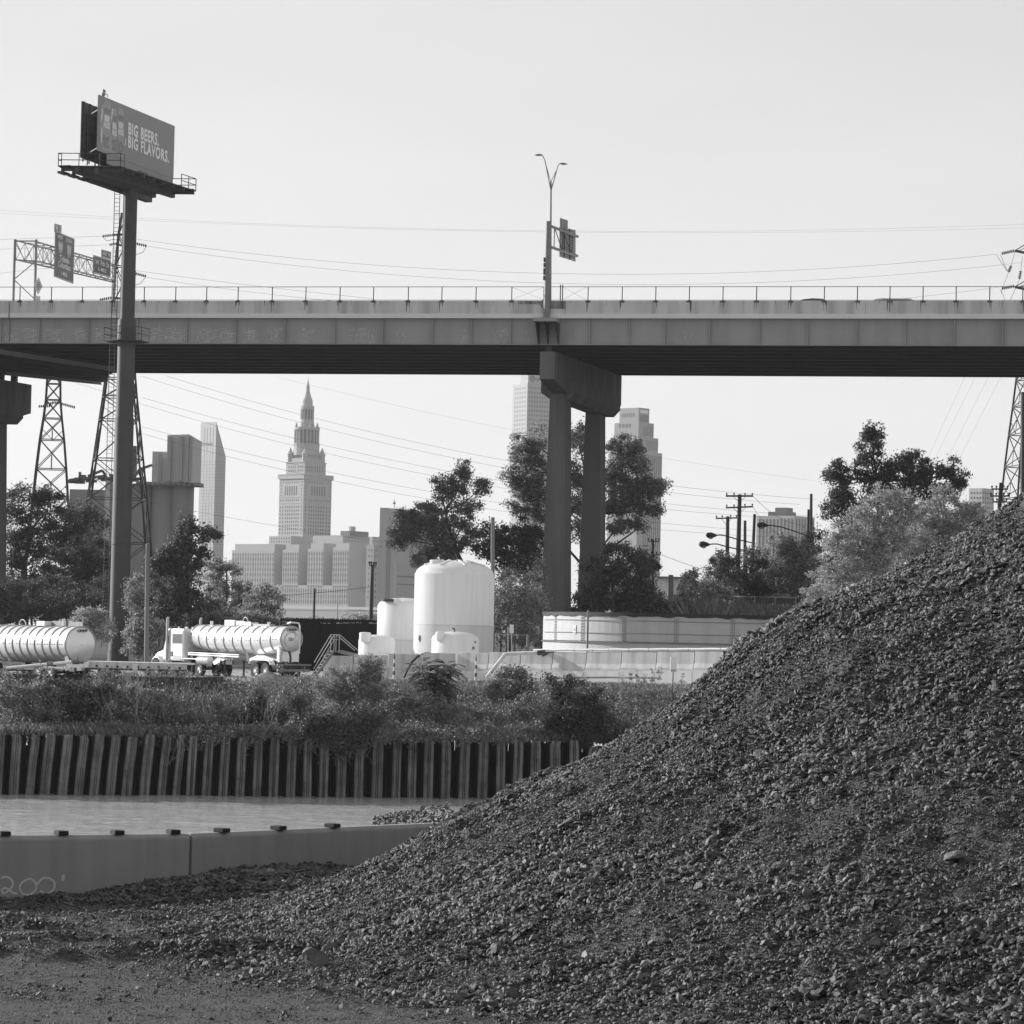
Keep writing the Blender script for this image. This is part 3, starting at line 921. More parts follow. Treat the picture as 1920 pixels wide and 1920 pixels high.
# vehicles on the deck
def road_car(px, label, mat, kind):
    v = 2.4; u = u_at(px, v, 30.4)
    t = thing("car", B(u, v, DECK), label, "car", "cars passing on the bridge")
    zs = DECK + 0.02
    if kind == 'dark':
        out = [(-2.3, .35), (-2.3, .85), (-1.9, .95), (-1.2, 1.42), (-0.3, 1.52), (0.6, 1.47), (1.3, 1.02), (2.2, .85), (2.35, .4)]
    else:
        out = [(-2.5, .35), (-2.5, 1.0), (-2.35, 1.46), (-1.6, 1.53), (0.8, 1.50), (1.5, 1.08), (2.4, .92), (2.5, .4)]
    MB().prism([B(u + a, v, zs + z) for a, z in out], BV * 1.75).build("body", mat, t, bevel=0.06)
    win = [(a * 0.82, 1.0 + (z - 1.0) * 0.8) for a, z in out if z > 0.99]
    if len(win) > 2: MB().prism([B(u + a, v - 0.02, zs + z) for a, z in win], BV * 1.79).build("window", m_glass, t)
    for a in (-1.5, 1.5):
        for vv in (0, 1.55):
            MB().tube([B(u + a, v + vv - 0.02, zs + 0.32), B(u + a, v + vv + 0.22, zs + 0.32)], 0.33, 14).build("wheel", m_black, t)


road_car(1530, "dark car whose roof shows above the bridge parapet", M("dark car paint", 0.03, 0.3, 0.05), 'dark')
road_car(1690, "silver van whose roof shows above the bridge parapet", M("silver car paint", 0.45, 0.3, 0.05, metal=0.4), 'light')

# ------------------------------------------------------------------ text helper
def text(body, name, c, right, up, size, mat, parent, bold=0.0, depth=0.01, align='LEFT', sx=1.0, spacing=1.0, line=1.0):
    """flat lettering standing 'depth' proud; right/up are world unit vectors"""
    cu = bpy.data.curves.new(name, 'FONT'); cu.body = body; cu.size = size; cu.extrude = depth; cu.offset = bold
    cu.align_x = align; cu.align_y = 'CENTER'; cu.space_character = spacing; cu.space_line = line
    cu.resolution_u = 3
    cu.materials.append(mat)
    o = bpy.data.objects.new(name, cu); COL.objects.link(o)
    r = Vector(right).normalized(); u = Vector(up).normalized(); n = r.cross(u)
    mw = Matrix(((r.x * sx, u.x, n.x, c[0]), (r.y * sx, u.y, n.y, c[1]), (r.z * sx, u.z, n.z, c[2]), (0, 0, 0, 1)))
    dg = bpy.context.evaluated_depsgraph_get()
    me = bpy.data.meshes.new_from_object(o.evaluated_get(dg), depsgraph=dg)
    bpy.data.objects.remove(o); bpy.data.curves.remove(cu)
    me.name = name
    me.transform(Matrix.Translation(-ORG[parent.name]) @ mw)
    if len(me.materials) == 0: me.materials.append(mat)
    return link_mesh(name, me, None, parent)


# ------------------------------------------------------------------ sign gantry across the bridge
m_sign = M("green sign sheeting", 0.085, 0.5, 0.04, 1.0)
m_sign_w = M("white sign sheeting", 0.6, 0.5, 0.04, 1.0)
m_sign_border = M("sign edge", 0.45, 0.5, 0.04, 1.0)
ga = P(27, 562, 300); gb = P(67, 562, 300)
gt = thing("sign_gantry", (ga.x, ga.y, DECK), "lattice sign gantry spanning the bridge deck at the left", "sign gantry")
# two chord planes: the truss leaves the posts and recedes to the right
YG0 = 300.0; YG1 = 325.0
def G(px, py, Y): return P(px, py, Y)
for px, pyt in ((28, 449), (68, 449)):
    b0 = P(px - 3, 566, YG0); top = P(px, pyt, YG0)
    MB().tube([(top.x, top.y, DECK), top], 0.13, 10).build("gantry_post", m_steel_mid, gt)
mb = MB()
zt1, zt2 = P(28, 452, YG0), P(28, 487, YG0)
mb.tube([P(28, 452, YG0), P(68, 452, YG0)], 0.07); mb.tube([P(28, 487, YG0), P(68, 490, YG0)], 0.07)
mb.tube([P(30, 457, YG0), P(46, 487, YG0)], 0.04); mb.tube([P(46, 487, YG0), P(67, 455, YG0)], 0.04)
mb.tube([P(67, 490, YG0), P(26, 524, YG0)], 0.05); mb.tube([P(26, 524, YG0), P(64, 560, YG0)], 0.05)
mb.build("post_bracing", m_steel_mid, gt)
mb = MB()
n = 11
def chord(k, which):
    f = k / n
    Y = YG0 + (YG1 - YG0) * f
    tops = (68, 453, 216, 497); bots = (68, 489, 216, 527)
    a = tops if which in (0, 2) else bots
    x = a[0] + (a[2] - a[0]) * f; y = a[1] + (a[3] - a[1]) * f
    if which >= 2: x -= 38; y += -2; x += 34 * f; y += 4 * f
    return P(x, y, Y)
for w_ in (0, 1, 2, 3):
    mb.tube([chord(0, w_), chord(n, w_)], 0.07, 6)
for k in range(n):
    for a, b_ in ((0, 1), (2, 3)):
        mb.tube([chord(k, a), chord(k + 1, b_)], 0.035, 4); mb.tube([chord(k, b_), chord(k + 1, a)], 0.035, 4)
        mb.tube([chord(k, a), chord(k, b_)], 0.03, 4)
    mb.tube([chord(k, 0), chord(k, 2)], 0.03, 4); mb.tube([chord(k, 1), chord(k, 3)], 0.03, 4)
mb.build("truss", m_steel_mid, gt)
e0 = P(215, 495, YG1); e1 = P(211, 566, YG1)
MB().tube([(e0.x, e0.y, DECK), e0], 0.14, 10).build("gantry_post", m_steel_mid, gt)


def sign_panel(corners, Ya, Yb, name, label, parent_gantry=None, group=None, cat="road sign", mat=None, border=True):
    """corners: tl, tr, br, bl in photo pixels; left side at Ya, right side at Yb. Returns helpers for the lettering"""
    tl = P(*corners[0], Ya); tr = P(*corners[1], Yb); br = P(*corners[2], Yb); bl = P(*corners[3], Ya)
    bl = Vector((tl.x, tl.y, bl.z)); br = Vector((tr.x, tr.y, br.z))
    right = (tr - tl); right.z = 0; L_ = right.length; right.normalize()
    nrm = right.cross(Vector((0, 0, 1)))
    h = ((tl.z - bl.z) + (tr.z - br.z)) / 2; zc = (tl.z + bl.z + tr.z + br.z) / 4
    c = (tl + tr + br + bl) / 4
    t = thing(name, c, label, cat, group)
    def q(a, b_, d=0): return c + right * a * L_ / 2 + Vector((0, 0, 1)) * b_ * h / 2 + nrm * d
    MB().prism([q(-1, -1, -0.05), q(1, -1, -0.05), q(1, 1, -0.05), q(-1, 1, -0.05)], nrm * 0.05).build("sign_plate", mat or m_sign, t)
    if border:
        mbx = MB(); i = 0.05
        ax, ay = 1 - 0.10 / L_, 1 - 0.10 / h; bx, by = 1 - 0.22 / L_, 1 - 0.22 / h
        for (x0, y0, x1, y1) in ((-ax, by, ax, ay), (-ax, -ay, ax, -by), (-ax, -by, -bx, by), (bx, -by, ax, by)):
            mbx.prism([q(x0, y0, 0.0), q(x1, y0, 0.0), q(x1, y1, 0.0), q(x0, y1, 0.0)], nrm * 0.006)
        mbx.build("sign_border", m_sign_border, t)
    return t, q, right, L_, h


UPV = Vector((0, 0, 1))
YA = 303.5; YB = 307.5
t, q, rt, L_, h_ = sign_panel(((104, 436), (140, 444.6), (138.5, 530), (102, 521)), YA, YB + 2, "road_sign", "tall sign reading Toledo and Columbus hung on the gantry", group="signs hung on the gantry")
def put(s, a, b_, size, sx=1.0, bold=0.0):
    text(s, "lettering", q(a, b_, 0.012), rt, UPV, size, m_sign_w, t, bold=bold, depth=0.004, align='CENTER', sx=sx)
sxx = L_ / 4.4
put("WEST", -0.50, 0.80, 0.50, sxx * .9, 0.003); put("SOUTH", 0.42, 0.80, 0.50, sxx * .9, 0.003)
put("Toledo", 0, -0.10, 0.80, sxx * .95, 0.004); put("Columbus", 0, -0.38, 0.80, sxx * 0.85, 0.004); put("1 MILE", 0, -0.74, 0.55, sxx * .9, 0.003)
for a, s in ((-0.45, "90"), (0.45, "71")):
    shp = [(-.5, .5), (-.2, .42), (0, .5), (.2, .42), (.5, .5), (.56, .1), (.4, -.35), (0, -.62), (-.4, -.35), (-.56, .1)]
    cc = q(a, 0.38, 0.0)
    MB().prism([cc + rt * x * 0.95 * sxx + UPV * y * 1.2 for x, y in shp], rt.cross(UPV) * 0.008).build("route_shield", M("shield sheeting", 0.26, 0.5, 0.03), t)
    text(s, "lettering", cc + rt.cross(UPV) * 0.02, rt, UPV, 0.85, m_sign_w, t, bold=0.006, depth=0.004, align='CENTER', sx=sxx)
t, q, rt, L_, h_ = sign_panel(((103, 419.5), (115.5, 422.5), (115.5, 437), (103, 435.5)), YA, YA + 1.3, "road_sign", "small square hospital H sign standing on top of the tall sign", group="signs hung on the gantry")
text("H", "lettering", q(-0.4, 0, 0.012), rt, UPV, 0.85, m_sign_w, t, bold=0.03, depth=0.004, align='CENTER', sx=0.8)
for b_ in (0.5, 0.0, -0.5):
    MB().prism([q(0.15, b_ - .12, 0.0), q(0.8, b_ - .12, 0.0), q(0.8, b_ + .12, 0.0), q(0.15, b_ + .12, 0.0)], rt.cross(UPV) * 0.006).build("faded_line", m_sign_border, t)
t, q, rt, L_, h_ = sign_panel(((175.5, 478.5), (208, 487), (207.5, 521.5), (175, 510.5)), YA + 14, YA + 18, "road_sign", "wide sign reading W 7th St beside the billboard pole", group="signs hung on the gantry")
sxx = L_ / 3.3
text("W 7th St", "lettering", q(0, 0.30, 0.012), rt, UPV, 0.72, m_sign_w, t, bold=0.003, depth=0.004, align='CENTER', sx=sxx * 1.0)
text("\u00bc MILE", "lettering", q(0, -0.42, 0.012), rt, UPV, 0.5, m_sign_w, t, bold=0.003, depth=0.004, align='CENTER', sx=sxx)
t, q, rt, L_, h_ = sign_panel(((191, 468), (208.5, 472), (208.5, 486.5), (191, 482)), YA + 16, YA + 18, "road_sign", "small EXIT 1B tab above the W 7th St sign", group="signs hung on the gantry")
text("EXIT 1B", "lettering", q(0, 0, 0.012), rt, UPV, 0.45, m_sign_w, t, bold=0.01, depth=0.004, align='CENTER', sx=L_ / 1.95)
# diamond warning sign on the gantry's post
c = P(71.5, 536, 299.5)
t = thing("road_sign", c, "narrow diamond warning sign with a plate below it at the gantry post", "road sign")
rt = Vector((0.6, 0.8, 0)); nr = rt.cross(UPV)
MB().prism([c + rt * -0.55 * 1.0, c + UPV * -0.82, c + rt * 0.55, c + UPV * 0.82], nr * 0.04).build("sign_plate", m_band, t)
MB().prism([c + UPV * z + rt * a for a, z in ((-.28, -1.55), (.28, -1.55), (.28, -.95), (-.28, -.95))], nr * 0.04).build("sub_plate", m_sign_border, t)
mb = MB()
for zz_, w in ((.25, .3), (0.05, .5), (-.15, .4), (-.35, .2)):
    mb.prism([c + nr * 0.045 + rt * a + UPV * z for a, z in ((-w / 2, zz_), (w / 2, zz_), (w / 2, zz_ + .1), (-w / 2, zz_ + .1))], nr * 0.004)
mb.build("dark_marks", m_sign, t)

# ------------------------------------------------------------------ lamp pole and cantilever sign in the middle
YL = AC.y - 1.2
base = P(1024.5, 600, YL)
t = thing("sign_pole", (base.x, base.y, base.z), "thick grey sign pole on the bridge bracket carrying the back of a road sign", "sign pole")
top = P(1027, 415, YL)
MB().tube([base, (base.x, base.y, top.z)], [0.29, 0.24], 20).build("pole", m_steel_mid, t, smooth=True)
MB().lathe(base, [(0.48, 0), (0.48, 0.06), (0.33, 0.1), (0.33, 0.16)], 16).build("base_plate", m_steel_mid, t)
mb = MB()
for k in range(8): mb.tube([Vector(base) + Vector((0.42 * math.cos(k * .785), 0.42 * math.sin(k * .785), 0)), Vector(base) + Vector((0.42 * math.cos(k * .785), 0.42 * math.sin(k * .785), 0.22))], 0.04, 6)
mb.build("anchor_bolt", m_steel_dark, t)
mb = MB()
for a, b_ in ((483, 491), (493, 501), (503, 515), (517, 525)):
    z0 = P(1021, b_, YL).z; z1 = P(1021, a, YL).z
    mb.box((base.x - 0.30, base.y, (z0 + z1) / 2), (0.14, 0.3, z1 - z0))
mb.build("cable_box", m_steel_dark, t)
zA = P(1031, 424, YL).z; zBm = P(1031, 463, YL).z
dirs = Vector((0.42, 0.907, 0))
tip = P(1083, 443.5, YL + 5.2)
dd = Vector((tip.x - base.x, 5.2, 0))
arm = lambda z0: (Vector((base.x + 0.2, base.y, z0)), Vector((base.x + dd.x, base.y + dd.y, z0)))
za1 = P(1083, 443.5, YL + 5.2).z; zb1 = P(1083, 480, YL + 5.2).z
A_ = Vector((base.x + .2, base.y, zA)); A2 = Vector((tip.x, tip.y, za1)); B_ = Vector((base.x + .2, base.y, zBm)); B2 = Vector((tip.x, tip.y, zb1))
MB().tube([A_, A2], 0.13, 10).build("arm", m_steel_mid, t, smooth=True)
MB().tube([B_, B2], 0.13, 10).build("arm", m_steel_mid, t, smooth=True)
mb = MB()
L1 = lambda f: A_.lerp(A2, f)
L2 = lambda f: B_.lerp(B2, f)
for f in (0.14, 0.45, 0.8): mb.tube([L1(f), L2(f)], 0.045, 6)
mb.tube([L1(0.14), L2(0.45)], 0.045, 6); mb.tube([L1(0.45), L2(0.8)], 0.045, 6)
mb.build("arm_bracing", m_steel_dark, t)
# panel beyond the arms, seen from behind
m_back = M("sign back aluminium", 0.13, 0.5, 0.1, 1)
def pan(px0, px1, yt0, yt1, yb0, yb1):
    Y0 = YL + 2.0 + (px0 - 1050) * 0.10; Y1 = YL + 2.0 + (px1 - 1050) * 0.10
    return [P(px0, yb0, Y0 + .5), P(px1, yb1, Y1 + .5), P(px1, yt1, Y1 + .5), P(px0, yt0, Y0 + .5)]
pp = pan(1049.5, 1079, 425, 431.5, 481, 490.5)
nb_ = (pp[1] - pp[0]).cross(UPV).normalized() * -0.03
MB().prism(pp, nb_).build("sign_panel", m_back, t)
pq = pan(1050.5, 1064.5, 408.5, 413, 426, 430)
MB().prism(pq, nb_).build("sign_panel", m_back, t)
mb = MB()
for f in np.linspace(0.04, 0.96, 17): mb.bar(pp[0].lerp(pp[3], f) - nb_, pp[1].lerp(pp[2], f) - nb_, 0.05, 0.05)
for f in np.linspace(0.08, 0.92, 5): mb.bar(pq[0].lerp(pq[3], f) - nb_, pq[1].lerp(pq[2], f) - nb_, 0.05, 0.05)
mb.build("panel_rib", m_band, t)
mb = MB()
for f in (0.25, 0.6): mb.bar(pp[0].lerp(pp[1], f) - nb_ * 2, pp[3].lerp(pp[2], f) - nb_ * 2, 0.1, 0.1)
mb.build("panel_beam", m_steel_dark, t)

lb = P(1031, 599, YL + 0.9)
lt = P(1033, 358, YL + 0.9)
t = thing("street_lamp", (lb.x, lb.y, Z_PAR), "slender twin armed street lamp rising behind the sign pole", "street lamp")
MB().tube([(lb.x, lb.y, DECK), lt, P(1033, 340, YL + .9)], [0.13, 0.08, 0.07], 10).build("pole", m_steel_mid, t, smooth=True)
for pts, lamp in (([(1033, 358), (1023, 307), (1021.5, 300), (1018, 293), (1014, 290.5)], (1013.5, 290.5, -1)),
                  ([(1033, 358), (1044, 318), (1046, 311), (1049, 307), (1053, 306.5)], (1053, 307, 1))):
    a = MB().tube([P(x, y, YL + .9) for x, y in pts], [0.05, 0.045, 0.04, 0.04, 0.04], 8)
    x1, y1 = pts[1]
    a.tube([P(1033, 341, YL + .9), P(x1, y1, YL + .9)], 0.03, 6)
    a.build("lamp_arm", m_steel_mid, t, smooth=True)
    c = P(lamp[0], lamp[1], YL + .9); s_ = lamp[2]
    hd = MB()
    sec = [(-0.2, 0.02), (0.0, 0.09), (0.2, 0.11), (0.38, 0.07), (0.55, 0.015)]
    hd.tube([c + Vector((s_ * a_ * -1 if False else s_ * a_, 0, 0.0 - 0.04 * a_)) for a_, r in sec], [r for a_, r in sec], 10)
    hd.build("lamp_head", m_steel_mid, t, smooth=True)
# ------------------------------------------------------------------ billboard
YP = 253.0
pb = P(221.5, 1228, YP); pt = P(241, 335, YP)
bb = thing("billboard", (pb.x, pb.y, YARD), "tall beer billboard on a single dark steel pole left of the picture", "billboard")
def prow(py, px=225): return P(px, py, YP).z
segs = [(YARD, prow(1222), 0.84), (prow(1222), prow(1022, 222), 0.775), (prow(1022), prow(785, 230), 0.765), (prow(785), prow(640, 232), 0.70), (prow(640), prow(600, 233), 0.75), (prow(600), prow(510, 236), 0.60), (prow(510), pt.z, 0.575)]
for k, (z0, z1, r) in enumerate(segs):
    mb = MB().tube([(pb.x, pb.y, z0 + (0.005 if k else 0)), (pb.x, pb.y, z1 - 0.005)], [r * 1.0, r * 0.985], 36)
    if k: mb.lathe((pb.x, pb.y, z0), [(r * 0.95, 0.02), (r + 0.035, 0.02), (r + 0.035, 0.10), (r * 0.95, 0.10)], 36)
    mb.build("pole_section", m_rust_pole, bb, smooth=True)
# maintenance platform round the pole
mb = MB()
zp = prow(641, 232)
pxy = (pb.x, pb.y)
def ringp(r, z, n=6, a0=0.3): return [Vector((pxy[0] + r * math.cos(a0 + 2 * math.pi * k / n), pxy[1] + r * math.sin(a0 + 2 * math.pi * k / n), z)) for k in range(n)]
outer = ringp(1.8, zp); inner = ringp(0.78, zp)
for k in range(6):
    j = (k + 1) % 6
    mb.hexa([inner[k], outer[k], outer[j], inner[j]], [p + UPV * 0.06 for p in (inner[k], outer[k], outer[j], inner[j])])
mb.build("platform_floor", m_steel_dark, bb)
mb = MB()
for z in (0.55, 1.1):
    for k in range(6): mb.tube([outer[k] + UPV * z, outer[(k + 1) % 6] + UPV * z], 0.03, 5)
for k in range(6): mb.tube([outer[k], outer[k] + UPV * 1.1], 0.03, 5)
mb.build("platform_rail", m_steel_dark, bb)
# ladder up the left of the pole
def ladder(p, z0, z1, w, name, parent, mat, dirv=Vector((1, 0, 0)), cage=False):
    m_ = MB(); p = Vector(p)
    for s_ in (-w / 2, w / 2): m_.bar((p.x + dirv.x * s_, p.y + dirv.y * s_, z0), (p.x + dirv.x * s_, p.y + dirv.y * s_, z1), 0.05)
    z = z0 + 0.2
    while z < z1:
        m_.bar(p * 1.0 - dirv * w / 2 - UPV * (p.z - z), p + dirv * w / 2 - UPV * (p.z - z), 0.03); z += 0.33
    return m_.build(name, mat, parent)
ladder((pb.x - 1.05, pb.y + 0.1, 0), zp, prow(340, 225), 0.42, "ladder", bb, m_steel_dark)
ladder((pb.x - 1.15, pb.y + 0.3, 0), prow(1215), zp - 0.1, 0.42, "ladder", bb, m_steel_mid)
mb = MB()
for z in (prow(1100), prow(1000), prow(880), prow(740), prow(560), prow(470), prow(400)):
    mb.bar((pb.x - 1.2, pb.y + 0.15, z), (pb.x - 0.5, pb.y + 0.1, z), 0.04)
mb.build("ladder_bracket", m_steel_dark, bb)
# the lit and shaded panel faces
YL_, YR_ = 245.6, 260.2
TL = P(186.3, 182.7, YL_); BL_ = P(184.6, 287, YL_); TR = P(327.9, 231.6, YR_); BR_ = P(325.8, 330.5, YR_)
zt_ = (TL.z + TR.z) / 2; zb_ = (BL_.z + BR_.z) / 2
bd = Vector((TR.x - TL.x, TR.y - TL.y, 0)); LB = bd.length; bd.normalize(); bn = bd.cross(UPV)
bh = zt_ - zb_; bc = Vector(((TL.x + TR.x) / 2, (TL.y + TR.y) / 2, (zt_ + zb_) / 2))
m_ad = M("printed vinyl of the advertisement", 0.24, 0.45, 0.03, 0.5)
m_ad_l = M("pale print", 0.80, 0.45, 0.05, 3)
m_ad_m = M("mid grey print", 0.33, 0.45, 0.12, 3)
m_ad_d = M("darker print", 0.20, 0.45, 0.12, 3)
def bq(a, b_, d=0.0, off=0.0): return bc + bd * a + UPV * b_ + bn * d     # metres from the centre of the face
MB().prism([bq(-LB / 2, -bh / 2, -0.12), bq(LB / 2, -bh / 2, -0.12), bq(LB / 2, bh / 2, -0.12), bq(-LB / 2, bh / 2, -0.12)], bn * 0.12).build("advert_face", m_ad, bb)
text("BIG BEERS.", "lettering", bq(-1.95, 0.42, 0.02), bd, UPV, 1.28, m_ad_l, bb, bold=0.05, depth=0.005, sx=0.94, spacing=1.12)
text("BIG FLAVORS.", "lettering", bq(-1.95, -0.62, 0.02), bd, UPV, 1.28, m_ad_l, bb, bold=0.05, depth=0.005, sx=0.97, spacing=1.12)
# hazy printed hand and foam shapes and the three tall cans
def blob(cx, cy, rx, ry, seed, d, mat, name, n=26, tilt=0.0):
    r = random.Random(seed); pts = []
    for k in range(n):
        t_ = 2 * math.pi * k / n; f = 1 + 0.12 * r.uniform(-1, 1)
        x, y = rx * f * math.cos(t_), ry * f * math.sin(t_)
        pts.append(bq(cx + x * math.cos(tilt) - y * math.sin(tilt), max(-bh / 2 + .02, min(bh / 2 - .02, cy + x * math.sin(tilt) + y * math.cos(tilt))), d))
    return MB().prism(pts, bn * 0.004).build(name, mat, bb)
blob(-6.3, 0.0, 1.05, 2.05, 1, 0.003, m_ad_m, "printed_splash")
blob(-4.9, -1.3, 0.7, 0.85, 4, 0.004, m_ad_m, "printed_splash", tilt=0.3)
for k, (x0, x1, y0, y1, tl) in enumerate(((-6.75, -5.45, -1.95, 1.95, -0.02), (-5.1, -4.1, -1.98, 1.6, 0.03), (-3.95, -2.75, -1.95, 1.85, 0.06))):
    w = x1 - x0; cx = (x0 + x1) / 2
    def cq(a, b_, d): return bq(cx + a * w / 2 - tl * b_ , b_, d)
    can = MB().prism([cq(-1, y0, 0.008), cq(1, y0, 0.008), cq(1, y1 - .45, 0.008), cq(.72, y1 - .1, 0.008), cq(.55, y1, 0.008), cq(-.55, y1, 0.008), cq(-.72, y1 - .1, 0.008), cq(-1, y1 - .45, 0.008)], bn * 0.004).build("printed_can", m_ad_m, bb)
    MB().prism([cq(-.9, y1 - 1.05, 0.013), cq(.9, y1 - 1.05, 0.013), cq(.9, y1 - .6, 0.013), cq(-.9, y1 - .6, 0.013)], bn * 0.003).build("printed_panel", m_ad_d, bb)
    MB().prism([cq(-.85, y0 + .2, 0.013), cq(.85, y0 + .2, 0.013), cq(.85, y0 + 1.2, 0.013), cq(-.85, y0 + 1.2, 0.013)], bn * 0.003).build("printed_panel", m_ad_d, bb)
    mbx = MB()
    rr = random.Random(k)
    for j in range(16):
        a, b_ = rr.uniform(-.8, .7), y0 + .3 + rr.random() * 0.9
        s_ = rr.uniform(.05, .16)
        mbx.prism([cq(a, b_, 0.018), cq(a + s_, b_ + .04, 0.018), cq(a + s_ * 1.2, b_ + .12, 0.018), cq(a + .1, b_ + .09, 0.018)], bn * 0.003)
    mbx.build("printed_speckle", m_ad_l, bb)
    text("BEER", "lettering", cq(0, y1 - 1.42, 0.02), bd, UPV, 0.60, m_ad_l, bb, bold=0.02, depth=0.003, align='CENTER', sx=w / 1.75)
    text("HUG", "lettering", cq(0, y1 - 1.95, 0.02), bd, UPV, 0.66, m_ad_l, bb, bold=0.02, depth=0.003, align='CENTER', sx=w / 1.6)
mbx = MB()
for (a, b0, b1) in ((-7.15, -1.5, -.3), (-7.2, .2, 1.1), (-5.25, .6, 1.5), (-2.5, -1.0, -.4)):
    mbx.prism([bq(a, b0, .014), bq(a + .12, b0, .014), bq(a + .25, b1, .014), bq(a + .1, b1, .014)], bn * .003)
mbx.build("printed_streak", m_ad_l, bb)
# second, rear face in a V, seen from behind
fl = P(155.5, 182.5, 249.5)
rd = Vector((0.62, 0.785, 0)); LR = 14.6
rear0 = Vector((fl.x, fl.y, 0)); rear1 = rear0 + Vector((0.30, 0.954, 0)) * 0 + Vector((bd.x * 0.97 + 0.0, bd.y, 0)).normalized() * LR
rz0, rz1 = zb_, zt_ + 0.12
rdir = (rear1 - rear0).normalized(); rn = rdir.cross(UPV)
MB().prism([rear0 + UPV * rz0, rear1 + UPV * rz0, rear1 + UPV * rz1, rear0 + UPV * rz1], rn * -0.12).build("rear_face", m_steel_dark, bb)
mb = MB()
for f in np.linspace(0.01, 0.99, 13):
    mb.bar(rear0.lerp(rear1, f) + UPV * (rz0 - 0.3) + rn * 0.08, rear0.lerp(rear1, f) + UPV * rz1 + rn * 0.08, 0.1)
for z in (0.7, 2.1, 3.6):
    mb.bar(rear0 + UPV * (rz0 + z) + rn * 0.14, rear1 + UPV * (rz0 + z) + rn * 0.14, 0.08)
mb.build("face_frame", m_steel_dark, bb)
ladder(rear0 + rdir * 2.6 + rn * 0.3, rz0 - 0.1, rz1 - 0.3, 0.42, "rear_ladder", bb, m_steel_dark, rdir)
mb = MB()
for f in np.linspace(0.05, 0.95, 7):
    p0 = rear0.lerp(rear1, f) + rn * 0.2; p1 = bq(-LB / 2 + LB * f, 0, -0.2)
    for z in (zb_ + 0.4, zb_ + 3.4): mb.bar((p0.x, p0.y, z), (p1.x, p1.y, z), 0.1)
    mb.bar((p0.x, p0.y, zb_ - .5), (p0.x, p0.y, zb_ + 3.9), 0.09); mb.bar((p1.x, p1.y, zb_ - .5), (p1.x, p1.y, zb_ + 3.9), 0.09)
mb.build("face_frame", m_steel_dark, bb)
# walkway: the outline is an irregular box below the faces
zw = P(184, 313, 244).z
def W(px, py, Y=None):
    p = onz(px, py, zw); return p
w_l = onz(109, 312, zw); w_c = onz(225.5, 313, zw); w_r = P(367, 360, 262.0); w_b = P(230, 340, 268)
zf = zw
c1 = Vector((w_l.x, w_l.y, zf)); c2 = Vector((w_c.x, w_c.y, zf))
c3 = onz(367, 359, zw); c4 = Vector((P(240, 350, 266).x, 266, zf))
# near corner walkway (left to centre), then the long walkway beside the advert
fw = MB()
fo = 0.95
def strip(a, b_, w, z, th=0.08):
    d = (b_ - a).normalized(); n_ = d.cross(UPV)
    a = Vector((a.x, a.y, z)); b_ = Vector((b_.x, b_.y, z))
    fw.hexa([a, b_, b_ - n_ * w, a - n_ * w], [a + UPV * th, b_ + UPV * th, b_ - n_ * w + UPV * th, a - n_ * w + UPV * th])
strip(c1, c2, 1.2, zf)
long0 = bq(-LB / 2 + 0.0, 0, 1.9); long1 = Vector((c3.x, c3.y, 0))
long0 = Vector((c2.x, c2.y, 0))
strip(long0, long1, 1.1, zf)
rl0 = Vector((c1.x, c1.y, 0)); rl1 = rl0 + (long1 - long0)
strip(rl1, rl0, 1.0, zf)
strip(long1, rl1, 1.0, zf)
fw.build("walkway", m_steel_dark, bb)
mb = MB()
for f in np.linspace(0.04, 0.98, 8):
    a = long0.lerp(long1, f); b_ = rl0.lerp(rl1, f)
    mb.bar((a.x, a.y, zf - .12), (b_.x, b_.y, zf - .12), 0.22, 0.3)
for f in (0.3, 0.62):
    a = c1.lerp(Vector((c2.x, c2.y, zf)), f); b_ = rl1.lerp(long1, f)
    mb.bar((a.x, a.y, zf - .3), (b_.x, b_.y, zf - .3), 0.35, 0.5)
mb.bar(bq(-LB * .36, 0, -1.6) * 1 - UPV * (bc.z - zf + .3), bq(LB * .42, 0, -1.6) - UPV * (bc.z - zf + .3), 0.6, 0.55)
mb.build("support_beam", m_steel_dark, bb)
# rails at the two ends
def rail(pts, hgt=1.02, n_posts=None, name="walkway_rail"):
    m_ = MB()
    for z in (hgt, hgt * .5):
        for a, b_ in zip(pts[:-1], pts[1:]): m_.tube([Vector((a.x, a.y, zf + z)), Vector((b_.x, b_.y, zf + z))], 0.035, 5)
    for a, b_ in zip(pts[:-1], pts[1:]):
        L0 = (b_ - a).length; k = max(1, round(L0 / 1.6))
        for i_ in range(k + 1):
            p = a.lerp(b_, i_ / k); m_.tube([(p.x, p.y, zf), (p.x, p.y, zf + hgt)], 0.035, 5)
    m_.build(name, m_steel_dark, bb)
rail([rl0 + rdir * .6, Vector((c1.x, c1.y, 0)), Vector((c2.x, c2.y, 0)), long0.lerp(long1, 0.05)])
rail([long0.lerp(long1, 0.80), long1, long1.lerp(rl1, 0.4)])
# apron: a strip of corrugated trim below the face
mb = MB()
for k in range(46):
    a = -LB / 2 + 0.55 + k * (LB - 2.0) / 46
    mb.prism([bq(a, -bh / 2 - 0.95, 0.5), bq(a + 0.26, -bh / 2 - 0.95, 0.5), bq(a + 0.26, -bh / 2 - 0.22, 0.5), bq(a, -bh / 2 - 0.22, 0.5)], bn * 0.03)
mb.build("apron", m_ad, bb)
MB().prism([bq(-1.0, -bh / 2 - 1.0, .56), bq(0.9, -bh / 2 - 1.0, .56), bq(0.9, -bh / 2 - .6, .56), bq(-1.0, -bh / 2 - .6, .56)], bn * .03).build("dark_plate", m_steel_dark, bb)
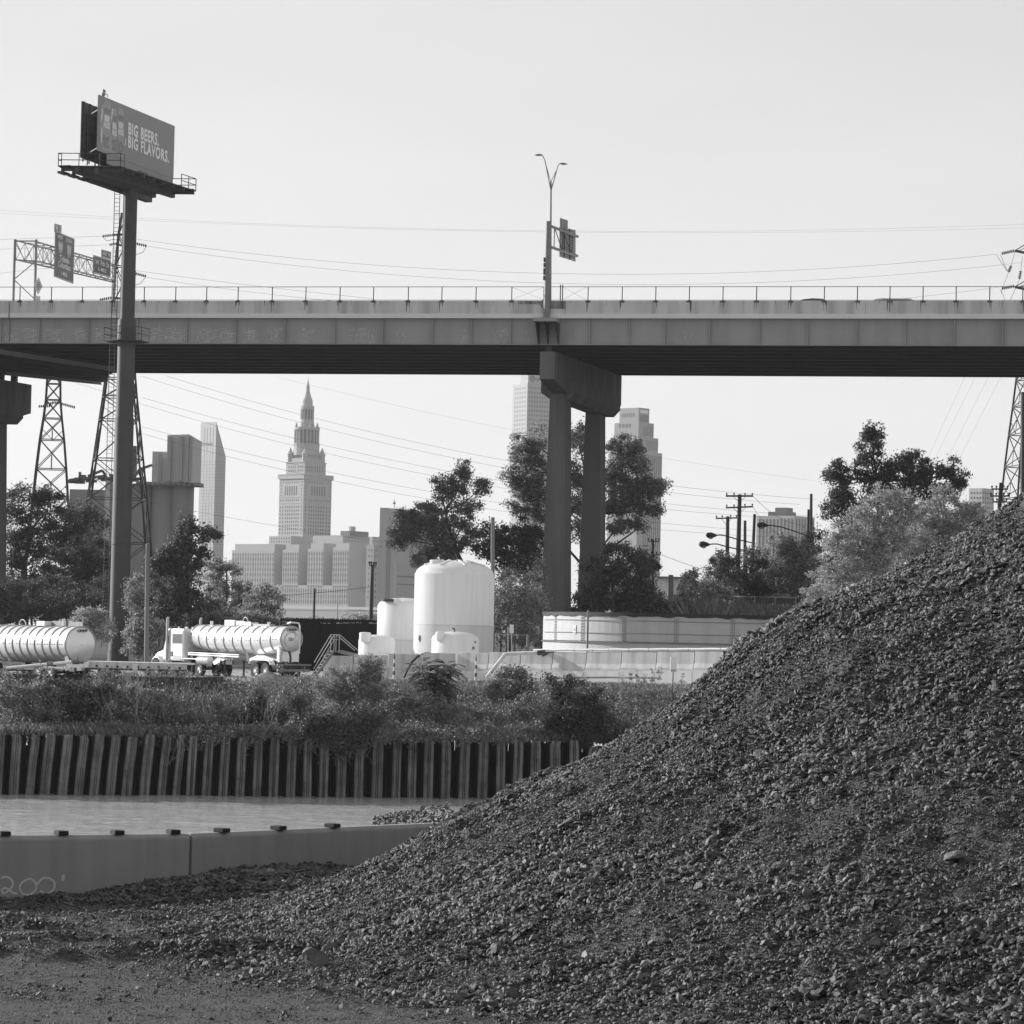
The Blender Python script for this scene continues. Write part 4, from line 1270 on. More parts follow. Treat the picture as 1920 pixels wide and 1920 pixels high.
# rear lamp troughs hanging below the rear walkway (stepped boxes in the outline)
mb = MB()
for f in np.linspace(0.10, 0.95, 8):
    p = rl0.lerp(rl1, f) - rdir.cross(UPV) * 0.1
    mb.box((p.x - 0.1, p.y, zf - 0.33), (0.5, 1.3, 0.16), math.atan2(rdir.y, rdir.x) - 1.57)
mb.build("lamp_trough", m_steel_dark, bb)
# bird scarer on top
tp = P(194, 182, 247)
mb = MB(); mb.tube([tp, tp + UPV * 0.62], 0.05, 6); mb.box(tuple(tp + UPV * .2), (.22, .2, .25)); mb.box(tuple(tp + UPV * .45 + Vector((.05, 0, 0))), (.2, .16, .18))
mb.tube([tp + UPV * .3, tp + Vector((.3, 0, .18))], 0.035, 5); mb.tube([tp + Vector((.3, 0, .18)), tp + Vector((.34, 0, 0))], 0.03, 5)
mb.build("roof_device", m_steel_mid, bb)

# ------------------------------------------------------------------ lattice towers
def lattice(name_label, Y, rows, rot, arms, base_z=None, group="lattice transmission towers", legw=0.2, ladder_on=False):
    """rows: (photo row, centre column, half width in px) from bottom to top"""
    z = [P(c, r, Y).z for r, c, w in rows]; cx = P(rows[0][1], rows[0][0], Y).x
    if base_z is not None: z[0] = base_z
    s = F / Y
    t = thing("transmission_tower", (cx, Y, z[0]), name_label, "tower", group)
    ca, sa = math.cos(rot), math.sin(rot)
    def corner(k, i_):
        w = rows[i_][2] / s / (abs(ca) + abs(sa)) 
        x, y = ((-w, -w), (w, -w), (w, w), (-w, w))[k]
        return Vector((cx + x * ca - y * sa, Y + x * sa + y * ca, z[i_]))
    for k in range(4):
        mbl = MB()
        for i_ in range(len(rows) - 1): mbl.bar(corner(k, i_), corner(k, i_ + 1), legw)
        mbl.build("leg", m_lattice, t)
    mbb = MB()
    for i_ in range(len(rows) - 1):
        for k in range(4):
            j = (k + 1) % 4
            a, b_, c_, d_ = corner(k, i_), corner(j, i_), corner(j, i_ + 1), corner(k, i_ + 1)
            mbb.bar(a, c_, legw * .45); mbb.bar(b_, d_, legw * .45)
            if i_ > 0: mbb.bar(a, b_, legw * .5)
            if rows[i_][2] > 20:
                mbb.bar((a + b_) / 2, (a + d_) / 2, legw * .3) if i_ % 2 else None
                mid = (a + b_ + c_ + d_) / 4
                mbb.bar((a + b_) / 2, mid, legw * .3); 
    mbb.build("bracing", m_lattice, t)
    return t, cx, s


def insulator(t, p, q_, r=0.16):
    """string of discs from p to q"""
    p = Vector(p); q_ = Vector(q_); n = max(5, int((q_ - p).length / 0.2)); mbi = MB()
    mbi.tube([p, q_], 0.03, 5)
    for k in range(n):
        a = p.lerp(q_, (k + .3) / n); b_ = p.lerp(q_, (k + .75) / n)
        mbi.tube([a, b_], r, 8)
    return mbi.build("insulator", m_steel_dark, t)


T1 = [(1180, 88, 66), (1080, 92, 53), (1000, 98, 42), (935, 103, 36), (880, 105, 31), (825, 107, 25), (785, 108, 19), (750, 109, 15), (720, 110, 14), (690, 110, 12), (655, 110, 9)]
t1, x1, s1_ = lattice("lattice transmission tower between the left pier and the billboard pole", 360, T1, 0.12, None, base_z=YARD)
YT = 360
for (a, b_) in (((100, 756), (84, 757)), ((98, 761), (72, 762)), ((115, 757), (141, 764)), ((112, 755), (97, 755))):
    insulator(t1, P(*a, YT), P(*b_, YT))
T2 = [(1215, 212, 90), (1120, 214, 82), (1018, 219, 71), (935, 222, 61), (862, 225, 51), (788, 228, 41), (745, 229, 35), (710, 230, 31), (640, 231, 25), (570, 231, 20), (500, 231, 17), (440, 231, 12), (400, 231, 6)]
t2, x2, s2_ = lattice("large lattice transmission tower standing behind the billboard pole", 350, T2, 0.2, None, base_z=YARD)
YT2 = 350
for (a, b_) in (((217, 440), (192, 443)), ((219, 457), (205, 459)), ((209, 558), (187, 562)), ((256, 457), (275, 461)), ((254, 513), (274, 518))):
    insulator(t2, P(*a, YT2), P(*b_, YT2))
for a, b_ in (((231, 440), (217, 440)), ((231, 452), (256, 457)), ((231, 505), (254, 513)), ((231, 560), (209, 558)), ((231, 462), (219, 457))):
    MB().bar(P(*a, YT2), P(*b_, YT2), 0.2).build("cross_arm", m_lattice, t2)
for pts in ([(275, 461), (268, 473), (250, 479)], [(274, 518), (264, 531), (250, 536)], [(192, 443), (200, 452), (215, 448)]):
    t_ = MB().tube([P(x, y, YT2) for x, y in pts], 0.03, 5).build("jumper_wire", m_wire, t2)
T3 = [(1180, 1938, 78), (1080, 1938, 68), (985, 1938, 62), (935, 1938, 58), (875, 1938, 53), (815, 1938, 47), (762, 1938, 41), (712, 1938, 36), (640, 1938, 28), (560, 1937, 20), (480, 1937, 19), (440, 1937, 16), (400, 1937, 8)]
t3, x3, s3_ = lattice("lattice transmission tower cut by the right edge of the picture", 355, T3, 0.15, None, base_z=2.0)
YT3 = 352
for ya, yt in ((472, 448), (540, 516)):
    ar = MB(); ar.bar(P(1903, ya - 2, YT3), P(1940, ya + 6, YT3), 0.3, 0.25); ar.bar(P(1903, ya - 2, YT3), P(1940, yt, YT3), 0.1); ar.bar(P(1905, ya, YT3), P(1940, yt + 10, YT3), 0.07)
    ar.build("cross_arm", m_lattice, t3)
for a, b_ in (((1902, 470), (1878, 475.5)), ((1902, 536.5), (1878, 541)), ((1896, 498), (1891, 510)), ((1914, 508), (1911, 523))):
    insulator(t3, P(*a, YT3), P(*b_, YT3), 0.18)
jw = MB()
for pts in ([(1876, 477), (1881, 490), (1889, 509)], [(1896, 498), (1903, 472)], [(1891, 510), (1877, 549)], [(1869, 479), (1888, 508)], [(1876, 543), (1882, 556), (1884, 566)], [(1912, 523), (1894, 563)], [(1914, 508), (1917, 480)]):
    jw.tube([P(x, y, YT3) for x, y in pts], 0.025, 4)
jw.build("jumper_wire", m_wire, t3)
MB().tube([P(1918, 935, 345), P(1919, 735, 345)], 0.3, 10).build("pole_section", m_steel_dark, t3)

# ------------------------------------------------------------------ power lines
def wire(pts, Y0, Y1, label, r=0.013, mat=None):
    """smooth curve through the photo points, distance going from Y0 to Y1"""
    xs_ = np.array([p[0] for p in pts], float); ys_ = np.array([p[1] for p in pts], float)
    deg = min(len(pts) - 1, 2); co = np.polyfit(xs_, ys_, deg)
    n = 26 if deg > 1 else 8
    xx = np.linspace(xs_[0], xs_[-1], n); yy = np.polyval(co, xx)
    w = [P(x, y, Y0 + (Y1 - Y0) * k / (n - 1)) for k, (x, y) in enumerate(zip(xx, yy))]
    o = MB().tube(w, r, 4, cap=False).build("power_line", mat or m_wire, None, org=w[0])
    return tag(o, label, "power line", "overhead wires")


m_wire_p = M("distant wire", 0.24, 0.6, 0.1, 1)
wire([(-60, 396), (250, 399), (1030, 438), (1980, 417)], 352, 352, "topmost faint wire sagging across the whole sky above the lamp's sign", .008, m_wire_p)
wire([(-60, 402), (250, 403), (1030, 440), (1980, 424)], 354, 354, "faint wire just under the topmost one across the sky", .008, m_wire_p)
wire([(250, 447), (480, 477), (880, 508), (1024, 513), (1200, 514), (1500, 505), (1870, 477)], 350, 352, "wire sagging from the billboard tower to the upper arm of the right tower")
wire([(277, 461), (480, 490), (880, 525), (1024, 532), (1200, 533), (1500, 525), (1915, 493)], 350, 353, "second wire down sagging between the billboard tower and the right tower")
wire([(275, 518), (480, 549), (900, 588), (1200, 590), (1500, 568), (1700, 557), (1875, 543)], 350, 352, "wire dipping behind the bridge fence to the lower arm of the right tower")
wire([(250, 507), (480, 536), (700, 560)], 350, 350, "short wire running down behind the fence right of the billboard pole")
wire([(-60, 451), (190, 443)], 350, 350, "wire from the left edge to the upper insulator beside the billboard")
wire([(-60, 470), (203, 459)], 350, 350, "wire from the left edge passing behind the tall gantry sign")
wire([(-60, 519), (120, 500), (215, 492)], 356, 350, "wire from the left edge passing below the gantry truss")
wire([(310, 705), (480, 754), (880, 847), (1100, 893), (1400, 925), (1530, 936)], 350, 356, "uppermost of the wires crossing in front of the spired tower")
wire([(265, 705), (480, 770), (880, 862), (1100, 905), (1330, 932), (1500, 945)], 350, 356, "second wire crossing in front of the spired tower")
wire([(265, 745), (400, 783), (847, 885), (1100, 925), (1300, 950), (1530, 968)], 350, 356, "third wire crossing in front of the spired tower")
wire([(265, 757), (400, 797), (830, 896), (1100, 938), (1300, 958), (1520, 975)], 350, 356, "fourth wire crossing in front of the spired tower")
wire([(265, 800), (400, 835), (800, 921), (1100, 965), (1300, 986), (1500, 1000)], 350, 356, "fifth wire crossing in front of the spired tower")
wire([(265, 812), (400, 850), (795, 934), (1100, 980), (1300, 996), (1500, 1010)], 350, 356, "lowest of the wires crossing the top of the spired tower")
wire([(265, 938), (400, 966), (710, 1015), (900, 1040)], 350, 352, "single low wire crossing the foot of the spired tower")
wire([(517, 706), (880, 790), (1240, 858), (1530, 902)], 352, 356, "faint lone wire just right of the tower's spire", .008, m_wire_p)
wire([(143, 706 + 12), (200, 736), (265, 757)], 360, 352, "wire between the two lattice towers at the left")
for k, (a, b_) in enumerate((((1811, 703), (1740, 858)), ((1831, 703), (1748, 870)), ((1855, 703), (1773, 867)), ((1878, 703), (1800, 858)))):
    wire([a, b_], 345, 380, ("leftmost", "second", "third", "rightmost")[k] + " of the four steep wires above the right hand trees", .010, m_wire_p)

# ------------------------------------------------------------------ white plastic tanks
m_poly = bpy.data.materials.new("white translucent plastic"); m_poly.use_nodes = True
N = m_poly.node_tree.nodes; L = m_poly.node_tree.links; b = N["Principled BSDF"]
tc = N.new("ShaderNodeTexCoord"); mp = N.new("ShaderNodeMapping"); mp.inputs["Scale"].default_value = (1, 1, 0.05)
nz = N.new("ShaderNodeTexNoise"); nz.inputs["Scale"].default_value = 3.5; nz.inputs["Detail"].default_value = 5
L.new(tc.outputs["Object"], mp.inputs[0]); L.new(mp.outputs[0], nz.inputs["Vector"])
mr = N.new("ShaderNodeMapRange"); mr.inputs[1].default_value = .3; mr.inputs[2].default_value = .75; mr.inputs[3].default_value = 0.86; mr.inputs[4].default_value = 0.76
L.new(nz.outputs[0], mr.inputs[0]); L.new(mr.outputs[0], b.inputs["Base Color"]); b.inputs["Roughness"].default_value = 0.4
tr = N.new("ShaderNodeBsdfTranslucent"); L.new(mr.outputs[0], tr.inputs[0])
mx = N.new("ShaderNodeMixShader"); mx.inputs[0].default_value = 0.42
L.new(b.outputs[0], mx.inputs[1]); L.new(tr.outputs[0], mx.inputs[2]); L.new(mx.outputs[0], N["Material Output"].inputs[0])


def poly_tank(x0, x1, ytop, ysh, Y, label, dome_px, fittings=True, name="storage_tank"):
    s = F / Y; xc = (x0 + x1) / 2
    c = P(xc, 1225, Y); R_ = (x1 - x0) / 2 / s
    cx = P(xc, (ysh + 1225) / 2, Y).x
    zs = P(xc, ysh, Y).z - YARD; zt_ = P(xc, ytop, Y).z - YARD
    t = thing(name, (cx, Y, YARD), label, "tank", "white plastic storage tanks")
    prof = [(R_ * 0.985, 0), (R_, 0.15), (R_, zs * 0.5), (R_, zs - 0.06), (R_ * .975, zs)]
    for k in range(1, 11):
        f = k / 10; prof.append((R_ * .97 * math.cos(f * math.pi / 2) + 0.0, zs + (zt_ - zs) * math.sin(f * math.pi / 2) ** 1.0 * 1.0))
    prof[-1] = (0.0, zt_)
    prof = prof[:-1] + [(0.0001, zt_)]
    MB().lathe((cx, Y, YARD), prof, 64).build("tank_shell", m_poly, t, smooth=True)
    mb = MB()
    for k in range(1, 3 if zs > 3 else 1): mb.lathe((cx, Y, YARD), [(R_ + .002, zs * k / 2 - .03), (R_ + .012, zs * k / 2 - .015), (R_ + .002, zs * k / 2)], 64) if k < 2 else None
    if mb.v: mb.build("seam", m_band, t, smooth=True)
    return t, cx, R_, zs, zt_, s


t, cx, R_, zs, zt_, s = poly_tank(776, 926, 1051, 1075, 231, "largest white plastic tank, tallest of the group", 0)
mb = MB()
for a in np.linspace(0, 2 * math.pi, 9)[:-1] + 0.35:
    r0_, r1_ = 0.9, R_ * 0.80
    za = zs + (zt_ - zs) * 0.93; zb2 = zs + (zt_ - zs) * 0.60
    mb.bar((cx + r0_ * math.cos(a), 231 + r0_ * math.sin(a), YARD + zt_ - .02), (cx + r1_ * math.cos(a), 231 + r1_ * math.sin(a), YARD + zb2), 0.16, 0.16)
mb.build("dome_rib", m_poly, t, smooth=True)
for (px, w, h) in ((818, 0.95, 0.26), (880, 0.7, 0.2)):
    c = P(px, 1058, 230); MB().lathe((c.x, 230.0, YARD + zt_ - 0.30), [(w / 2, 0), (w / 2, h), (w / 2 - .06, h + .04), (0.01, h + .06)], 24).build("hatch_lid", m_poly, t, smooth=True)
for px in (799, 906):
    c = P(px, 1062, 231); MB().prism([(c.x - .15, 231, YARD + zs + .3), (c.x + .15, 231, YARD + zs + .3), (c.x + .08, 231, YARD + zs + .55), (c.x - .08, 231, YARD + zs + .55)], (0, .12, 0)).build("lifting_lug", m_poly, t)
c = P(786, 1202, 225.4)
mb = MB().prism([P(787, 1198, 231 - math.sqrt(R_ ** 2 - (P(787, 1198, 231).x - cx) ** 2) - .1) + Vector((a * .2, -0.02, b_ * .5)) for a, b_ in ((0, -.5), (.5, 0), (0.35, .5), (-.35, .5), (-.5, 0))], (0, -0.01, 0))
mb.build("stencil_mark", m_steel_mid, t)
for i_ in range(9):
    px = 781 + i_ * 3; Yf = 231 - math.sqrt(max(0.0, R_ ** 2 - (P(px, 1210, 231).x - cx) ** 2)) - .012
    a = P(px, 1208 + (i_ % 3), Yf)
    if i_ < 7: MB().box(tuple(a), (.05, .02, .1 + .05 * (i_ % 2))).build("stencil_letter", m_band, t)
t, cx, R_, zs, zt_, s = poly_tank(707, 806, 1121, 1134, 237, "tall white tank partly hidden behind the largest one", 0)
c = P(728, 1124, 235.5); MB().lathe((c.x, 235.5, YARD + zt_ - .32), [(.45, 0), (.45, .18), (.3, .22)], 20).build("hatch_lid", m_steel_dark, t)
c = P(744, 1131, 235.4); MB().tube([c, c + Vector((0.05, -.25, .12))], .28, 14).build("hatch_lid", m_poly, t, smooth=True)
Yf = 237 - math.sqrt(R_ ** 2 - (P(715, 1218, 237).x - cx) ** 2) - .03
MB().box(tuple(P(715, 1215, Yf)), (.18, .03, .32)).build("label_plate", m_band, t)
MB().box(tuple(P(712.5, 1207, Yf + .03)), (.07, .03, .26)).build("label_plate", m_steel_mid, t)
t, cx, R_, zs, zt_, s = poly_tank(672, 741, 1190, 1199, 232.5, "small white tank at the left end of the tank group", 0)
c = P(684, 1196, 231); MB().lathe((c.x, 231.3, YARD + zs), [(.42, -.2), (.42, .46), (.34, .5), (.01, .52)], 24).build("hatch_lid", m_poly, t, smooth=True)
Yf = 232.5 - math.sqrt(R_ ** 2 - (P(678, 1210, 232.5).x - cx) ** 2) - .03
for py in (1207, 1214): MB().box(tuple(P(678, py, Yf)), (.06, .02, .14)).build("label_plate", m_band, t)
t, cx, R_, zs, zt_, s = poly_tank(809, 897.5, 1184, 1196, 226, "low white domed tank in front of the largest tank", 0)
c = P(825, 1190, 224.6); MB().lathe((c.x, 224.8, YARD + zs), [(.33, -.2), (.33, .36), (.28, .4), (.01, .42)], 24).build("hatch_lid", m_poly, t, smooth=True)
mb = MB().tube([P(852, 1186, 225.5), P(852, 1179, 225.5), P(849, 1178, 225.5)], .05, 8); mb.box(tuple(P(849.5, 1178, 225.5)), (.16, .08, .07)); mb.build("vent_pipe", m_steel_dark, t)
Yf = 226 - math.sqrt(R_ ** 2 - (P(887, 1215, 226).x - cx) ** 2) - .04
MB().box(tuple(P(887, 1215, Yf)), (.2, .02, .2)).build("label_plate", m_steel_mid, t)
MB().box(tuple(P(891, 1204, Yf + .1)), (.1, .02, .18)).build("label_plate", m_steel_mid, t)

# ------------------------------------------------------------------ round riveted steel basin on the right
m_ring = M("pale painted steel ring", 0.42, 0.5, 0.08, 0.6, streak=0.12, streak_scale=1.5, spec=0.5)
m_tarp = M("black liner", 0.02, 0.6, 0.3, 2)
RY = 252.0; RR = 292 / (F / RY); rc = P(1310, 1200, RY)
zr = P(1310, 1153, RY - RR).z; zfl = P(1310, 1207.5, RY - RR).z
tk = thing("round_basin", (rc.x, RY, YARD), "round open steel basin of bolted pale plates with a black liner over its rim", "basin")
mb = MB(); mb.lathe((rc.x, RY, 0), [(RR - .04, YARD), (RR, YARD), (RR, zr), (RR - .04, zr)], 120)
mb.f.append(mb.f[0]) if False else None
mb.build("basin_wall", m_ring, tk)
MB().lathe((rc.x, RY, 0), [(RR + .012, zfl - .05), (RR + .14, zfl - .05), (RR + .14, zfl), (RR + .012, zfl)], 120).build("lower_flange", m_steel_mid, tk)
prof_n = 160
mb = MB()
rr = random.Random(5)
for k in range(prof_n):
    a0 = 2 * math.pi * k / prof_n; a1 = 2 * math.pi * (k + 1) / prof_n
    d0 = .22 + .08 * math.sin(k * 1.7) * math.sin(k * .37); d1 = .22 + .08 * math.sin((k + 1) * 1.7) * math.sin((k + 1) * .37)
    pts = []
    for a, d in ((a0, d0), (a1, d1)):
        pts.append([(rc.x + r * math.cos(a), RY + r * math.sin(a), z) for r, z in ((RR - .4, zr - .05), (RR - .1, zr + .07), (RR + .07, zr + .07), (RR + .07, zr - d))])
    for j in range(3): mb.add([pts[0][j], pts[1][j], pts[1][j + 1], pts[0][j + 1]], [(0, 1, 2, 3)])
mb.build("liner", m_tarp, tk)
# bolt rows at the seams
for px in (1040, 1088, 1161, 1253, 1353, 1452):
    th = math.asin(max(-1, min(1, (px - 1310) / 292.0)))
    mb = MB()
    for dth in (-.0105, 0.0, .0105):
        for z in np.arange(zfl + .12, zr - .3, .115):
            a = -math.pi / 2 + th + dth
            mb.box((rc.x + (RR + .02) * math.cos(a), RY + (RR + .02) * math.sin(a), z), (.05, .05, .05), a)
    a = -math.pi / 2 + th
    mb.build("bolt_row", m_steel_dark, tk)
    MB().box((rc.x + (RR + .006) * math.cos(a), RY + (RR + .006) * math.sin(a), (zfl + zr) / 2), (.012, .42, zr - zfl - .1), a).build("seam_plate", m_ring, tk)
mb = MB()
for k in range(220):
    a = -math.pi + .1 + (math.pi - .2) * k / 219
    mb.box((rc.x + (RR + .06) * math.cos(a), RY + (RR + .06) * math.sin(a), zfl + .03), (.09, .05, .06), a)
mb.build("flange_bolts", m_steel_dark, tk)
mb = MB()
for py in (1169.5, 1193.5):
    z = P(1310, py - 3, RY - RR).z
    mb.tube([(rc.x + (RR + .05) * math.cos(a), RY + (RR + .05) * math.sin(a), z + .01 * math.sin(a * 9)) for a in np.linspace(-math.pi + .15, -.15, 60)], .022, 5, cap=False)
mb.build("tension_cable", m_steel_mid, tk)
th = math.asin((1074 - 1310) / 292.0); a = -math.pi / 2 + th
c = Vector((rc.x + (RR + .03) * math.cos(a), RY + (RR + .03) * math.sin(a), P(1076, 1180, 243).z))
MB().box(tuple(c), (.03, .33, .62), a).build("warning_plate", m_white, tk)
tr_ = Vector((-math.sin(a), math.cos(a), 0)); nn = Vector((math.cos(a), math.sin(a), 0)) * .03
MB().prism([c + nn + tr_ * x + UPV * z for x, z in ((-.1, -.08), (.1, -.08), (0, .14))], nn * .1).build("warning_triangle", m_steel_mid, tk)
p0 = P(1101, 1222, 236); p1 = P(1101, 1144, 236)
t = thing("standpipe", (p0.x, 236, YARD), "slim upright pipe standing in front of the round basin's left part", "pipe")
MB().tube([(p0.x, 236, YARD), (p0.x, 236, p1.z)], .075, 8).lathe((p0.x, 236, YARD), [(.2, 0), (.2, .06), (.08, .1)], 10).build("pipe", m_steel_mid, t)

# ------------------------------------------------------------------ jersey barriers in front
m_jersey = M("pale barrier concrete", 0.58, 0.9, 0.08, 0.8, streak=0.3, streak_scale=1.6, dark_amt=0.1, dark_scale=0.5)
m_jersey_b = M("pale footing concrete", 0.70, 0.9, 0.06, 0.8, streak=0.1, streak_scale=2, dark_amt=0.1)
JX = [606, 662, 728, 792, 855, 914, 974, 1034, 1097, 1163, 1229, 1300, 1372, 1440]
YJ = lambda px: 221.0 - max(0, px - 855) * 0.0215
for k in range(len(JX) - 1):
    xa, xb = JX[k] + 0.8, JX[k + 1] - 0.8
    tops = lambda x: 1229 - (x - 606) * 0.028 if x < 800 else 1223.2 - (x - 800) * 0.0045
    a = P(xa, tops(xa), YJ(xa)); b_ = P(xb, tops(xb), YJ(xb))
    zf_ = YARD; zm = P((xa + xb) / 2, 1257, YJ(xa)).z
    d = Vector((b_.x - a.x, b_.y - a.y, 0)); L0 = d.length; d.normalize(); n_ = Vector((-d.y, d.x, 0))
    pos = ("first", "second", "third", "fourth", "fifth", "sixth", "seventh", "eighth", "ninth", "tenth", "eleventh", "twelfth", "thirteenth")[k]
    t = thing("jersey_barrier", (a.x, a.y, zf_), ("shaded" if k < 4 else "sunlit") + " concrete traffic barrier segment, %s from the left in the yard's row" % pos, "barrier", "traffic barriers in front of the tanks")
    zt0 = a.z
    H_ = zt0 - zm
    prof = [(0, 0), (0, .12 * H_), (.14, .36 * H_), (.22, H_), (.40, H_), (.48, .36 * H_), (.62, .12 * H_), (.62, 0)]
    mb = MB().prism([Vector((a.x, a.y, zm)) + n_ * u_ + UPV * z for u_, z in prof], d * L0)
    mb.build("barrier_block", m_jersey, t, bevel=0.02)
    MB().prism([Vector((a.x, a.y, 0)) + n_ * u_ + UPV * z for u_, z in ((-.12, zf_ - .3), (.74, zf_ - .3), (.74, zm - .004), (-.12, zm - .004))], d * (L0 + .02)).build("footing_block", m_jersey_b, t)
# white hose lying along the barrier tops
t = thing("hose", P(1160, 1219, YJ(1160) + .3), "white flexible hose lying along the barrier tops beside the round basin", "hose")
pts = [P(x, 1219.5 - (0.6 if i_ % 2 else 0) - (x - 1000) * .006, YJ(x) + .3) for i_, x in enumerate(range(1000, 1400, 22))]
MB().tube(pts, .085, 10).build("hose_tube", m_white, t, smooth=True)
mb = MB()
for x in (1076, 1110, 1141, 1178, 1216, 1252, 1290, 1350):
    c = P(x, 1219.5 - (x - 1000) * .006, YJ(x) + .3); mb.tube([c, c + Vector((.06, 0, 0))], .11, 10)
mb.build("hose_clamp", m_steel_mid, t)
t = thing("drain_pipe", P(948, 1224, 219), "grey pipe crossing the barrier tops and sloping down to the ground", "pipe")
MB().tube([P(911, 1272, 217.5), P(947, 1227, 218.2), P(952, 1226, 218.2), P(1012, 1223.5, 217.6)], .13, 12).build("pipe_run", m_white_dirty, t, smooth=True)
mb = MB().tube([P(1008, 1224, 217.6), P(1022, 1223, 217.5)], .17, 12); mb.tube([P(1014, 1224, 217.5), P(1014, 1219, 217.5)], .06, 8); mb.tube([P(1022, 1223, 217.5), P(1042, 1223, 217.4)], .05, 8)
mb.tube([P(1016, 1229, 217.2), P(1026, 1225, 217.2)], .1, 8)
mb.build("valve", m_steel_dark, t)
t = thing("pipe", P(1045, 1270, 212), "dark pipe lying on the ground below the sunlit barriers", "pipe")
MB().tube([P(1044, 1271, 214.5), P(1140, 1270, 212.8), P(1236, 1271, 210.5)], .065, 8).build("pipe_run", m_steel_mid, t)
# black suction hose arching over the barrier
t = thing("suction_hose", P(760, 1270, 219), "black hose arching over the barrier beside the feathery sumac", "hose")
MB().tube([P(x, y, Yh) for x, y, Yh in ((758, 1270, 219), (764, 1256, 219.4), (772, 1242, 220), (783, 1231, 221), (796, 1225, 222), (806, 1225, 223))], .075, 10).build("hose_tube", m_black, t, smooth=True)
# delineator posts
for px, y0, y1, lab in ((738.5, 1224, 1272, "striped delineator post in front of the shaded barriers"), (892, 1228, 1267, "striped delineator post between the sumac and the sloping pipe")):
    c0 = P(px, y1, 214); c1_ = P(px, y0, 214)
    t = thing("delineator_post", (c0.x, 214, YARD), lab, "post", "striped delineator posts")
    h_ = c1_.z - YARD
    for k in range(6):
        MB().lathe((c0.x, 214, YARD), [(.085 - .008 * k, h_ * k / 6.6 + .004), (.08 - .008 * k, h_ * (k + 1) / 6.6 - .002)], 12).build("band", m_steel_dark if k % 2 else m_white_dirty, t)
    MB().tube([(c0.x, 214, YARD + h_ * .9), (c0.x, 214, YARD + h_)], .02, 6).build("tip", m_steel_dark, t)
# crossing stairs over the barrier
st = thing("crossover_stairs", P(625, 1192, 221), "steel ladder steps with handrails crossing over the barrier beside the tanker", "stairs")
foot = P(588, 1273, 218.0); head = P(623, 1221, 220.5); foot2 = P(668, 1229, 224)
foot.z = YARD
sd = Vector((0.35, -0.94, 0))
mb = MB()
for o_ in (-0.38, 0.38):
    mb.bar(foot + sd * o_, head + sd * o_, .06, .22)
mb.build("stringer", m_steel_mid, st)
mb = MB()
for f in np.linspace(.08, 1, 8):
    c = foot.lerp(head, f); mb.bar(c - sd * .38, c + sd * .38, .2, .04)
mb.build("tread", m_steel_mid, st)
mb = MB().prism([head + sd * .4 + UPV * -.06, head - sd * .4 + UPV * -.06, head - sd * .4 + Vector((.55, .1, -.06)), head + sd * .4 + Vector((.55, .1, -.06))], (0, 0, .05))
mb.bar(head + Vector((.5, .1, 0)) + sd * .35, foot2 + sd * .35 , .06, .2); mb.bar(head + Vector((.5, .1, 0)) - sd * .35, foot2 - sd * .35, .06, .2)
mb.build("landing", m_steel_mid, st)
mb = MB()
for o_ in (-0.38, 0.38):
    k0 = head + sd * o_; k1 = head + Vector((.35, .1, 0)) + sd * o_
    tp0 = k0 + UPV * 1.15; tp1 = k1 + UPV * 1.15
    mb.tube([foot + sd * o_ + UPV * .95 + Vector((.12, 0, 0)), tp0, tp1, Vector((foot2.x + sd.x * o_, foot2.y + sd.y * o_, foot2.z + .35))], .03, 6)
    mb.tube([foot + sd * o_ + UPV * .5 + Vector((.1, 0, 0)), tp0 - UPV * .35, tp1 - UPV * .35], .022, 6)
    mb.tube([k0, tp0], .03, 6); mb.tube([k1, tp1], .03, 6)
mb.build("handrail", m_band, st)
# short posts, signs
def post(px, y0, y1, Y, r, label, mat, name="post", cat="post", group=None, zb=None, top_px=None):
    c0 = P(px, y1, Y); c1_ = P(top_px or px, y0, Y)
    z0 = c0.z if zb is None else zb
    o = MB().tube([(c0.x, Y, z0), (c1_.x, Y, c1_.z)], [r, r * .8], 10).build(name, mat, None, org=(c0.x, Y, z0), smooth=True)
    return tag(o, label, cat, group)
for px, lab in ((611, "left one of two stubby wooden bollards at the stairs' foot"), (615.5, "right one of two stubby wooden bollards at the stairs' foot")):
    post(px, 1261, 1282, 214, .12, lab, m_wood_pale, "bollard", "bollard", "stubby wooden bollards", zb=YARD)
c = P(958, 1178, 226)
t = thing("notice_sign", (c.x, 226, YARD), "small white notice on twin stakes beside the chain link gate", "sign")
mb = MB()
for dx in (-.12, .14): mb.bar((c.x + dx, 226, YARD), (c.x + dx - .1, 226, c.z + .1), .07)
mb.build("stake", m_white_dirty, t)
MB().box((c.x + .05, 225.93, c.z - .05), (.30, .03, .62)).build("sign_plate", m_white, t)
c = P(1262.5, 1246, 176)
t = thing("notice_sign", (c.x, 176, c.z - 2), "white notice board on a thin dark post before the sunlit barriers", "sign")
zg = float(land_z(np.array([c.x]), np.array([176.0]))[0])
rs = Vector((.93, .36, 0)); cc = Vector((c.x, 176, c.z))
MB().tube([(c.x - .02, 176.04, zg - .2), (c.x + .0, 176.04, c.z)], .03, 8).build("stake", m_steel_dark, t)
MB().prism([cc + rs * x + UPV * z for x, z in ((-.19, -.42), (.19, -.42), (.19, .42), (-.19, .42))], (0.01, -.04, 0)).build("sign_plate", m_white, t)
MB().prism([cc + Vector((.01, -.045, 0)) + rs * x + UPV * z for x, z in ((-.16, -.38), (.16, -.38), (.16, -.26), (-.16, -.26))], (0, -.005, 0)).build("dark_band", m_band, t)

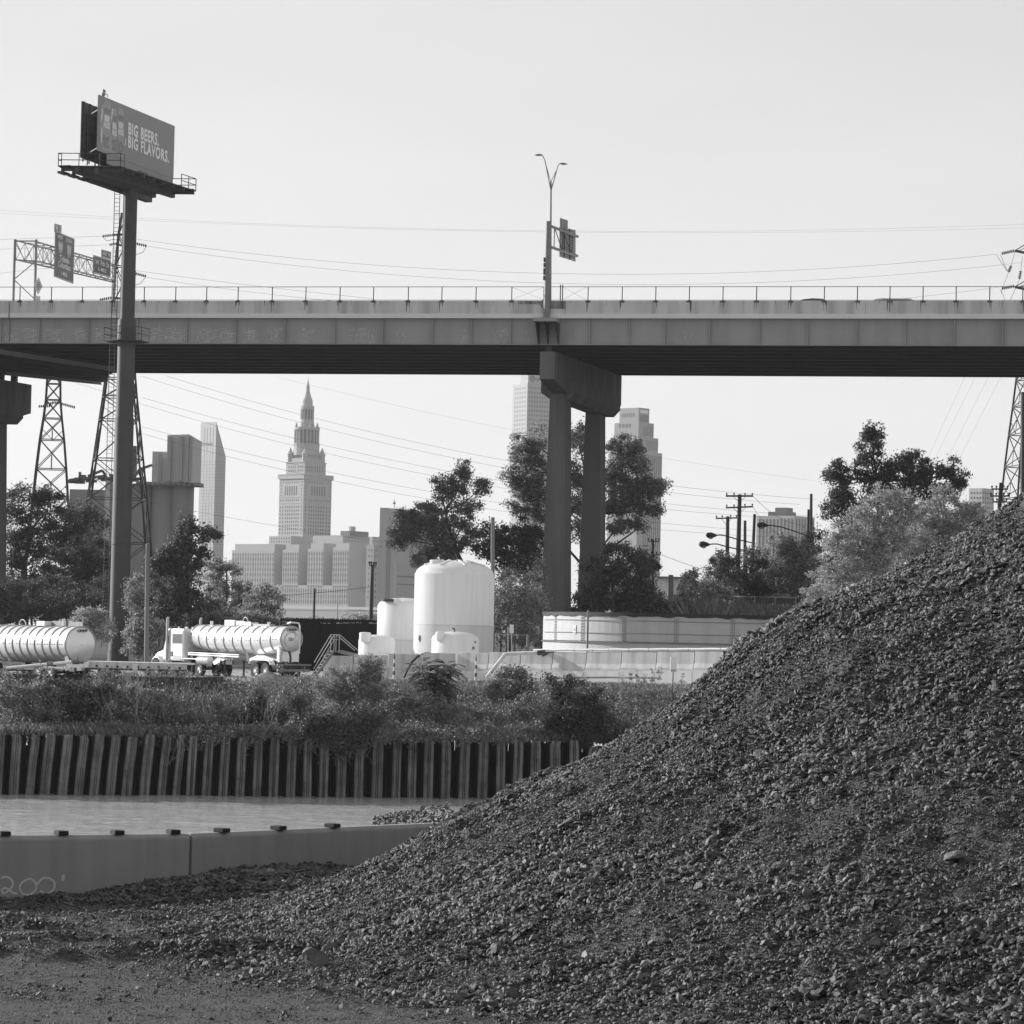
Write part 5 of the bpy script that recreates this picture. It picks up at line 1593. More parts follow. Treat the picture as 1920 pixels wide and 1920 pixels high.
# chain link bit left of the basin, and the one on the hill
def chain_fence(p0, p1, h, step, label, gate=False, thin=.035):
    p0 = Vector(p0); p1 = Vector(p1); L0 = (p1 - p0).length; n = max(1, round(L0 / step))
    t = thing("chain_link_fence", p0, label, "fence")
    for k in range(n + 1):
        a = p0.lerp(p1, k / n); MB().tube([a, a + UPV * h], thin, 6).build("fence_post", m_band, t)
    mb = MB(); mb.tube([p0 + UPV * h, p1 + UPV * h], thin * .8, 6); mb.tube([p0 + UPV * .1, p1 + UPV * .1], thin * .4, 4)
    mb.build("rail", m_band, t)
    mb = MB(); d = (p1 - p0).normalized(); s_ = 0.16
    k = -h
    while k < L0:
        a0, a1 = max(k, 0), min(k + h, L0)
        mb.bar(p0 + d * a0 + UPV * (a0 - k), p0 + d * a1 + UPV * (a1 - k), .007)
        mb.bar(p0 + d * a0 + UPV * (h - (a0 - k)), p0 + d * a1 + UPV * (h - (a1 - k)), .007)
        k += s_
    mb.build("mesh", m_steel_mid, t)
a = P(928, 1222, 236); b_ = P(990, 1222, 236)
chain_fence((a.x, 236, YARD + .0), (b_.x, 236, YARD + 0.0), P(950, 1190, 236).z - YARD, 1.6, "short chain link fence between the largest tank and the round basin")
def lz(x, y): return float(land_z(np.array([x]), np.array([float(y)]))[0])
a = P(1338, 1150, 300); b_ = P(1492, 1152, 292)
chain_fence((a.x, 300, lz(a.x, 300)), (b_.x, 292, lz(b_.x, 292)), 1.35, 2.6, "low chain link fence on the grassy hill behind the round basin")
post(990, 1190, 1222, 234, .12, "stout grey post at the end of the short chain link fence", m_steel_mid, "fence_post_stub", "post", zb=YARD)
# car on the hill
def hill_car():
    c = P(1474, 1140, 305); zg = P(1474, 1146, 305).z - 1.3
    zg = lz(c.x, 305)
    t = thing("parked_car", (c.x, 305, zg), "dark parked car behind the low chain link fence on the hill", "car")
    out = [(-2.4, .3), (-2.4, .9), (-1.8, 1.0), (-1.1, 1.45), (.5, 1.5), (1.5, 1.05), (2.4, .9), (2.45, .3)]
    sc_ = 1.25
    MB().prism([(c.x + a_ * sc_, 304, zg + z * sc_) for a_, z in out], (0, 1.8, 0)).build("body", M("dark paint", .05, .3, .05), t, bevel=.08)
    MB().prism([(c.x + a_ * sc_, 303.98, zg + z * sc_) for a_, z in ((-1.6, 1.05), (-1.05, 1.4), (.45, 1.44), (1.25, 1.05))], (0, 1.84, 0)).build("window", m_glass, t)
    for a_ in (-1.5, 1.5): MB().tube([(c.x + a_ * sc_, 303.9, zg + .38), (c.x + a_ * sc_, 304.2, zg + .38)], .38, 14).build("wheel", m_black, t)
hill_car()

# ------------------------------------------------------------------ dark slatted fence and the far pale viaduct
m_slat = M("dark fence sheeting", 0.03, 0.7, 0.3, 2)
a = P(522, 1228, 252); b_ = P(712, 1228, 252); zt0 = P(600, 1159.5, 252).z
t = thing("slatted_fence", (a.x, 252, YARD), "long black slatted screen fence behind the tanker and the small tanks", "fence")
mb = MB(); n = 96
for k in range(n):
    x = a.x + (b_.x - a.x) * k / n; w = (b_.x - a.x) / n
    zz = zt0 + .08 * ((k % 2) - .5) + .02 * math.sin(k * 1.3)
    mb.prism([(x, 252, YARD), (x + w * .5, 251.9, YARD), (x + w, 252, YARD), (x + w * .5, 252.06, YARD)], (0.04, 0, zz - YARD))
mb.build("slats", m_slat, t)
MB().box(((a.x + b_.x) / 2, 252.15, zt0 - .35), (b_.x - a.x, .1, .1)).box(((a.x + b_.x) / 2, 252.2, YARD + .7), (b_.x - a.x, .1, .1)).build("fence_rail", m_steel_dark, t)
mb = MB()
rr = random.Random(2)
for k in range(26):
    px = rr.uniform(600, 705); c = P(px, 1168 + rr.uniform(-1, 1), 251.8); mb.box(tuple(c), (rr.uniform(.05, .25), .02, .05))
mb.build("painted_light_chink", m_band, t)  # pale chips stand in for light showing between the slats
# louvred box at the fence's left end
c = P(540, 1175, 249)
t = thing("louvred_unit", (c.x, 249, YARD), "dark louvred box at the left end of the slatted fence", "equipment")
for k, (py, w) in enumerate(((1161, 18), (1166, 17), (1171, 16), (1176, 14))):
    p = P(539 - k * 0.6, py, 249); MB().box(tuple(p), (w / 24, 1.0, .1)).build("louvre", m_steel_mid if k else m_steel_dark, t, bevel=.02)
MB().box((c.x, 249, (P(540, 1160, 249).z + YARD) / 2), (.62, .8, P(540, 1160, 249).z - YARD)).build("housing", m_slat, t)
# viaduct strip
YV = 1200
a = P(455, 1135, YV); b_ = P(775, 1142, YV - 60)
m_far = M("distant concrete", 0.33, 0.9, 0.06, 0.02)
t = thing("viaduct", (a.x, YV, -8), "long low pale viaduct parapet in front of the ribbed city block", "bridge")
MB().hexa([(a.x, YV, -9), (b_.x, YV - 60, -9), (b_.x, YV - 50, -9), (a.x, YV + 10, -9)], [(a.x, YV, P(455, 1142, YV).z), (b_.x, YV - 60, P(775, 1147, YV - 60).z), (b_.x, YV - 50, P(775, 1147, YV - 60).z), (a.x, YV + 10, P(455, 1142, YV).z)]).build("wall", m_far, t)
MB().hexa([(a.x, YV - .6, P(455, 1140, YV).z), (b_.x, YV - 60.6, P(775, 1145, YV - 60).z), (b_.x, YV - 50, P(775, 1145, YV - 60).z), (a.x, YV + 10, P(455, 1140, YV).z)],
          [(a.x, YV - .6, P(455, 1134, YV).z), (b_.x, YV - 60.6, P(775, 1140, YV - 60).z), (b_.x, YV - 50, P(775, 1140, YV - 60).z), (a.x, YV + 10, P(455, 1134, YV).z)]).build("parapet", M("distant pale concrete", .45, .9, .05, .02), t)

# ------------------------------------------------------------------ wooden poles and lamps
def upole(pts_px, Y, r, label, arms=(), mat=None, zb=None, group="utility poles", lamp=None, name="utility_pole"):
    (x0, y0), (x1, y1) = pts_px      # bottom, top
    b0 = P(x0, y0, Y); t0 = P(x1, y1, Y)
    zb = zb if zb is not None else min(b0.z, lz(b0.x, Y))
    base = Vector((b0.x, Y, zb))
    t = thing(name, base, label, "pole", group)
    MB().tube([base, t0], [r * 1.15, r * .8], 10).build("pole", mat or m_wood, t, smooth=True)
    for (xa, xb, ya, yb, w) in arms:
        m_ = MB(); pa, pb_ = P(xa, ya, Y - .15), P(xb, yb, Y - .15); m_.bar(pa, pb_, w, w)
        m_.build("cross_arm", mat or m_wood, t)
        mi = MB()
        for f in (.03, .3, .7, .97):
            q_ = pa.lerp(pb_, f); mi.tube([q_, q_ + UPV * .32], [.05, .03], 6); mi.tube([q_ + UPV * .15, q_ + UPV * .3], .09, 8)
        mi.build("insulator", m_steel_dark, t)
        mid = P((xa + xb) / 2, ya + 12, Y - .1); m2 = MB(); m2.bar(pa.lerp(pb_, .25), mid, .04); m2.bar(pa.lerp(pb_, .75), mid, .04)
        m2.build("arm_brace", m_steel_dark, t)
    return t


post(275, 1020, 1236, 190, .15, "bare pale wooden pole just right of the billboard pole", m_wood_pale, "utility_pole", "pole", "utility poles", zb=YARD, top_px=277)
upole(((695, 1160), (698.5, 1058)), 262, .17, "dark pole with one short crossarm left of the white tanks", ((692, 705, 1060, 1061, .1),), zb=YARD)
post(588, 1103, 1160, 262, .11, "short bare dark pole above the slatted fence", m_wood, "utility_pole", "pole", "utility poles", zb=YARD, top_px=590)
post(633, 1128, 1160, 300, .05, "thin pale rod above the slatted fence", m_band, "utility_pole", "pole", "utility poles", zb=YARD)
post(925, 970, 1195, 262, .20, "tall plain grey pole behind the right side of the largest tank", m_wood_pale, "utility_pole", "pole", "utility poles", zb=YARD, top_px=924)
t = upole(((1382, 1110), (1387, 927)), 330, .26, "tallest utility pole with two stacked crossarms", ((1361, 1412, 930, 930, .18), (1361, 1412, 952, 950, .16)))
t = upole(((1363, 1100), (1364.5, 968)), 345, .24, "shorter pole with a crossarm left of the tallest utility pole", ((1342, 1382, 972, 971, .15),))
post(1396, 976, 1100, 350, .2, "bare pole just right of the tallest utility pole", m_wood, "utility_pole", "pole", "utility poles", top_px=1397)
post(1409, 964, 1095, 335, .2, "bare leaning pole second right of the tallest utility pole", m_wood, "utility_pole", "pole", "utility poles", top_px=1415)
post(1520, 926, 1070, 360, .2, "tall bare pole in front of the striped office block", m_wood, "utility_pole", "pole", "utility poles", top_px=1521)
upole(((1224, 1100), (1224, 1011)), 330, .16, "dark pole with crossarms before the stepped skyscraper's foot", ((1215, 1236, 1015, 1015, .1), (1213, 1239, 1040, 1040, .08)))
tm = post(1258, 1078, 1170, 296, .28, "square pale concrete post in the bushes right of the centre pier", m_wood_pale, "concrete_post", "post")
def cobra(pb_, arm_pts, Y, label, zb=None, post_r=.15, with_pole=True):
    x0, y0, x1, y1 = pb_
    b0 = P(x0, y0, Y); t0 = P(x1, y1, Y)
    zb = zb if zb is not None else lz(b0.x, Y)
    t = thing("street_lamp", (b0.x, Y, zb), label, "street lamp", "old cobra head street lamps")
    MB().tube([(b0.x, Y, zb), t0], [post_r, post_r * .8], 10).build("pole", m_wood, t, smooth=True)
    MB().tube([P(x, y, Y) for x, y in arm_pts], .06, 8).build("lamp_arm", m_steel_dark, t, smooth=True)
    (xe, ye) = arm_pts[-1]; c = P(xe, ye, Y)
    MB().tube([c + Vector((.1, 0, 0)), c + Vector((-.15, 0, 0)), c + Vector((-.5, 0, .02)), c + Vector((-.85, 0, .0)), c + Vector((-.98, 0, -.03))], [.08, .2, .3, .26, .06], 12).build("lamp_head", m_steel_dark, t, smooth=True)
    MB().lathe((c.x - .5, c.y, c.z - .38), [(.02, 0), (.2, .05), (.26, .2)], 14).build("lamp_glass", m_band, t, smooth=True)
cobra((1514, 1080, 1516, 955), [(1515, 1005), (1490, 996), (1465, 988), (1445, 985), (1438, 985)], 318, "street lamp with long arm on the pole before the striped office block")
cobra((1412, 1100, 1413, 1010), [(1411, 1018), (1385, 1012), (1362, 1005), (1350, 1003), (1342, 1004)], 322, "upper one of two street lamps reaching left by the utility poles")
cobra((1398, 1100, 1399, 1025), [(1397, 1032), (1370, 1027), (1345, 1020), (1335, 1020), (1329, 1021)], 310, "lower one of two street lamps reaching left by the utility poles")
m_wire_s = m_wire
for k, (pts, lab) in enumerate((([(1412, 930), (1470, 975), (1520, 985)], "service wire sagging from the tallest utility pole to the right"),
                                 ([(1412, 951), (1460, 1003), (1520, 1010)], "lower service wire right of the tallest utility pole"),
                                 ([(1240, 1040), (1300, 1062), (1360, 1080)], "low wire running right from the dark pole with crossarms"),
                                 ([(440, 1120), (590, 1112), (696, 1100)], "low wire strung to the dark pole left of the tanks"))):
    wire(pts, 330 if k < 3 else 262, 335 if k < 3 else 262, lab, .02)
# small twin-arm pole at the far right
upole(((1872, 960), (1877, 905)), 300, .2, "short pole with three small crossarms at the heap's crest", ((1859, 1890, 917, 917, .14), (1857, 1893, 930, 930, .14), (1861, 1888, 941, 941, .14)), zb=P(1872, 990, 300).z)

# ------------------------------------------------------------------ dark low wall on the left bank
a = P(-60, 1262, 176); b_ = P(352, 1263, 177.5); c = P(413, 1262, 181)
m_dwall = M("dark weathered steel bin", 0.06, 0.8, 0.2, 1.0, streak=0.2, streak_scale=2)
t = thing("steel_wall", (a.x, 176, -4.4), "low dark steel retaining wall in front of the tankers at the left", "wall")
MB().hexa([(a.x, 176, -4.6), (b_.x, 177.5, -4.6), (b_.x, 178.3, -4.6), (a.x, 176.8, -4.6)], [(a.x, 176, a.z), (b_.x, 177.5, a.z), (b_.x, 178.3, a.z), (a.x, 176.8, a.z)]).build("wall_panel", m_dwall, t)
MB().hexa([(b_.x + .01, 177.5, -4.6), (c.x, 181, -4.6), (c.x + .1, 182, -4.6), (b_.x + .01, 178.3, -4.6)], [(b_.x + .01, 177.5, a.z), (c.x, 181, a.z + .02), (c.x + .1, 182, a.z + .02), (b_.x + .01, 178.3, a.z)]).build("wall_panel", m_slat, t)
# ------------------------------------------------------------------ tanker trucks
class Frame:
    def __init__(s, o, ang):
        """ang: heading measured from +Y towards -X"""
        s.o = Vector(o); s.a = Vector((-math.sin(ang), math.cos(ang), 0)); s.b = Vector((-math.cos(ang), -math.sin(ang), 0))
    def __call__(s, a, b_, c): return s.o + s.a * a + s.b * b_ + UPV * c


def fbox(mb, f, a0, a1, b0, b1, c0, c1):
    return mb.hexa([f(a0, b0, c0), f(a1, b0, c0), f(a1, b1, c0), f(a0, b1, c0)], [f(a0, b0, c1), f(a1, b0, c1), f(a1, b1, c1), f(a0, b1, c1)])


def wheel(f, a, b_, r, parent, w=.28, side=1):
    """tyre with rim; sits at local (a, b)"""
    c = f(a, b_, r)
    n = 24; mb = MB(); ax = f.b * side
    def ring(rad, off): return [c + ax * off + (f.a * math.cos(2 * math.pi * k / n) + UPV * math.sin(2 * math.pi * k / n)) * rad for k in range(n)]
    rings = [ring(r * .6, 0.0), ring(r * .93, 0.0), ring(r, .05), ring(r, w - .05), ring(r * .93, w), ring(r * .62, w), ring(r * .60, w * .6)]
    vs = [v for q in rings for v in q]
    fs = [(i * n + k, i * n + (k + 1) % n, (i + 1) * n + (k + 1) % n, (i + 1) * n + k) for i in range(len(rings) - 1) for k in range(n)]
    mb.add(vs, fs); t = mb.build("wheel", m_black, parent, smooth=True)
    mr_ = MB(); rr_ = [ring(r * .59, w * .9), ring(r * .52, w * .6), ring(r * .25, w * .55), ring(r * .22, w * .95), ring(.01, w * .95)]
    vs = [v for q in rr_ for v in q]
    mr_.add(vs, [(i * n + k, i * n + (k + 1) % n, (i + 1) * n + (k + 1) % n, (i + 1) * n + k) for i in range(len(rr_) - 1) for k in range(n)])
    mr_.build("rim", m_rim, t, smooth=True)
    return t


def tank_body(f, parent, a0, a1, R0, zc, Rmid=None, sag=0.0, hoops=10, dish=.16):
    """a0 rear, a1 front; radius R0 at the ends, Rmid in the middle, the axis sags so the top stays level"""
    Rmid = Rmid or R0
    n = 48; st = 24
    def sec(u):
        m_ = math.sin(math.pi * u); m_ = min(1.0, m_ * 1.35)
        r = R0 + (Rmid - R0) * m_; return r, zc - (r - R0) - sag * m_ * 0
    rings = []
    def ring(a, r, z, k_r=1.0): return [f(a, r * k_r * math.cos(2 * math.pi * k / n), z + r * k_r * math.sin(2 * math.pi * k / n)) for k in range(n)]
    r, z = sec(0)
    for q in (0.02, .35, .6, .8, .93, .99): rings.append(ring(a0 - dish * (1 - q * q), r, z, q))
    for i_ in range(st + 1):
        u = i_ / st; r, z = sec(u); rings.append(ring(a0 + (a1 - a0) * u, r, z))
    for q in (.99, .93, .8, .6, .35, .02): rings.append(ring(a1 + dish * (1 - q * q), R0, zc, q))
    mb = MB().add([v for q in rings for v in q], [(i * n + k, i * n + (k + 1) % n, (i + 1) * n + (k + 1) % n, (i + 1) * n + k) for i in range(len(rings) - 1) for k in range(n)])
    shell = mb.build("tank_shell", m_tank_alu, parent, smooth=True)
    for i_ in range(hoops):
        u = (i_ + .03) / (hoops - 1 + .06); r, z = sec(u); a = a0 + (a1 - a0) * u
        rg = [ring(a - .045, r + .004, z), ring(a - .04, r + .05, z), ring(a + .04, r + .05, z), ring(a + .045, r + .004, z)]
        MB().add([v for q in rg for v in q], [(j * n + k, j * n + (k + 1) % n, (j + 1) * n + (k + 1) % n, (j + 1) * n + k) for j in range(3) for k in range(n)]).build("ring_band", m_band, parent, smooth=True)
    # row of dark reflector dots
    mbd = MB()
    for i_ in range(hoops * 3):
        u = (i_ + .5) / (hoops * 3); r, z = sec(u); a = a0 + (a1 - a0) * u
        if i_ % 3 == 0: continue
        mbd.prism([f(a - .07, r + .01, z - .03 - .0), f(a + .07, r + .01, z - .03), f(a + .07, r + .01, z + .03), f(a - .07, r + .01, z + .03)], f.b * .01)
    mbd.build("reflector_strip", m_steel_mid, parent)
    return sec


# --- tanker with tractor
ANG = math.radians(34)
rear = P(546, 1198, 197.5)
f = Frame((rear.x, rear.y, YARD), ANG)
zc = rear.z - YARD
tt = thing("tanker_truck", f(5, 0, 0), "white tractor with ribbed tank trailer parked facing left, its rear end towards the stairs", "truck")
R0 = .76
sec = tank_body(f, tt, 0, 11.6, R0, zc, .92, hoops=11, dish=.12)
# rear ring, number, lamps, rear rail
mb = MB(); n = 40
ringpts = [f(-.03, (R0 + .0) * math.cos(2 * math.pi * k / n), zc + (R0) * math.sin(2 * math.pi * k / n)) for k in range(n + 1)]
mb.tube(ringpts, .055, 6, cap=False); mb.build("end_ring", m_band, tt, smooth=True)
ri = [f(-.14, .52 * math.cos(2 * math.pi * k / n), zc - .1 + .52 * math.sin(2 * math.pi * k / n)) for k in range(n + 1)]
MB().tube(ri, .02, 5, cap=False).build("manway_ring", m_band, tt)
text("221", "lettering", f(-.2, .28, zc - .02), -f.b, UPV, .26, m_steel_dark, tt, bold=.004, depth=.003)
mb = MB(); fbox(mb, f, -.2, -.14, -.28, .32, zc + .5, zc + .66); mb.build("lamp_plate", m_band, tt)
for b_ in (-.18, .02, .22): MB().tube([f(-.20, b_, zc + .58), f(-.24, b_, zc + .58)], .065, 10).build("tail_lamp", m_steel_dark, tt)
MB().tube([f(-.3, -.42, zc - .9), f(-.3, -.42, zc + .8), f(-.25, -.38, zc + .98), f(-.1, .1, zc + 1.02), f(.3, .12, zc + .95)], .05, 8).build("hose_rail", m_white, tt, smooth=True)
# top works
mb = MB(); fbox(mb, f, 4.6, 6.6, -.28, .28, zc + R0 + .0, zc + R0 + .22); mb.build("manhole_box", m_tank_alu, tt, bevel=.02)
mb = MB(); fbox(mb, f, 6.6, 7.9, -.3, .35, zc + R0 - .02, zc + R0 + .34); mb.build("spill_box", m_white, tt, bevel=.03)
mb = MB(); fbox(mb, f, 2.4, 4.6, -.2, .2, zc + R0 + .0, zc + R0 + .12); mb.build("walkway", m_band, tt)
hh = [f(5.8 + .32 * math.cos(t_), .0, zc + R0 + .22 + .32 * math.sin(t_)) for t_ in np.linspace(0, math.pi, 9)]
MB().tube(hh, .035, 6).build("grab_hoop", m_tank_alu, tt)
for a in (2.8, 10.2): MB().tube([f(a, 0, zc + R0 - .03), f(a, 0, zc + R0 + .26)], .1, 10).build("vent", m_tank_alu, tt)
# frame rails, bumper, running gear
mb = MB()
for b_ in (-.42, .42): fbox(mb, f, -.3, 4.4, b_ - .06, b_ + .06, .95, 1.15)
for b_ in (-.4, .4): fbox(mb, f, 8.0, 16.2, b_ - .06, b_ + .06, .82, 1.05)
mb.build("chassis_rail", m_steel_dark, tt)
mb = MB()
fbox(mb, f, -.45, -.3, -1.15, 1.15, .55, .70); fbox(mb, f, -.5, -.38, -1.2, 1.2, .92, 1.02); fbox(mb, f, -.4, -.3, -.85, -.72, .5, 1.0); fbox(mb, f, -.4, -.3, .72, .85, .5, 1.0)
mb.build("rear_bumper", m_steel_mid, tt)
mb = MB()
for b_ in (-.95, -.5, .55, .98): mb.tube([f(-.52, b_, .82), f(-.4, b_, .82)], .08, 8)
fbox(mb, f, -.35, .2, -.7, .7, .75, .92); mb.tube([f(-.3, -.3, .5), f(1.2, -.3, .45)], .11, 10); mb.tube([f(-.4, .25, .7), f(-.4, .25, 1.5), f(-.2, .25, zc - R0)], .07, 8)
mb.build("rear_fitting", m_steel_dark, tt)
for a in (1.2, 2.45):
    for b_ in (.86,): wheel(f, a, b_, .54, tt, .28, 1)
    for b_ in (-.86,): wheel(f, a, b_, .54, tt, .28, -1)
    MB().tube([f(a, -.85, .54), f(a, .85, .54)], .09, 8).build("axle", m_steel_dark, tt)
# fender over the tandem: a bent white strip
fd = []
prof = [(.45, .95), (.62, 1.15), (.95, 1.22), (2.6, 1.22), (3.0, 1.16), (3.15, .98)]
mb = MB()
for (a0, z0), (a1, z1) in zip(prof[:-1], prof[1:]):
    mb.hexa([f(a0, .84, z0 - .03), f(a1, .84, z1 - .03), f(a1, 1.2, z1 - .03), f(a0, 1.2, z0 - .03)], [f(a0, .84, z0 + .03), f(a1, .84, z1 + .03), f(a1, 1.2, z1 + .03), f(a0, 1.2, z0 + .03)])
mb.build("fender", m_white, tt)
for a in (.4, 4.6, 8.2):
    for b_ in (-.6, .6): MB().bar(f(a, b_ * .7, 1.1), f(a, b_, zc - .45), .12, .1).build("tank_strut", m_tank_alu, tt)
mb = MB(); fbox(mb, f, 0.2, .5, -.7, .7, 1.1, zc - .55)
mb.build("tank_cradle", m_tank_alu, tt)
mb = MB(); mb.prism([f(.6, .1, 1.1), f(.6, .9, 1.22), f(3.6, .9, 1.22), f(3.6, .1, 1.55)], UPV * .04); mb.build("side_shelf", m_white, tt)
mb = MB(); mb.tube([f(4.8, .98, 1.35), f(11.4, 1.0, 1.40)], .045, 8); mb.tube([f(4.8, .98, 1.48), f(11.4, 1.0, 1.52)], .03, 8); mb.build("side_pipe", m_white, tt)
mb = MB(); mb.tube([f(8.6, .95, 1.05), f(10.0, .95, 1.05)], .27, 16); mb.build("fuel_tank", m_tank_alu, tt, smooth=True)
mb = MB()
for k in range(7): mb.tube([f(8.7 + k * .2, .95, 1.05), f(8.76 + k * .2, .95, 1.05)], .29, 16)
mb.build("fuel_tank_band", m_band, tt)
mb = MB(); mb.prism([f(6.9, .8, 1.15), f(8.0, .95, .8), f(8.3, .95, .95), f(7.6, .9, 1.3)], -f.b * .4); mb.build("landing_shield", m_white, tt)
MB().tube([f(7.6, .8, .7), f(7.3, .8, 1.1)], .09, 8).bar(f(7.1, .7, .05), f(7.1, .7, 1.1), .12).bar(f(7.1, -.7, .05), f(7.1, -.7, 1.1), .12).build("landing_leg", m_steel_dark, tt)
for a in (9.8, 11.1, 15.6):
    for s_ in (1, -1): wheel(f, a, .82 * s_, .52, tt, .28, s_)
    MB().tube([f(a, -.85, .52), f(a, .85, .52)], .09, 8).build("axle", m_steel_dark, tt)
mb = MB()
prof = [(9.2, 1.0), (9.3, 1.13), (11.7, 1.13), (11.8, .95)]
for (a0, z0), (a1, z1) in zip(prof[:-1], prof[1:]):
    mb.hexa([f(a0, .82, z0 - .03), f(a1, .82, z1 - .03), f(a1, 1.18, z1 - .03), f(a0, 1.18, z0 - .03)], [f(a0, .82, z0 + .03), f(a1, .82, z1 + .03), f(a1, 1.18, z1 + .03), f(a0, 1.18, z0 + .03)])
mb.build("fender", m_white, tt)
# tractor cab: sleeper + cab + hood
CZ = P(340, 1178.5, 208).z - YARD
m_cab = M("white cab paint", .62, .4, .03, 1.0, spec=.5)
mb = MB()
fbox(mb, f, 11.9, 14.3, -1.12, 1.12, .95, CZ)
cab = mb.build("cab", m_cab, tt, bevel=.14)
mb = MB().prism([f(14.25, -1.05, 1.0), f(14.75, -1.05, 1.0), f(14.75, -1.05, 1.7), f(14.3, -1.05, CZ - .25)], f.b * 2.1); mb.build("windscreen_frame", m_cab, tt, bevel=.05)
mb = MB().prism([f(14.76, -.9, 1.72), f(14.77, -.9, 1.72), f(14.36, -.9, CZ - .33), f(14.33, -.9, CZ - .33)], f.b * 1.8); mb.build("windscreen", m_glass, tt)
mb = MB().prism([f(14.6, -.85, .8), f(16.3, -.80, .75), f(16.42, -.80, 1.25), f(16.0, -.80, 1.5), f(14.75, -.85, 1.75)], f.b * 1.66); mb.build("hood", m_cab, tt, bevel=.15)
for s_ in (1, -1):
    pr = [(15.0, .75), (15.1, 1.05), (15.35, 1.2), (15.8, 1.2), (16.1, 1.05), (16.3, .7)]
    mb = MB()
    for (a0, z0), (a1, z1) in zip(pr[:-1], pr[1:]):
        mb.hexa([f(a0, .75 * s_, z0 - .1), f(a1, .75 * s_, z1 - .1), f(a1, 1.15 * s_, z1 - .1), f(a0, 1.15 * s_, z0 - .1)], [f(a0, .75 * s_, z0 + .04), f(a1, .75 * s_, z1 + .04), f(a1, 1.15 * s_, z1), f(a0, 1.15 * s_, z0)])
    mb.build("front_fender", m_cab, tt, bevel=.04)
mb = MB(); fbox(mb, f, 12.1, 13.35, 1.10, 1.14, CZ - .95, CZ - .35); mb.build("side_window", m_glass, tt, bevel=.01)
mb = MB(); fbox(mb, f, 12.04, 13.41, 1.10, 1.13, CZ - 1.01, CZ - .29); mb.build("window_frame", m_band, tt, bevel=.01)
mb = MB(); fbox(mb, f, 13.9, 14.2, 1.10, 1.14, CZ - 1.0, CZ - .45); mb.build("side_window", m_glass, tt)
mb = MB(); fbox(mb, f, 13.3, 13.6, 1.115, 1.15, 1.25, 1.55); mb.build("intake_grille", m_steel_dark, tt)
mb = MB(); fbox(mb, f, 12.2, 13.2, 1.115, 1.13, 1.0, 1.3); mb.build("locker_door", m_band, tt)
for s_ in (1, -1):
    MB().tube([f(13.95, 1.22 * s_, .95), f(13.95, 1.22 * s_, CZ + .55), f(13.85, 1.22 * s_, CZ + .72)], .085, 12).build("exhaust_stack", m_rim, tt, smooth=True)
    MB().tube([f(14.6, 1.15 * s_, 1.7), f(14.75, 1.4 * s_, 1.75), f(14.75, 1.4 * s_, 2.4), f(14.6, 1.15 * s_, 2.4)], .025, 6).build("mirror_bracket", m_steel_mid, tt)
    mb = MB(); fbox(mb, f, 14.7, 14.8, 1.3 * s_, 1.5 * s_, 1.8, 2.35); mb.build("mirror", m_steel_dark, tt, bevel=.03)
for a, b_ in ((12.3, .6), (12.3, -.6), (13.6, .5), (13.6, 0), (13.6, -.5)):
    MB().tube([f(a, b_, CZ - .01), f(a + .12, b_, CZ + .09)], .07, 8).build("roof_lamp", m_band, tt)
mb = MB(); fbox(mb, f, 11.2, 11.8, -.8, .8, .9, 1.6); mb.build("cab_rear_gear", m_steel_dark, tt)

# --- second tanker at the left edge
ANG2 = math.radians(38)
rear = P(151, 1208.5, 176)
f2 = Frame((rear.x, rear.y, YARD), ANG2)
zc2 = rear.z - YARD
t2k = thing("tank_trailer", f2(5, 0, 0), "large ribbed white tank trailer cut off by the left edge of the picture", "trailer")
R2 = .965
tank_body(f2, t2k, 0, 12.5, R2, zc2, 1.0, hoops=16, dish=.10)
mb = MB(); n = 44
mb.tube([f2(-.02, R2 * math.cos(2 * math.pi * k / n), zc2 + R2 * math.sin(2 * math.pi * k / n)) for k in range(n + 1)], .035, 6, cap=False); mb.build("end_ring", m_band, t2k, smooth=True)
mb = MB(); fbox(mb, f2, -.16, -.1, -.32, .22, zc2 + .70, zc2 + .84); mb.build("lamp_plate", m_band, t2k)
for b_ in (-.22, -.05, .12): MB().tube([f2(-.15, b_, zc2 + .77), f2(-.2, b_, zc2 + .77)], .055, 10).build("tail_lamp", m_steel_dark, t2k)
# catwalk boxes on top
mb = MB(); fbox(mb, f2, 3.4, 4.3, -.15, .35, zc2 + R2 + .02, zc2 + R2 + .28); mb.build("manhole_box", m_white, t2k, bevel=.02)
mb = MB(); fbox(mb, f2, 1.2, 3.4, -.15, -.1, zc2 + R2 - .05, zc2 + R2 + .3); fbox(mb, f2, -.0, 1.2, -.15, -.1, zc2 + R2 - .03, zc2 + R2 + .28); mb.build("spill_guard", m_steel_mid, t2k)
MB().tube([f2(1.9, 0, zc2 + R2), f2(1.9, 0, zc2 + R2 + .4)], .07, 8).build("vent", m_tank_alu, t2k)
MB().tube([f2(6.5 + .4 * math.cos(t_), .0, zc2 + R2 + .35 * math.sin(t_)) for t_ in np.linspace(0, math.pi, 9)], .03, 6).build("grab_hoop", m_tank_alu, t2k)
mb = MB()
for b_ in (-.45, .45): fbox(mb, f2, -.3, 12, b_ - .07, b_ + .07, .55, .78)
mb.build("chassis_rail", m_steel_dark, t2k)
mb = MB()
for a in (.4, 3.5, 7.0):
    for b_ in (-.55, .55): mb.bar(f2(a, b_ * .8, .7), f2(a, b_, zc2 - .6), .14, .12)
mb.prism([f2(.1, -.5, .6), f2(.1, .5, .6), f2(.1, .72, zc2 - .62), f2(.1, -.72, zc2 - .62)], f2.a * .4)
mb.build("tank_cradle", m_tank_alu, t2k)
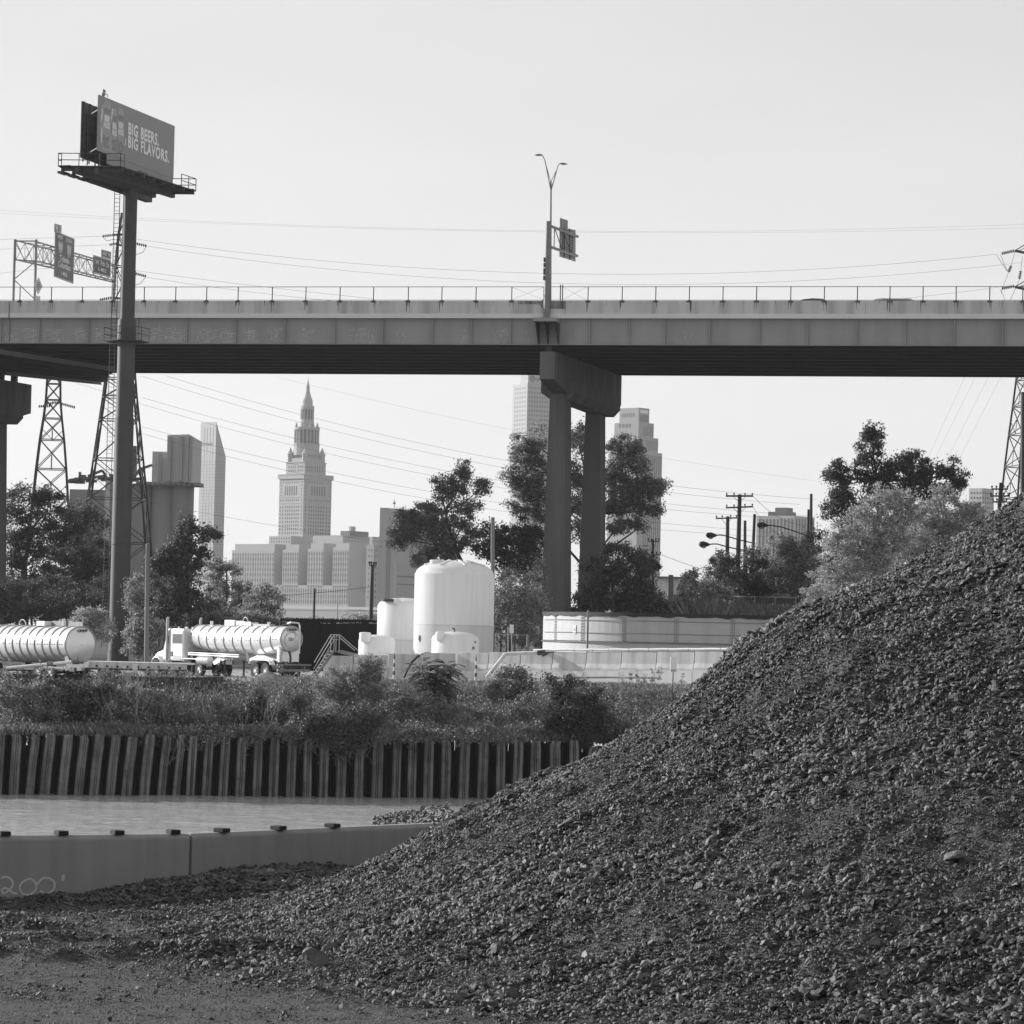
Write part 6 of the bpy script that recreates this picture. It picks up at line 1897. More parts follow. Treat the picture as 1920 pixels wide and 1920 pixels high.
p = [P(12, 1253, 172.5), P(50, 1249, 172.3), P(92, 1245, 172.0), P(134, 1241, 171.8)]
MB().tube(p, .085, 10).build("discharge_pipe", m_white, t2k, smooth=True)
MB().tube([P(88, 1245, 172), P(100, 1244, 172)], .13, 10).tube([P(136, 1241, 171.8), P(148, 1241, 171.8)], .14, 10).tube([P(144, 1240, 171.8), P(145, 1232, 171.8)], .05, 8).tube([P(148, 1242, 171.8), P(157, 1242, 171.8)], .07, 8).build("valve", m_steel_mid, t2k)
MB().tube([P(75, 1255, 171.5), P(80, 1252, 171.5), P(106, 1253, 171.4), P(118, 1254, 171.3)], .075, 10).tube([P(124, 1248, 171.4), P(128, 1256, 171.4)], .14, 10).build("drain_pipe", m_white, t2k, smooth=True)
for a in (1.4, 2.7, 7.5):
    for s_ in (1, -1): wheel(f2, a, .85 * s_, .5, t2k, .26, s_)
    MB().tube([f2(a, -.85, .5), f2(a, .85, .5)], .08, 8).build("axle", m_steel_dark, t2k)

# --- low white flatbed between them
fl0 = P(184, 1246, 186); 
f3 = Frame((P(358, 1250, 187).x, 187.0, YARD), math.radians(82))
ft = thing("flatbed_trailer", f3(3, 0, 0), "low white flatbed trailer between the two tank trailers", "trailer")
zd = P(270, 1241, 189).z - YARD
mb = MB(); fbox(mb, f3, 0, 6.0, -1.1, 1.0, zd - .1, zd); mb.build("deck", m_white, ft, bevel=.02)
mb = MB(); fbox(mb, f3, 0, 6.0, 1.0, 1.06, zd - .38, zd - .02); mb.build("side_skirt", m_white_dirty, ft)
mb = MB()
for b_ in (-.5, .5): fbox(mb, f3, .1, 5.9, b_ - .07, b_ + .07, zd - .5, zd - .11)
mb.build("chassis_rail", m_steel_dark, ft)
for k in range(9):
    a = .4 + k * .62
    MB().tube([f3(a, 1.06, zd - .28), f3(a, 1.12, zd - .28)], .07, 10).build("side_lamp", m_steel_dark, ft)
for a in (.9, 1.9, 4.9):
    for s_ in (1, -1): wheel(f3, a, .72 * s_, .45, ft, .26, s_)
    MB().tube([f3(a, -.8, .45), f3(a, .8, .45)], .07, 8).build("axle", m_steel_dark, ft)
mb = MB(); fbox(mb, f3, 2.9, 3.2, 1.08, 1.16, .35, zd - .1); mb.build("mud_guard", m_white, ft)
# ------------------------------------------------------------------ the city beyond
def wmat(name, c, wx=0.0, wz=0.0, dark=.5, ax=(1, 0)):
    return M(name, c, .85, .06, .02)


m_lime = M("pale limestone", 0.33, .85, .05, .03)
m_lime_d = M("window dark", 0.06, .5, .1, .05)
m_glassy = M("pale curtain wall", 0.28, .5, .05, .02)


class Loc:
    """local frame for a building: origin at the near corner, u along one face to the LEFT, w along the other face to the RIGHT"""
    def __init__(s, px, py, Y, angL, angR=None):
        s.o = P(px, py, Y); s.s = F / Y
        s.u = Vector((-math.cos(angL), math.sin(angL), 0)); s.w = Vector((math.sin(angL), math.cos(angL), 0))
        s.pu = s.s * math.cos(angL); s.pw = s.s * math.sin(angL)      # photo px per metre along each face
    def __call__(s, u, w, z): return s.o + s.u * u + s.w * w + UPV * z
    def blk(s, mb, u0, u1, w0, w1, z0, z1):
        return mb.hexa([s(u0, w0, z0), s(u0, w1, z0), s(u1, w1, z0), s(u1, w0, z0)], [s(u0, w0, z1), s(u0, w1, z1), s(u1, w1, z1), s(u1, w0, z1)])


def add_windows(t, L_, rects, face, mat, depth=.6, name="window", off=0.0):
    """rects: (a0, a1, z0, z1) on a face; face 'u' = the left-hand face (w = off), 'w' = the right-hand face (u = off).
       The 100 largest are parts, the rest one part of kind stuff"""
    rects = sorted(rects, key=lambda r: -(r[1] - r[0]) * (r[3] - r[2]))
    lim = add_windows.left.get(t.name, 100)
    rest = MB()
    for i_, (a0, a1, z0, z1) in enumerate(rects):
        m_ = MB() if i_ < lim else rest
        if face == 'u': L_.blk(m_, a0, a1, off - .12, off + .05, z0, z1)
        else: L_.blk(m_, off - .12, off + .05, a0, a1, z0, z1)
        if i_ < lim: m_.build(name, mat, t)
    add_windows.left[t.name] = max(0, lim - len(rects))
    if rest.v: tag(rest.build(name + "s", mat, t), kind="stuff")
add_windows.left = {}

# --- the spired tower, seen on its corner
YTT = 2480
Lt = Loc(567.5, 1000, YTT, math.radians(45))
zt = lambda py: (1000 - py) / Lt.s
tw = thing("spired_tower", Lt(0, 0, -80), "tall stepped stone tower with a pointed spire, seen on its corner beneath the bridge", "skyscraper")
S = 49.5 / Lt.pu      # side length
def inset_block(name, k, y0, y1, mat=m_lime, parent=tw, over=0.0):
    mb = MB(); a = k / Lt.pu
    Lt.blk(mb, a - over, S - a + over, a - over, S - a + over, zt(y0), zt(y1)); return mb.build(name, mat, parent)
inset_block("shaft", 0, 1180, 897)
inset_block("cornice", 0, 897, 890.5, over=1.0)
mbx = MB()
for fc in range(2):
    for k in range(30):
        a0 = -1 + (S + 2) * k / 30
        if fc: Lt.blk(mbx, -1.1, -.4, a0, a0 + .6, zt(890.5), zt(888.3))
        else: Lt.blk(mbx, a0, a0 + .6, -1.1, -.4, zt(890.5), zt(888.3))
mbx.build("cresting", m_lime, tw)
inset_block("upper_storey", 6, 890.4, 866)
inset_block("upper_cornice", 6, 866, 864.3, over=.5)
inset_block("upper_storey", 8, 864.2, 857)
inset_block("upper_storey", 12, 857, 846)
wr = []
nw = 7
for fc in ('u', 'w'):
    rects = []
    cols = [3, 9.5] + [13.5 + i_ * 4.2 for i_ in range(6)] + [40.5, 46.0]
    for c_ in cols:
        a = c_ / Lt.pu
        for y in range(948, 1002, 7): rects.append((a, a + .9, zt(y + 4), zt(y)))
        rects.append((a, a + .9, zt(939), zt(935.5))); rects.append((a, a + .8, zt(905), zt(902)))
    for c_ in (13.5, 18, 22.5, 27, 31.5, 36): rects.append((c_ / Lt.pu, c_ / Lt.pu + 1.25, zt(928), zt(911)))
    for c_ in (3.5, 45):
        for y in (908, 914, 920, 926): rects.append((c_ / Lt.pu, c_ / Lt.pu + .8, zt(y + 3), zt(y)))
    add_windows(tw, Lt, rects, fc, m_lime_d)
    r2 = []
    for c_ in (10, 14, 18, 24, 28, 32, 37):
        for y in (872, 879): r2.append((c_ / Lt.pu, c_ / Lt.pu + .8, zt(y + 4), zt(y)))
    add_windows(tw, Lt, r2, fc, m_lime_d, off=6 / Lt.pu)
for z in (942.5, 931): inset_block("string_course", 0, z + 1, z, over=.25)
cc = Lt(S / 2, S / 2, 0)
def cyl(name, r_px, y0, y1, r1_px=None, n=24, mat=m_lime, parent=tw, c=cc):
    mb = MB().lathe((c.x, c.y, c.z), [(r_px / Lt.s, zt(y0)), ((r1_px if r1_px is not None else r_px) / Lt.s, zt(y1))], n)
    return mb.build(name, mat, parent, smooth=False)
# lantern drums: the shaft is closer to its corner, so shift centre columns to photo column 573.5
cyl("drum", 24.5, 851, 831, n=16)
cyl("drum_cornice", 25.5, 831, 829, n=16)
cyl("drum", 20.5, 829, 803, n=16, mat=m_lime_d)
mb = MB()
for k in range(20):
    a = 2 * math.pi * k / 20 + .08; r = 22.6 / Lt.s
    mb.lathe((cc.x + r * math.cos(a), cc.y + r * math.sin(a), cc.z), [(.55, zt(829)), (.5, zt(803))], 8)
mb.build("colonnade", m_lime, tw)
cyl("drum_cornice", 24.5, 803, 798, n=20)
mb = MB()
for k in range(8):
    a = 2 * math.pi * k / 8 + .39; r = 21.5 / Lt.s
    mb.lathe((cc.x + r * math.cos(a), cc.y + r * math.sin(a), cc.z), [(.9, zt(799)), (.8, zt(795)), (.02, zt(788))], 6)
mb.build("pinnacle", m_lime, tw)
cyl("lantern", 14.5, 798, 783, 12.8, n=16)
cyl("lantern", 10.2, 783, 765, n=16, mat=m_lime_d)
mb = MB()
for k in range(12):
    a = 2 * math.pi * k / 12 + .1; r = 11.6 / Lt.s
    mb.lathe((cc.x + r * math.cos(a), cc.y + r * math.sin(a), cc.z), [(.5, zt(783)), (.5, zt(764))], 8)
mb.build("colonnade", m_lime, tw)
cyl("lantern_cornice", 13, 764, 757, n=16)
cyl("lantern", 10.0, 757, 745, 9.6, n=16)
MB().lathe((cc.x, cc.y, cc.z), [(8.6 / Lt.s, zt(745)), (6.0 / Lt.s, zt(737)), (4.0 / Lt.s, zt(730)), (3.4 / Lt.s, zt(727)), (3.6 / Lt.s, zt(720)), (2.2 / Lt.s, zt(717)), (1.4 / Lt.s, zt(712)), (.5 / Lt.s, zt(708)), (.25 / Lt.s, zt(701))], 12).build("spire", m_lime, tw)
for (uu, ww) in ((10, 10), (40, 10), (10, 40), (40, 40)):
    c0 = Lt(uu / Lt.pu, ww / Lt.pu, 0)
    MB().lathe((c0.x, c0.y, c0.z), [(2.3, zt(866)), (2.3, zt(851)), (2.7, zt(851)), (2.7, zt(849)), (1.5, zt(844)), (.1, zt(836))], 8).build("corner_turret", m_lime, tw)

# --- the ribbed complex at the tower's foot
YC = 2380
Lc = Loc(652, 1136, YC, math.radians(42))
zc_ = lambda py: (1136 - py) / Lc.s
cx_ = thing("ribbed_block", Lc(0, 0, -20), "broad ribbed office complex with four stepped wings at the foot of the spired tower", "office building")
def cu(px):
    ca, sa = math.cos(math.radians(42)), math.sin(math.radians(42))
    k = px - 960 + (652 - px) * 0
    return (F * (Lc.o.x) - k * Lc.o.y + .0) / (F * ca + k * sa) + CU0      # distance along the long face for a photo column on that face
def cw(px): return px / Lc.pw
CU0 = 0.0
CU0 = -cu(652)
DEP = cw(38)
mb = MB(); Lc.blk(mb, 0, cu(500), 0, DEP + 10, -30, zc_(1098)); mb.build("podium", m_lime, cx_)
wings = [(652, 622, 1026, 1018), (604, 575, 1028, 1018), (558, 528, 1030, 1020), (512, 433, 1031, 1019)]
rib_r = []
for (xr, xl, ys, yt) in wings:
    a0, a1 = cu(xr), cu(xl)
    mb = MB(); Lc.blk(mb, a0, a1, 0, DEP, -30 if xl < 440 else zc_(1100), zc_(ys)); mb.build("wing", m_lime, cx_)
    mb = MB(); e = cu(652 - 4) ; Lc.blk(mb, a0 + e * .9, a1 - e * .4, e, DEP - e, zc_(ys), zc_(yt)); mb.build("setback_storey", m_lime, cx_)
    npx = (xr - xl); n = round(npx / 4.6)
    for k in range(n):
        c_ = xl + npx * (k + .5) / n
        rib_r.append((cu(c_ + 1.05), cu(c_ - 1.05), zc_(1095), zc_(ys + 6)))
        if xl > 440 or k > n - 6: rib_r.append((cu(c_ + 1.05), cu(c_ - 1.05), zc_(1133), zc_(1099)))
        else: rib_r.append((cu(c_ + 1.05), cu(c_ - 1.05), zc_(1150), zc_(1097)))
# strips of windows broken by floors: bays are a part each, the floors their material
m_bay = bpy.data.materials.new("window bay"); m_bay.use_nodes = True
N = m_bay.node_tree.nodes; L = m_bay.node_tree.links
tc = N.new("ShaderNodeTexCoord"); sp = N.new("ShaderNodeSeparateXYZ"); mth = N.new("ShaderNodeMath"); mth.operation = 'MULTIPLY'; mth.inputs[1].default_value = 0.25
fr = N.new("ShaderNodeMath"); fr.operation = 'FRACT'; gt_ = N.new("ShaderNodeMath"); gt_.operation = 'GREATER_THAN'; gt_.inputs[1].default_value = .42
mrb = N.new("ShaderNodeMapRange"); mrb.inputs[3].default_value = .17; mrb.inputs[4].default_value = .04
L.new(tc.outputs["Object"], sp.inputs[0]); L.new(sp.outputs[2], mth.inputs[0]); L.new(mth.outputs[0], fr.inputs[0]); L.new(fr.outputs[0], gt_.inputs[0]); L.new(gt_.outputs[0], mrb.inputs[0]); L.new(mrb.outputs[0], N["Principled BSDF"].inputs["Base Color"])
add_windows(cx_, Lc, rib_r, 'u', m_bay, name="window_bay")
mid = []
for (xl, xr) in ((604, 622), (558, 575), (512, 528)):
    for k in range(4):
        c_ = xl + (xr - xl) * (k + .5) / 4; mid.append((cu(c_ + .8), cu(c_ - .8), zc_(1133), zc_(1104)))
add_windows(cx_, Lc, mid, 'u', m_bay, name="window_bay")
mb = MB(); Lc.blk(mb, cu(652), cu(500), DEP * .55, DEP + 30, zc_(1110), zc_(1028)); mb.build("rear_range", m_lime, cx_)
mb = MB(); Lc.blk(mb, -2, 1, DEP, DEP + 14, zc_(1150), zc_(1004)); mb.build("rear_range", m_lime, cx_)
Yb_ = 2420
Lb = Loc(643, 1010, Yb_, math.radians(42))
zb__ = lambda py: (1010 - py) / Lb.s
bb2 = thing("roof_block", Lb(0, 0, -60), "pale stone block with a rooftop plant room right of the spired tower's foot", "office building")
mb = MB(); Lb.blk(mb, 0, 60 / Lb.pu, 0, 50 / Lb.pw, -90, zb__(1004)); mb.build("block", m_lime, bb2)
mb = MB(); Lb.blk(mb, -4 / Lb.pu, 14 / Lb.pu, 8 / Lb.pw, 42 / Lb.pw, zb__(1004), zb__(995)); mb.build("plant_room", m_lime_d, bb2)
mb = MB(); Lb.blk(mb, 0, 4 / Lb.pu, 14 / Lb.pw, 22 / Lb.pw, zb__(995), zb__(986)); mb.build("lift_tower", m_lime, bb2)
add_windows(bb2, Lb, [((3 + i_ * 6) / Lb.pw, (4.5 + i_ * 6) / Lb.pw, zb__(y + 3), zb__(y)) for i_ in range(7) for y in (1012, 1020, 1028, 1036)], 'w', m_lime_d)
Ll = Loc(545, 1030, 2440, math.radians(42))
t = thing("stone_block", Ll(0, 0, -60), "dark shouldered stone block rising behind the ribbed wings at the left of the spired tower", "office building")
mb = MB(); Ll.blk(mb, 0, 44 / Ll.pu, 0, 90 / Ll.pw, -90, (1030 - 1005) / Ll.s); mb.build("block", m_lime, t)
add_windows(t, Ll, [((3 + i_ * 5) / Ll.pu, (4.6 + i_ * 5) / Ll.pu, (1030 - y - 3) / Ll.s, (1030 - y) / Ll.s) for i_ in range(8) for y in (1008, 1014)], 'u', m_lime_d)

# --- generic slab towers
def tower(label, px, Y, ang, left_px, right_px, ytop, mat=m_lime, name="office_tower", ybase=1190, wu=None, ww=None, wmat_=m_lime_d):
    L_ = Loc(px - (1190 - max(ytop, 850)) * .0218 * .8, 1190, Y, math.radians(ang)); z = lambda py: (1190 - py) / L_.s
    t = thing(name, L_(0, 0, -10), label, "skyscraper" if ytop < 900 else "office building")
    mb = MB(); L_.blk(mb, 0, left_px / L_.pu, 0, right_px / L_.pw, -40, z(ytop)); mb.build("block", mat, t)
    for face, spec, pp, tot in (('u', wu, L_.pu, left_px), ('w', ww, L_.pw, right_px)):
        if spec:
            x0, x1, dx, wpx, y0, y1, dy, hpx = spec
            r = []
            x = x0
            while x < x1:
                y = y0
                while y < y1: r.append((x / pp, (x + wpx) / pp, z(y + hpx), z(y))); y += dy
                x += dx
            add_windows(t, L_, r, face, wmat_)
    return t, L_, z

# glass tower with slanted crown behind the silo
m_glass_t = M("pale glass tower skin", .29, .4, .05, .02)
L4 = Loc(395.5, 1190, 2350, math.radians(50)); z4 = lambda py: (1190 - py) / L4.s
t = thing("slanted_tower", L4(0, 0, -30), "pale glass tower with a slanted roof behind the metal clad silo", "skyscraper")
w4 = 18 / L4.pw; u4 = 33 / L4.pu
mb = MB()
mb.add([L4(0, 0, -40), L4(u4, 0, -40), L4(u4, w4, -40), L4(0, w4, -40), L4(0, 0, z4(790)), L4(u4, 0, z4(790)), L4(u4, w4, z4(790)), L4(0, w4, z4(855))],
       [(0, 3, 2, 1), (0, 1, 5, 4), (1, 2, 6, 5), (2, 3, 7, 6), (3, 0, 4, 7), (4, 5, 6, 7)])
mb.build("block", m_glass_t, t)
rc4 = []
for y in range(864, 1075, 6): rc4.append((.5 / L4.pu, u4 - .3 / L4.pu, z4(y + 1.2), z4(y)))
add_windows(t, L4, rc4, 'u', M("floor line", .20, .5, .05, .02), name="floor_band")
rc4 = [(.5 / L4.pw, w4 * .98, z4(y + 1.2), z4(y)) for y in range(864, 1075, 6)]
add_windows(t, L4, rc4, 'w', M("floor line toned for shade side", .22, .5, .05, .02), name="floor_band")  # the shaded face's softer contrast is put into this copy's colour
for c_ in (6, 12, 18, 24): mb = MB(); L4.blk(mb, c_ / L4.pu, (c_ + .6) / L4.pu, -.15, .05, z4(1075), z4(800)); mb.build("mullion", M("mullion", .31, .5, .05), t)
mb = MB(); L4.blk(mb, 7 / L4.pu, 30 / L4.pu, -.2, .05, z4(834), z4(829)); mb.build("dark_band", m_lime_d, t)

# tall tower behind the pier
m_key = M("pale granite tower", .30, .7, .04, .02)
t, L_, z = tower("tall windowed skyscraper partly hidden behind the centre pier", 985, 2620, 62, 27, 76, 718, m_key, wu=(3, 26, 4.6, 2.6, 724, 980, 8.5, 4.2), ww=(3, 74, 4.8, 3.0, 724, 980, 8.5, 4.4), wmat_=M("pale window", .16, .5, .05))
mb = MB(); L_.blk(mb, 3 / L_.pu, 17 / L_.pu, 4 / L_.pw, 70 / L_.pw, z(718), z(690)); mb.build("upper_block", m_key, t)
mb = MB()
ctr = [(-.0, 14, 708)]
pz = lambda a, y: L_(2.9 / L_.pu, a / L_.pw, z(y))
for a0, y0, a1, y1 in ((8, 708, 12, 703), (12, 703, 16, 708), (16, 708, 12, 713), (12, 713, 8, 708), (16, 708, 26, 708), (22, 708, 22, 712)):
    mb.bar(pz(a0, y0) + L_.u * -.2, pz(a1, y1) + L_.u * -.2, .8)
mb.build("roof_emblem", m_lime_d, t)

# stepped tower right of the pier
YS = 2500
L5 = Loc(1190, 1190, YS, math.radians(44)); z5 = lambda py: (1190 - py) / L5.s
st5 = thing("stepped_tower", L5(0, 0, -30), "stepped grey skyscraper with setbacks right of the centre pier", "skyscraper")
m_gran = M("grey granite", .25, .8, .05, .02)
for (k, l, r, y0, y1) in ((0, 54, 47, 1220, 846), (0, 54, 43, 846, 818), (0, 52, 38, 818, 790), (0, 46, 32, 790, 762)):
    # keep the near corner line roughly in place, step the outer faces back
    d = {846: 0, 818: 4, 790: 8, 762: 11}[y1] 
    mb = MB(); L5.blk(mb, d / L5.pu, l / L5.pu, d / L5.pw, (r + 0) / L5.pw, z5(y0) , z5(y1)); mb.build("setback", m_gran, st5)
for d, x0, x1, dx, w_, ya, yb, fc in ((11, 19, 42, 4, 2, 772, 779, 'u'), (8, 22, 46, 6, 4, 788 + 4, 799, 'u'), (4, 20, 46, 8, 5.5, 821, 828, 'u')):
    r = []; x = x0
    while x < x1: r.append((x / L5.pu, (x + w_) / L5.pu, z5(yb), z5(ya))); x += dx
    add_windows(st5, L5, r, 'u', m_lime_d, off=d / L5.pw)
for d, x0, x1, dx, w_, ya, yb in ((11, 13, 31, 2, 1.2, 775, 788), (8, 18, 37, 3.4, 1.8, 797, 815), (4, 20, 42, 4, 1.6, 823, 842), (0, 12, 46, 4, 1.6, 852, 1080)):
    r = []; x = x0
    while x < x1: r.append((x / L5.pw, (x + w_) / L5.pw, z5(yb), z5(ya))); x += dx
    add_windows(st5, L5, r, 'w', m_lime_d, off=d / L5.pu)
mb = MB(); L5.blk(mb, 10.6 / L5.pu, 11 / L5.pu, 14 / L5.pw, 29 / L5.pw, z5(772), z5(766)); mb.build("roof_sign", M("pale sign", .7, .6, .02), st5)
mb = MB(); L5.blk(mb, -.15, .05, 14 / L5.pw, 26 / L5.pw, z5(860), z5(856)); 
# broad striped block on the right
m_str = M("pale striped block", .38, .8, .04, .02)
t, L_, z = tower("wide pale office block with dark vertical stripes right of the utility poles", 1490, 1900, 35, 68, 43, 967, m_str, wu=(3, 66, 6.4, 3.0, 973, 1100, 200, 120), ww=(3, 42, 6, 2.2, 973, 1100, 200, 120))
mb = MB(); L_.blk(mb, 16 / L_.pu, 50 / L_.pu, 3 / L_.pw, 22 / L_.pw, z(967), z(959)); L_.blk(mb, 20 / L_.pu, 40 / L_.pu, 6 / L_.pw, 20 / L_.pw, z(959), z(951)); mb.build("plant_room", m_lime_d, t)
# block with mast left of the trees
t, L_, z = tower("plain grey block with a roof mast behind the trees left of the pier", 722, 2200, 25, 11, 95, 952, m_gran)
mb = MB(); L_.blk(mb, -.3, .0, 3 / L_.pw, 10 / L_.pw, z(1180), z(987)); mb.build("painted_shade_strip", m_lime_d, t)  # thin dark sheet painted on as the block's shaded part
mm = MB(); p = L_(6 / L_.pu, 20 / L_.pw, z(952)); mm.tube([p, p + UPV * 6.5], .25, 6); mm.lathe(p, [(.9, 3.2), (.9, 4.6)], 8); p2 = L_(2 / L_.pu, 36 / L_.pw, z(952)); mm.tube([p2, p2 + UPV * 3.2], .2, 5); mm.build("roof_mast", m_lime_d, t)
t, L_, z = tower("low grey block with small windows between the ribbed complex and the mast block", 700, 2350, 40, 14, 40, 1021, m_gran, ww=(3, 38, 6, 2.2, 1030, 1120, 11, 4), wu=(3, 12, 5, 2, 1030, 1120, 11, 4))
t, L_, z = tower("pale low hall with stepped roof in front of the mast block", 742, 2000, 30, 4, 44, 1068, m_gran)
mb = MB(); L_.blk(mb, 0, 4 / L_.pu, 0, 22 / L_.pw, z(1068), z(1055)); mb.build("upper_block", m_gran, t)
mb = MB(); L_.blk(mb, -.3, 0, 2 / L_.pw, 43 / L_.pw, z(1082), z(1079)); L_.blk(mb, -.3, 0, 2 / L_.pw, 43 / L_.pw, z(1096), z(1094)); mb.build("dark_band", m_lime_d, t)
t, L_, z = tower("far pale flat topped block beside the heap's crest", 1842, 1900, 40, 22, 27, 915, m_str, wu=(2, 20, 5, 2, 922, 990, 9, 4), ww=(2, 26, 5, 2, 922, 990, 9, 4))
t, L_, z = tower("low pale roofed building in the gap right of the centre pier", 1258, 900, 30, 26, 45, 1082, m_str, name="low_building")
mb = MB(); L_.blk(mb, -1, 28 / L_.pu, -1, 46 / L_.pw, z(1083.5), z(1081)); mb.build("roof", m_lime_d, t)

# --- cement silos with the clad head house
YQ = 760
m_silo = M("stained silo concrete", .22, .9, .1, .08, streak=.25, streak_scale=.3)
m_clad = M("ribbed metal cladding", .44, .6, .04, .1)
m_clad_d = M("darker cladding stripe", .30, .6, .04, .1)
t = thing("silo_building", P(300, 1190, YQ), "big concrete silo block with a striped metal clad head house behind the towers", "silo")
s_ = F / YQ
def qz(py, px=300): return P(px, py, YQ).z
zb0 = -12
mb = MB()
for px in (215, 258, 302, 337):
    c = P(px, 1100, YQ + 4); mb.lathe((c.x, YQ + 4, 0), [(22.5 / s_, zb0), (22.5 / s_, qz(906, px))], 36)
mb.build("silo_drum", m_silo, t, smooth=True)
mb = MB()
a, b_ = P(196, 1100, YQ + 8), P(350, 1100, YQ + 8)
mb.box(((a.x + b_.x) / 2, YQ + 8, (zb0 + qz(908)) / 2), (b_.x - a.x, 8, qz(908) - zb0)); mb.build("silo_body", m_silo, t)
a, b_ = P(130, 1100, YQ + 30), P(200, 1100, YQ + 30)
mb = MB(); mb.box(((a.x + b_.x) / 2, YQ + 30, (zb0 + qz(912)) / 2), (b_.x - a.x, 8, qz(912) - zb0)); mb.build("rear_silo", m_silo, t)
a, b_ = P(125, 1100, YQ + 1), P(373, 1100, YQ + 1)
mb = MB(); mb.box(((a.x + b_.x) / 2 + 8, YQ + 3, qz(906, 260)), (b_.x - a.x - 16, 7.5, .8)); mb.build("top_slab", m_silo, t)
mb = MB()
for k in range(12):
    p = P(250 + k * 10, 909, YQ - .8); mb.box(tuple(p), (.7, .4, .6))
mb.build("slab_bracket", m_lime_d, t)
def clad(x0, x1, y0, y1, depth, yoff=0.0):
    a, b_ = P(x0, y1, YQ + yoff), P(x1, y1, YQ + yoff)
    mbc = MB(); mbc.box(((a.x + b_.x) / 2, YQ + yoff + depth / 2, (qz(y0, (x0 + x1) / 2) + qz(y1, (x0 + x1) / 2)) / 2), (b_.x - a.x, depth, qz(y1, (x0 + x1) / 2) - qz(y0, (x0 + x1) / 2)))
    return mbc.build("head_house", m_clad, t)
clad(286, 313, 903, 846, 9, 1.5)
a0, a1 = P(313, 850, YQ), P(355, 850, YQ); a2 = P(377, 850, YQ + 8)
zl, zh, zh2 = qz(904, 345), qz(816, 330), qz(824, 370)
mb = MB().hexa([(a0.x, YQ, zl), (a1.x, YQ - 1.5, zl), (a2.x, YQ + 9, zl), (a0.x, YQ + 12, zl)], [(a0.x, YQ, zh), (a1.x, YQ - 1.5, zh + .2), (a2.x, YQ + 9, zh2), (a0.x, YQ + 12, zh)])
mb.build("head_house", m_clad, t)
mbs = MB()
for px, w in ((300, 6), (316, 6), (338, 6), (357, 5)):
    yo = 1.4 if px < 312 else -1.6; p0 = P(px - w / 2, 900, YQ + yo); p1 = P(px + w / 2, 900, YQ + yo)
    yt_ = 848 if px < 312 else 819; yb__ = YQ + yo - (.0 if px < 312 else .0)
    mbs.box(((p0.x + p1.x) / 2, yb__ + (.9 if 312 < px < 330 else (.4 if px == 338 else 0)), (qz(902, px) + qz(yt_, px)) / 2), (p1.x - p0.x, .5 if px < 312 else 1.6, qz(yt_, px) - qz(902, px)))
mbs.build("cladding_stripe", m_clad_d, t)
# dark conveyor clutter on the silo roof
mb = MB(); rr = random.Random(8)
for k in range(26):
    px = rr.uniform(135, 282); p = P(px, 903 - abs(rr.gauss(0, 1)) * (8 if px > 160 else 3), YQ + 2)
    mb.box(tuple(p), (rr.uniform(.6, 2.5), 2, rr.uniform(.4, 1.6)))
for a, b_ in (((130, 900), (200, 892)), ((165, 893), (192, 882)), ((192, 882), (200, 895)), ((245, 905), (262, 880)), ((262, 880), (285, 872)), ((250, 880), (250, 903)), ((150, 880 + 20), (150, 885))):
    mb.bar(P(*a, YQ + 1), P(*b_, YQ + 1), .6)
mb.box(tuple(P(250, 862, YQ + 4)), (1.6, 3, 6.5))
mb.build("conveyor_gear", m_lime_d, t)
mb = MB(); p = P(198, 1100, YQ - 3); mb.box((p.x, YQ - 3, (zb0 + qz(905)) / 2), (.9, 1, qz(905) - zb0)); mb.build("pale_duct", m_clad, t)
# ------------------------------------------------------------------ vegetation
f_dark = foliage("dark foliage", .105, .75, .35)
f_mid = foliage("foliage", .28, .7, .4)
f_pale = foliage("pale foliage", .36, .65, .4)
f_weed = foliage("bank weeds", .19, .55, .25)
f_grass = foliage("dry grass", .17, .4, .25)
m_bark = M("bark", .09, .9, .3, 3)
m_twig = M("dry twig", .26, .9, .3, 3)
rng = np.random.RandomState(77)


def leaf_mesh(C, size, rng, up=0.0, aspect=.6, fold=True):
    """one small rhombic leaf per point"""
    n = len(C)
    N_ = rng.randn(n, 3); N_[:, 2] += up
    N_ /= np.linalg.norm(N_, axis=1, keepdims=True)
    A = rng.randn(n, 3); A -= N_ * (A * N_).sum(1, keepdims=True); A /= np.linalg.norm(A, axis=1, keepdims=True)
    B_ = np.cross(N_, A)
    s = size[:, None]
    V = np.stack([C - A * s, C - B_ * s * aspect + N_ * s * .15, C + A * s, C + B_ * s * aspect + N_ * s * .15], 1).reshape(-1, 3)
    return V, np.arange(4 * n).reshape(-1, 4)


def lobes_to_world(lobes, Y):
    out = []
    for l in lobes:
        px, py, rx, ry = l[:4]; dY = l[4] if len(l) > 4 else 0
        s = F / (Y + dY); c = P(px, py, Y + dY)
        out.append((np.array(c), np.array([rx / s, (rx + ry) / 2 / s * .8, ry / s])))
    return out


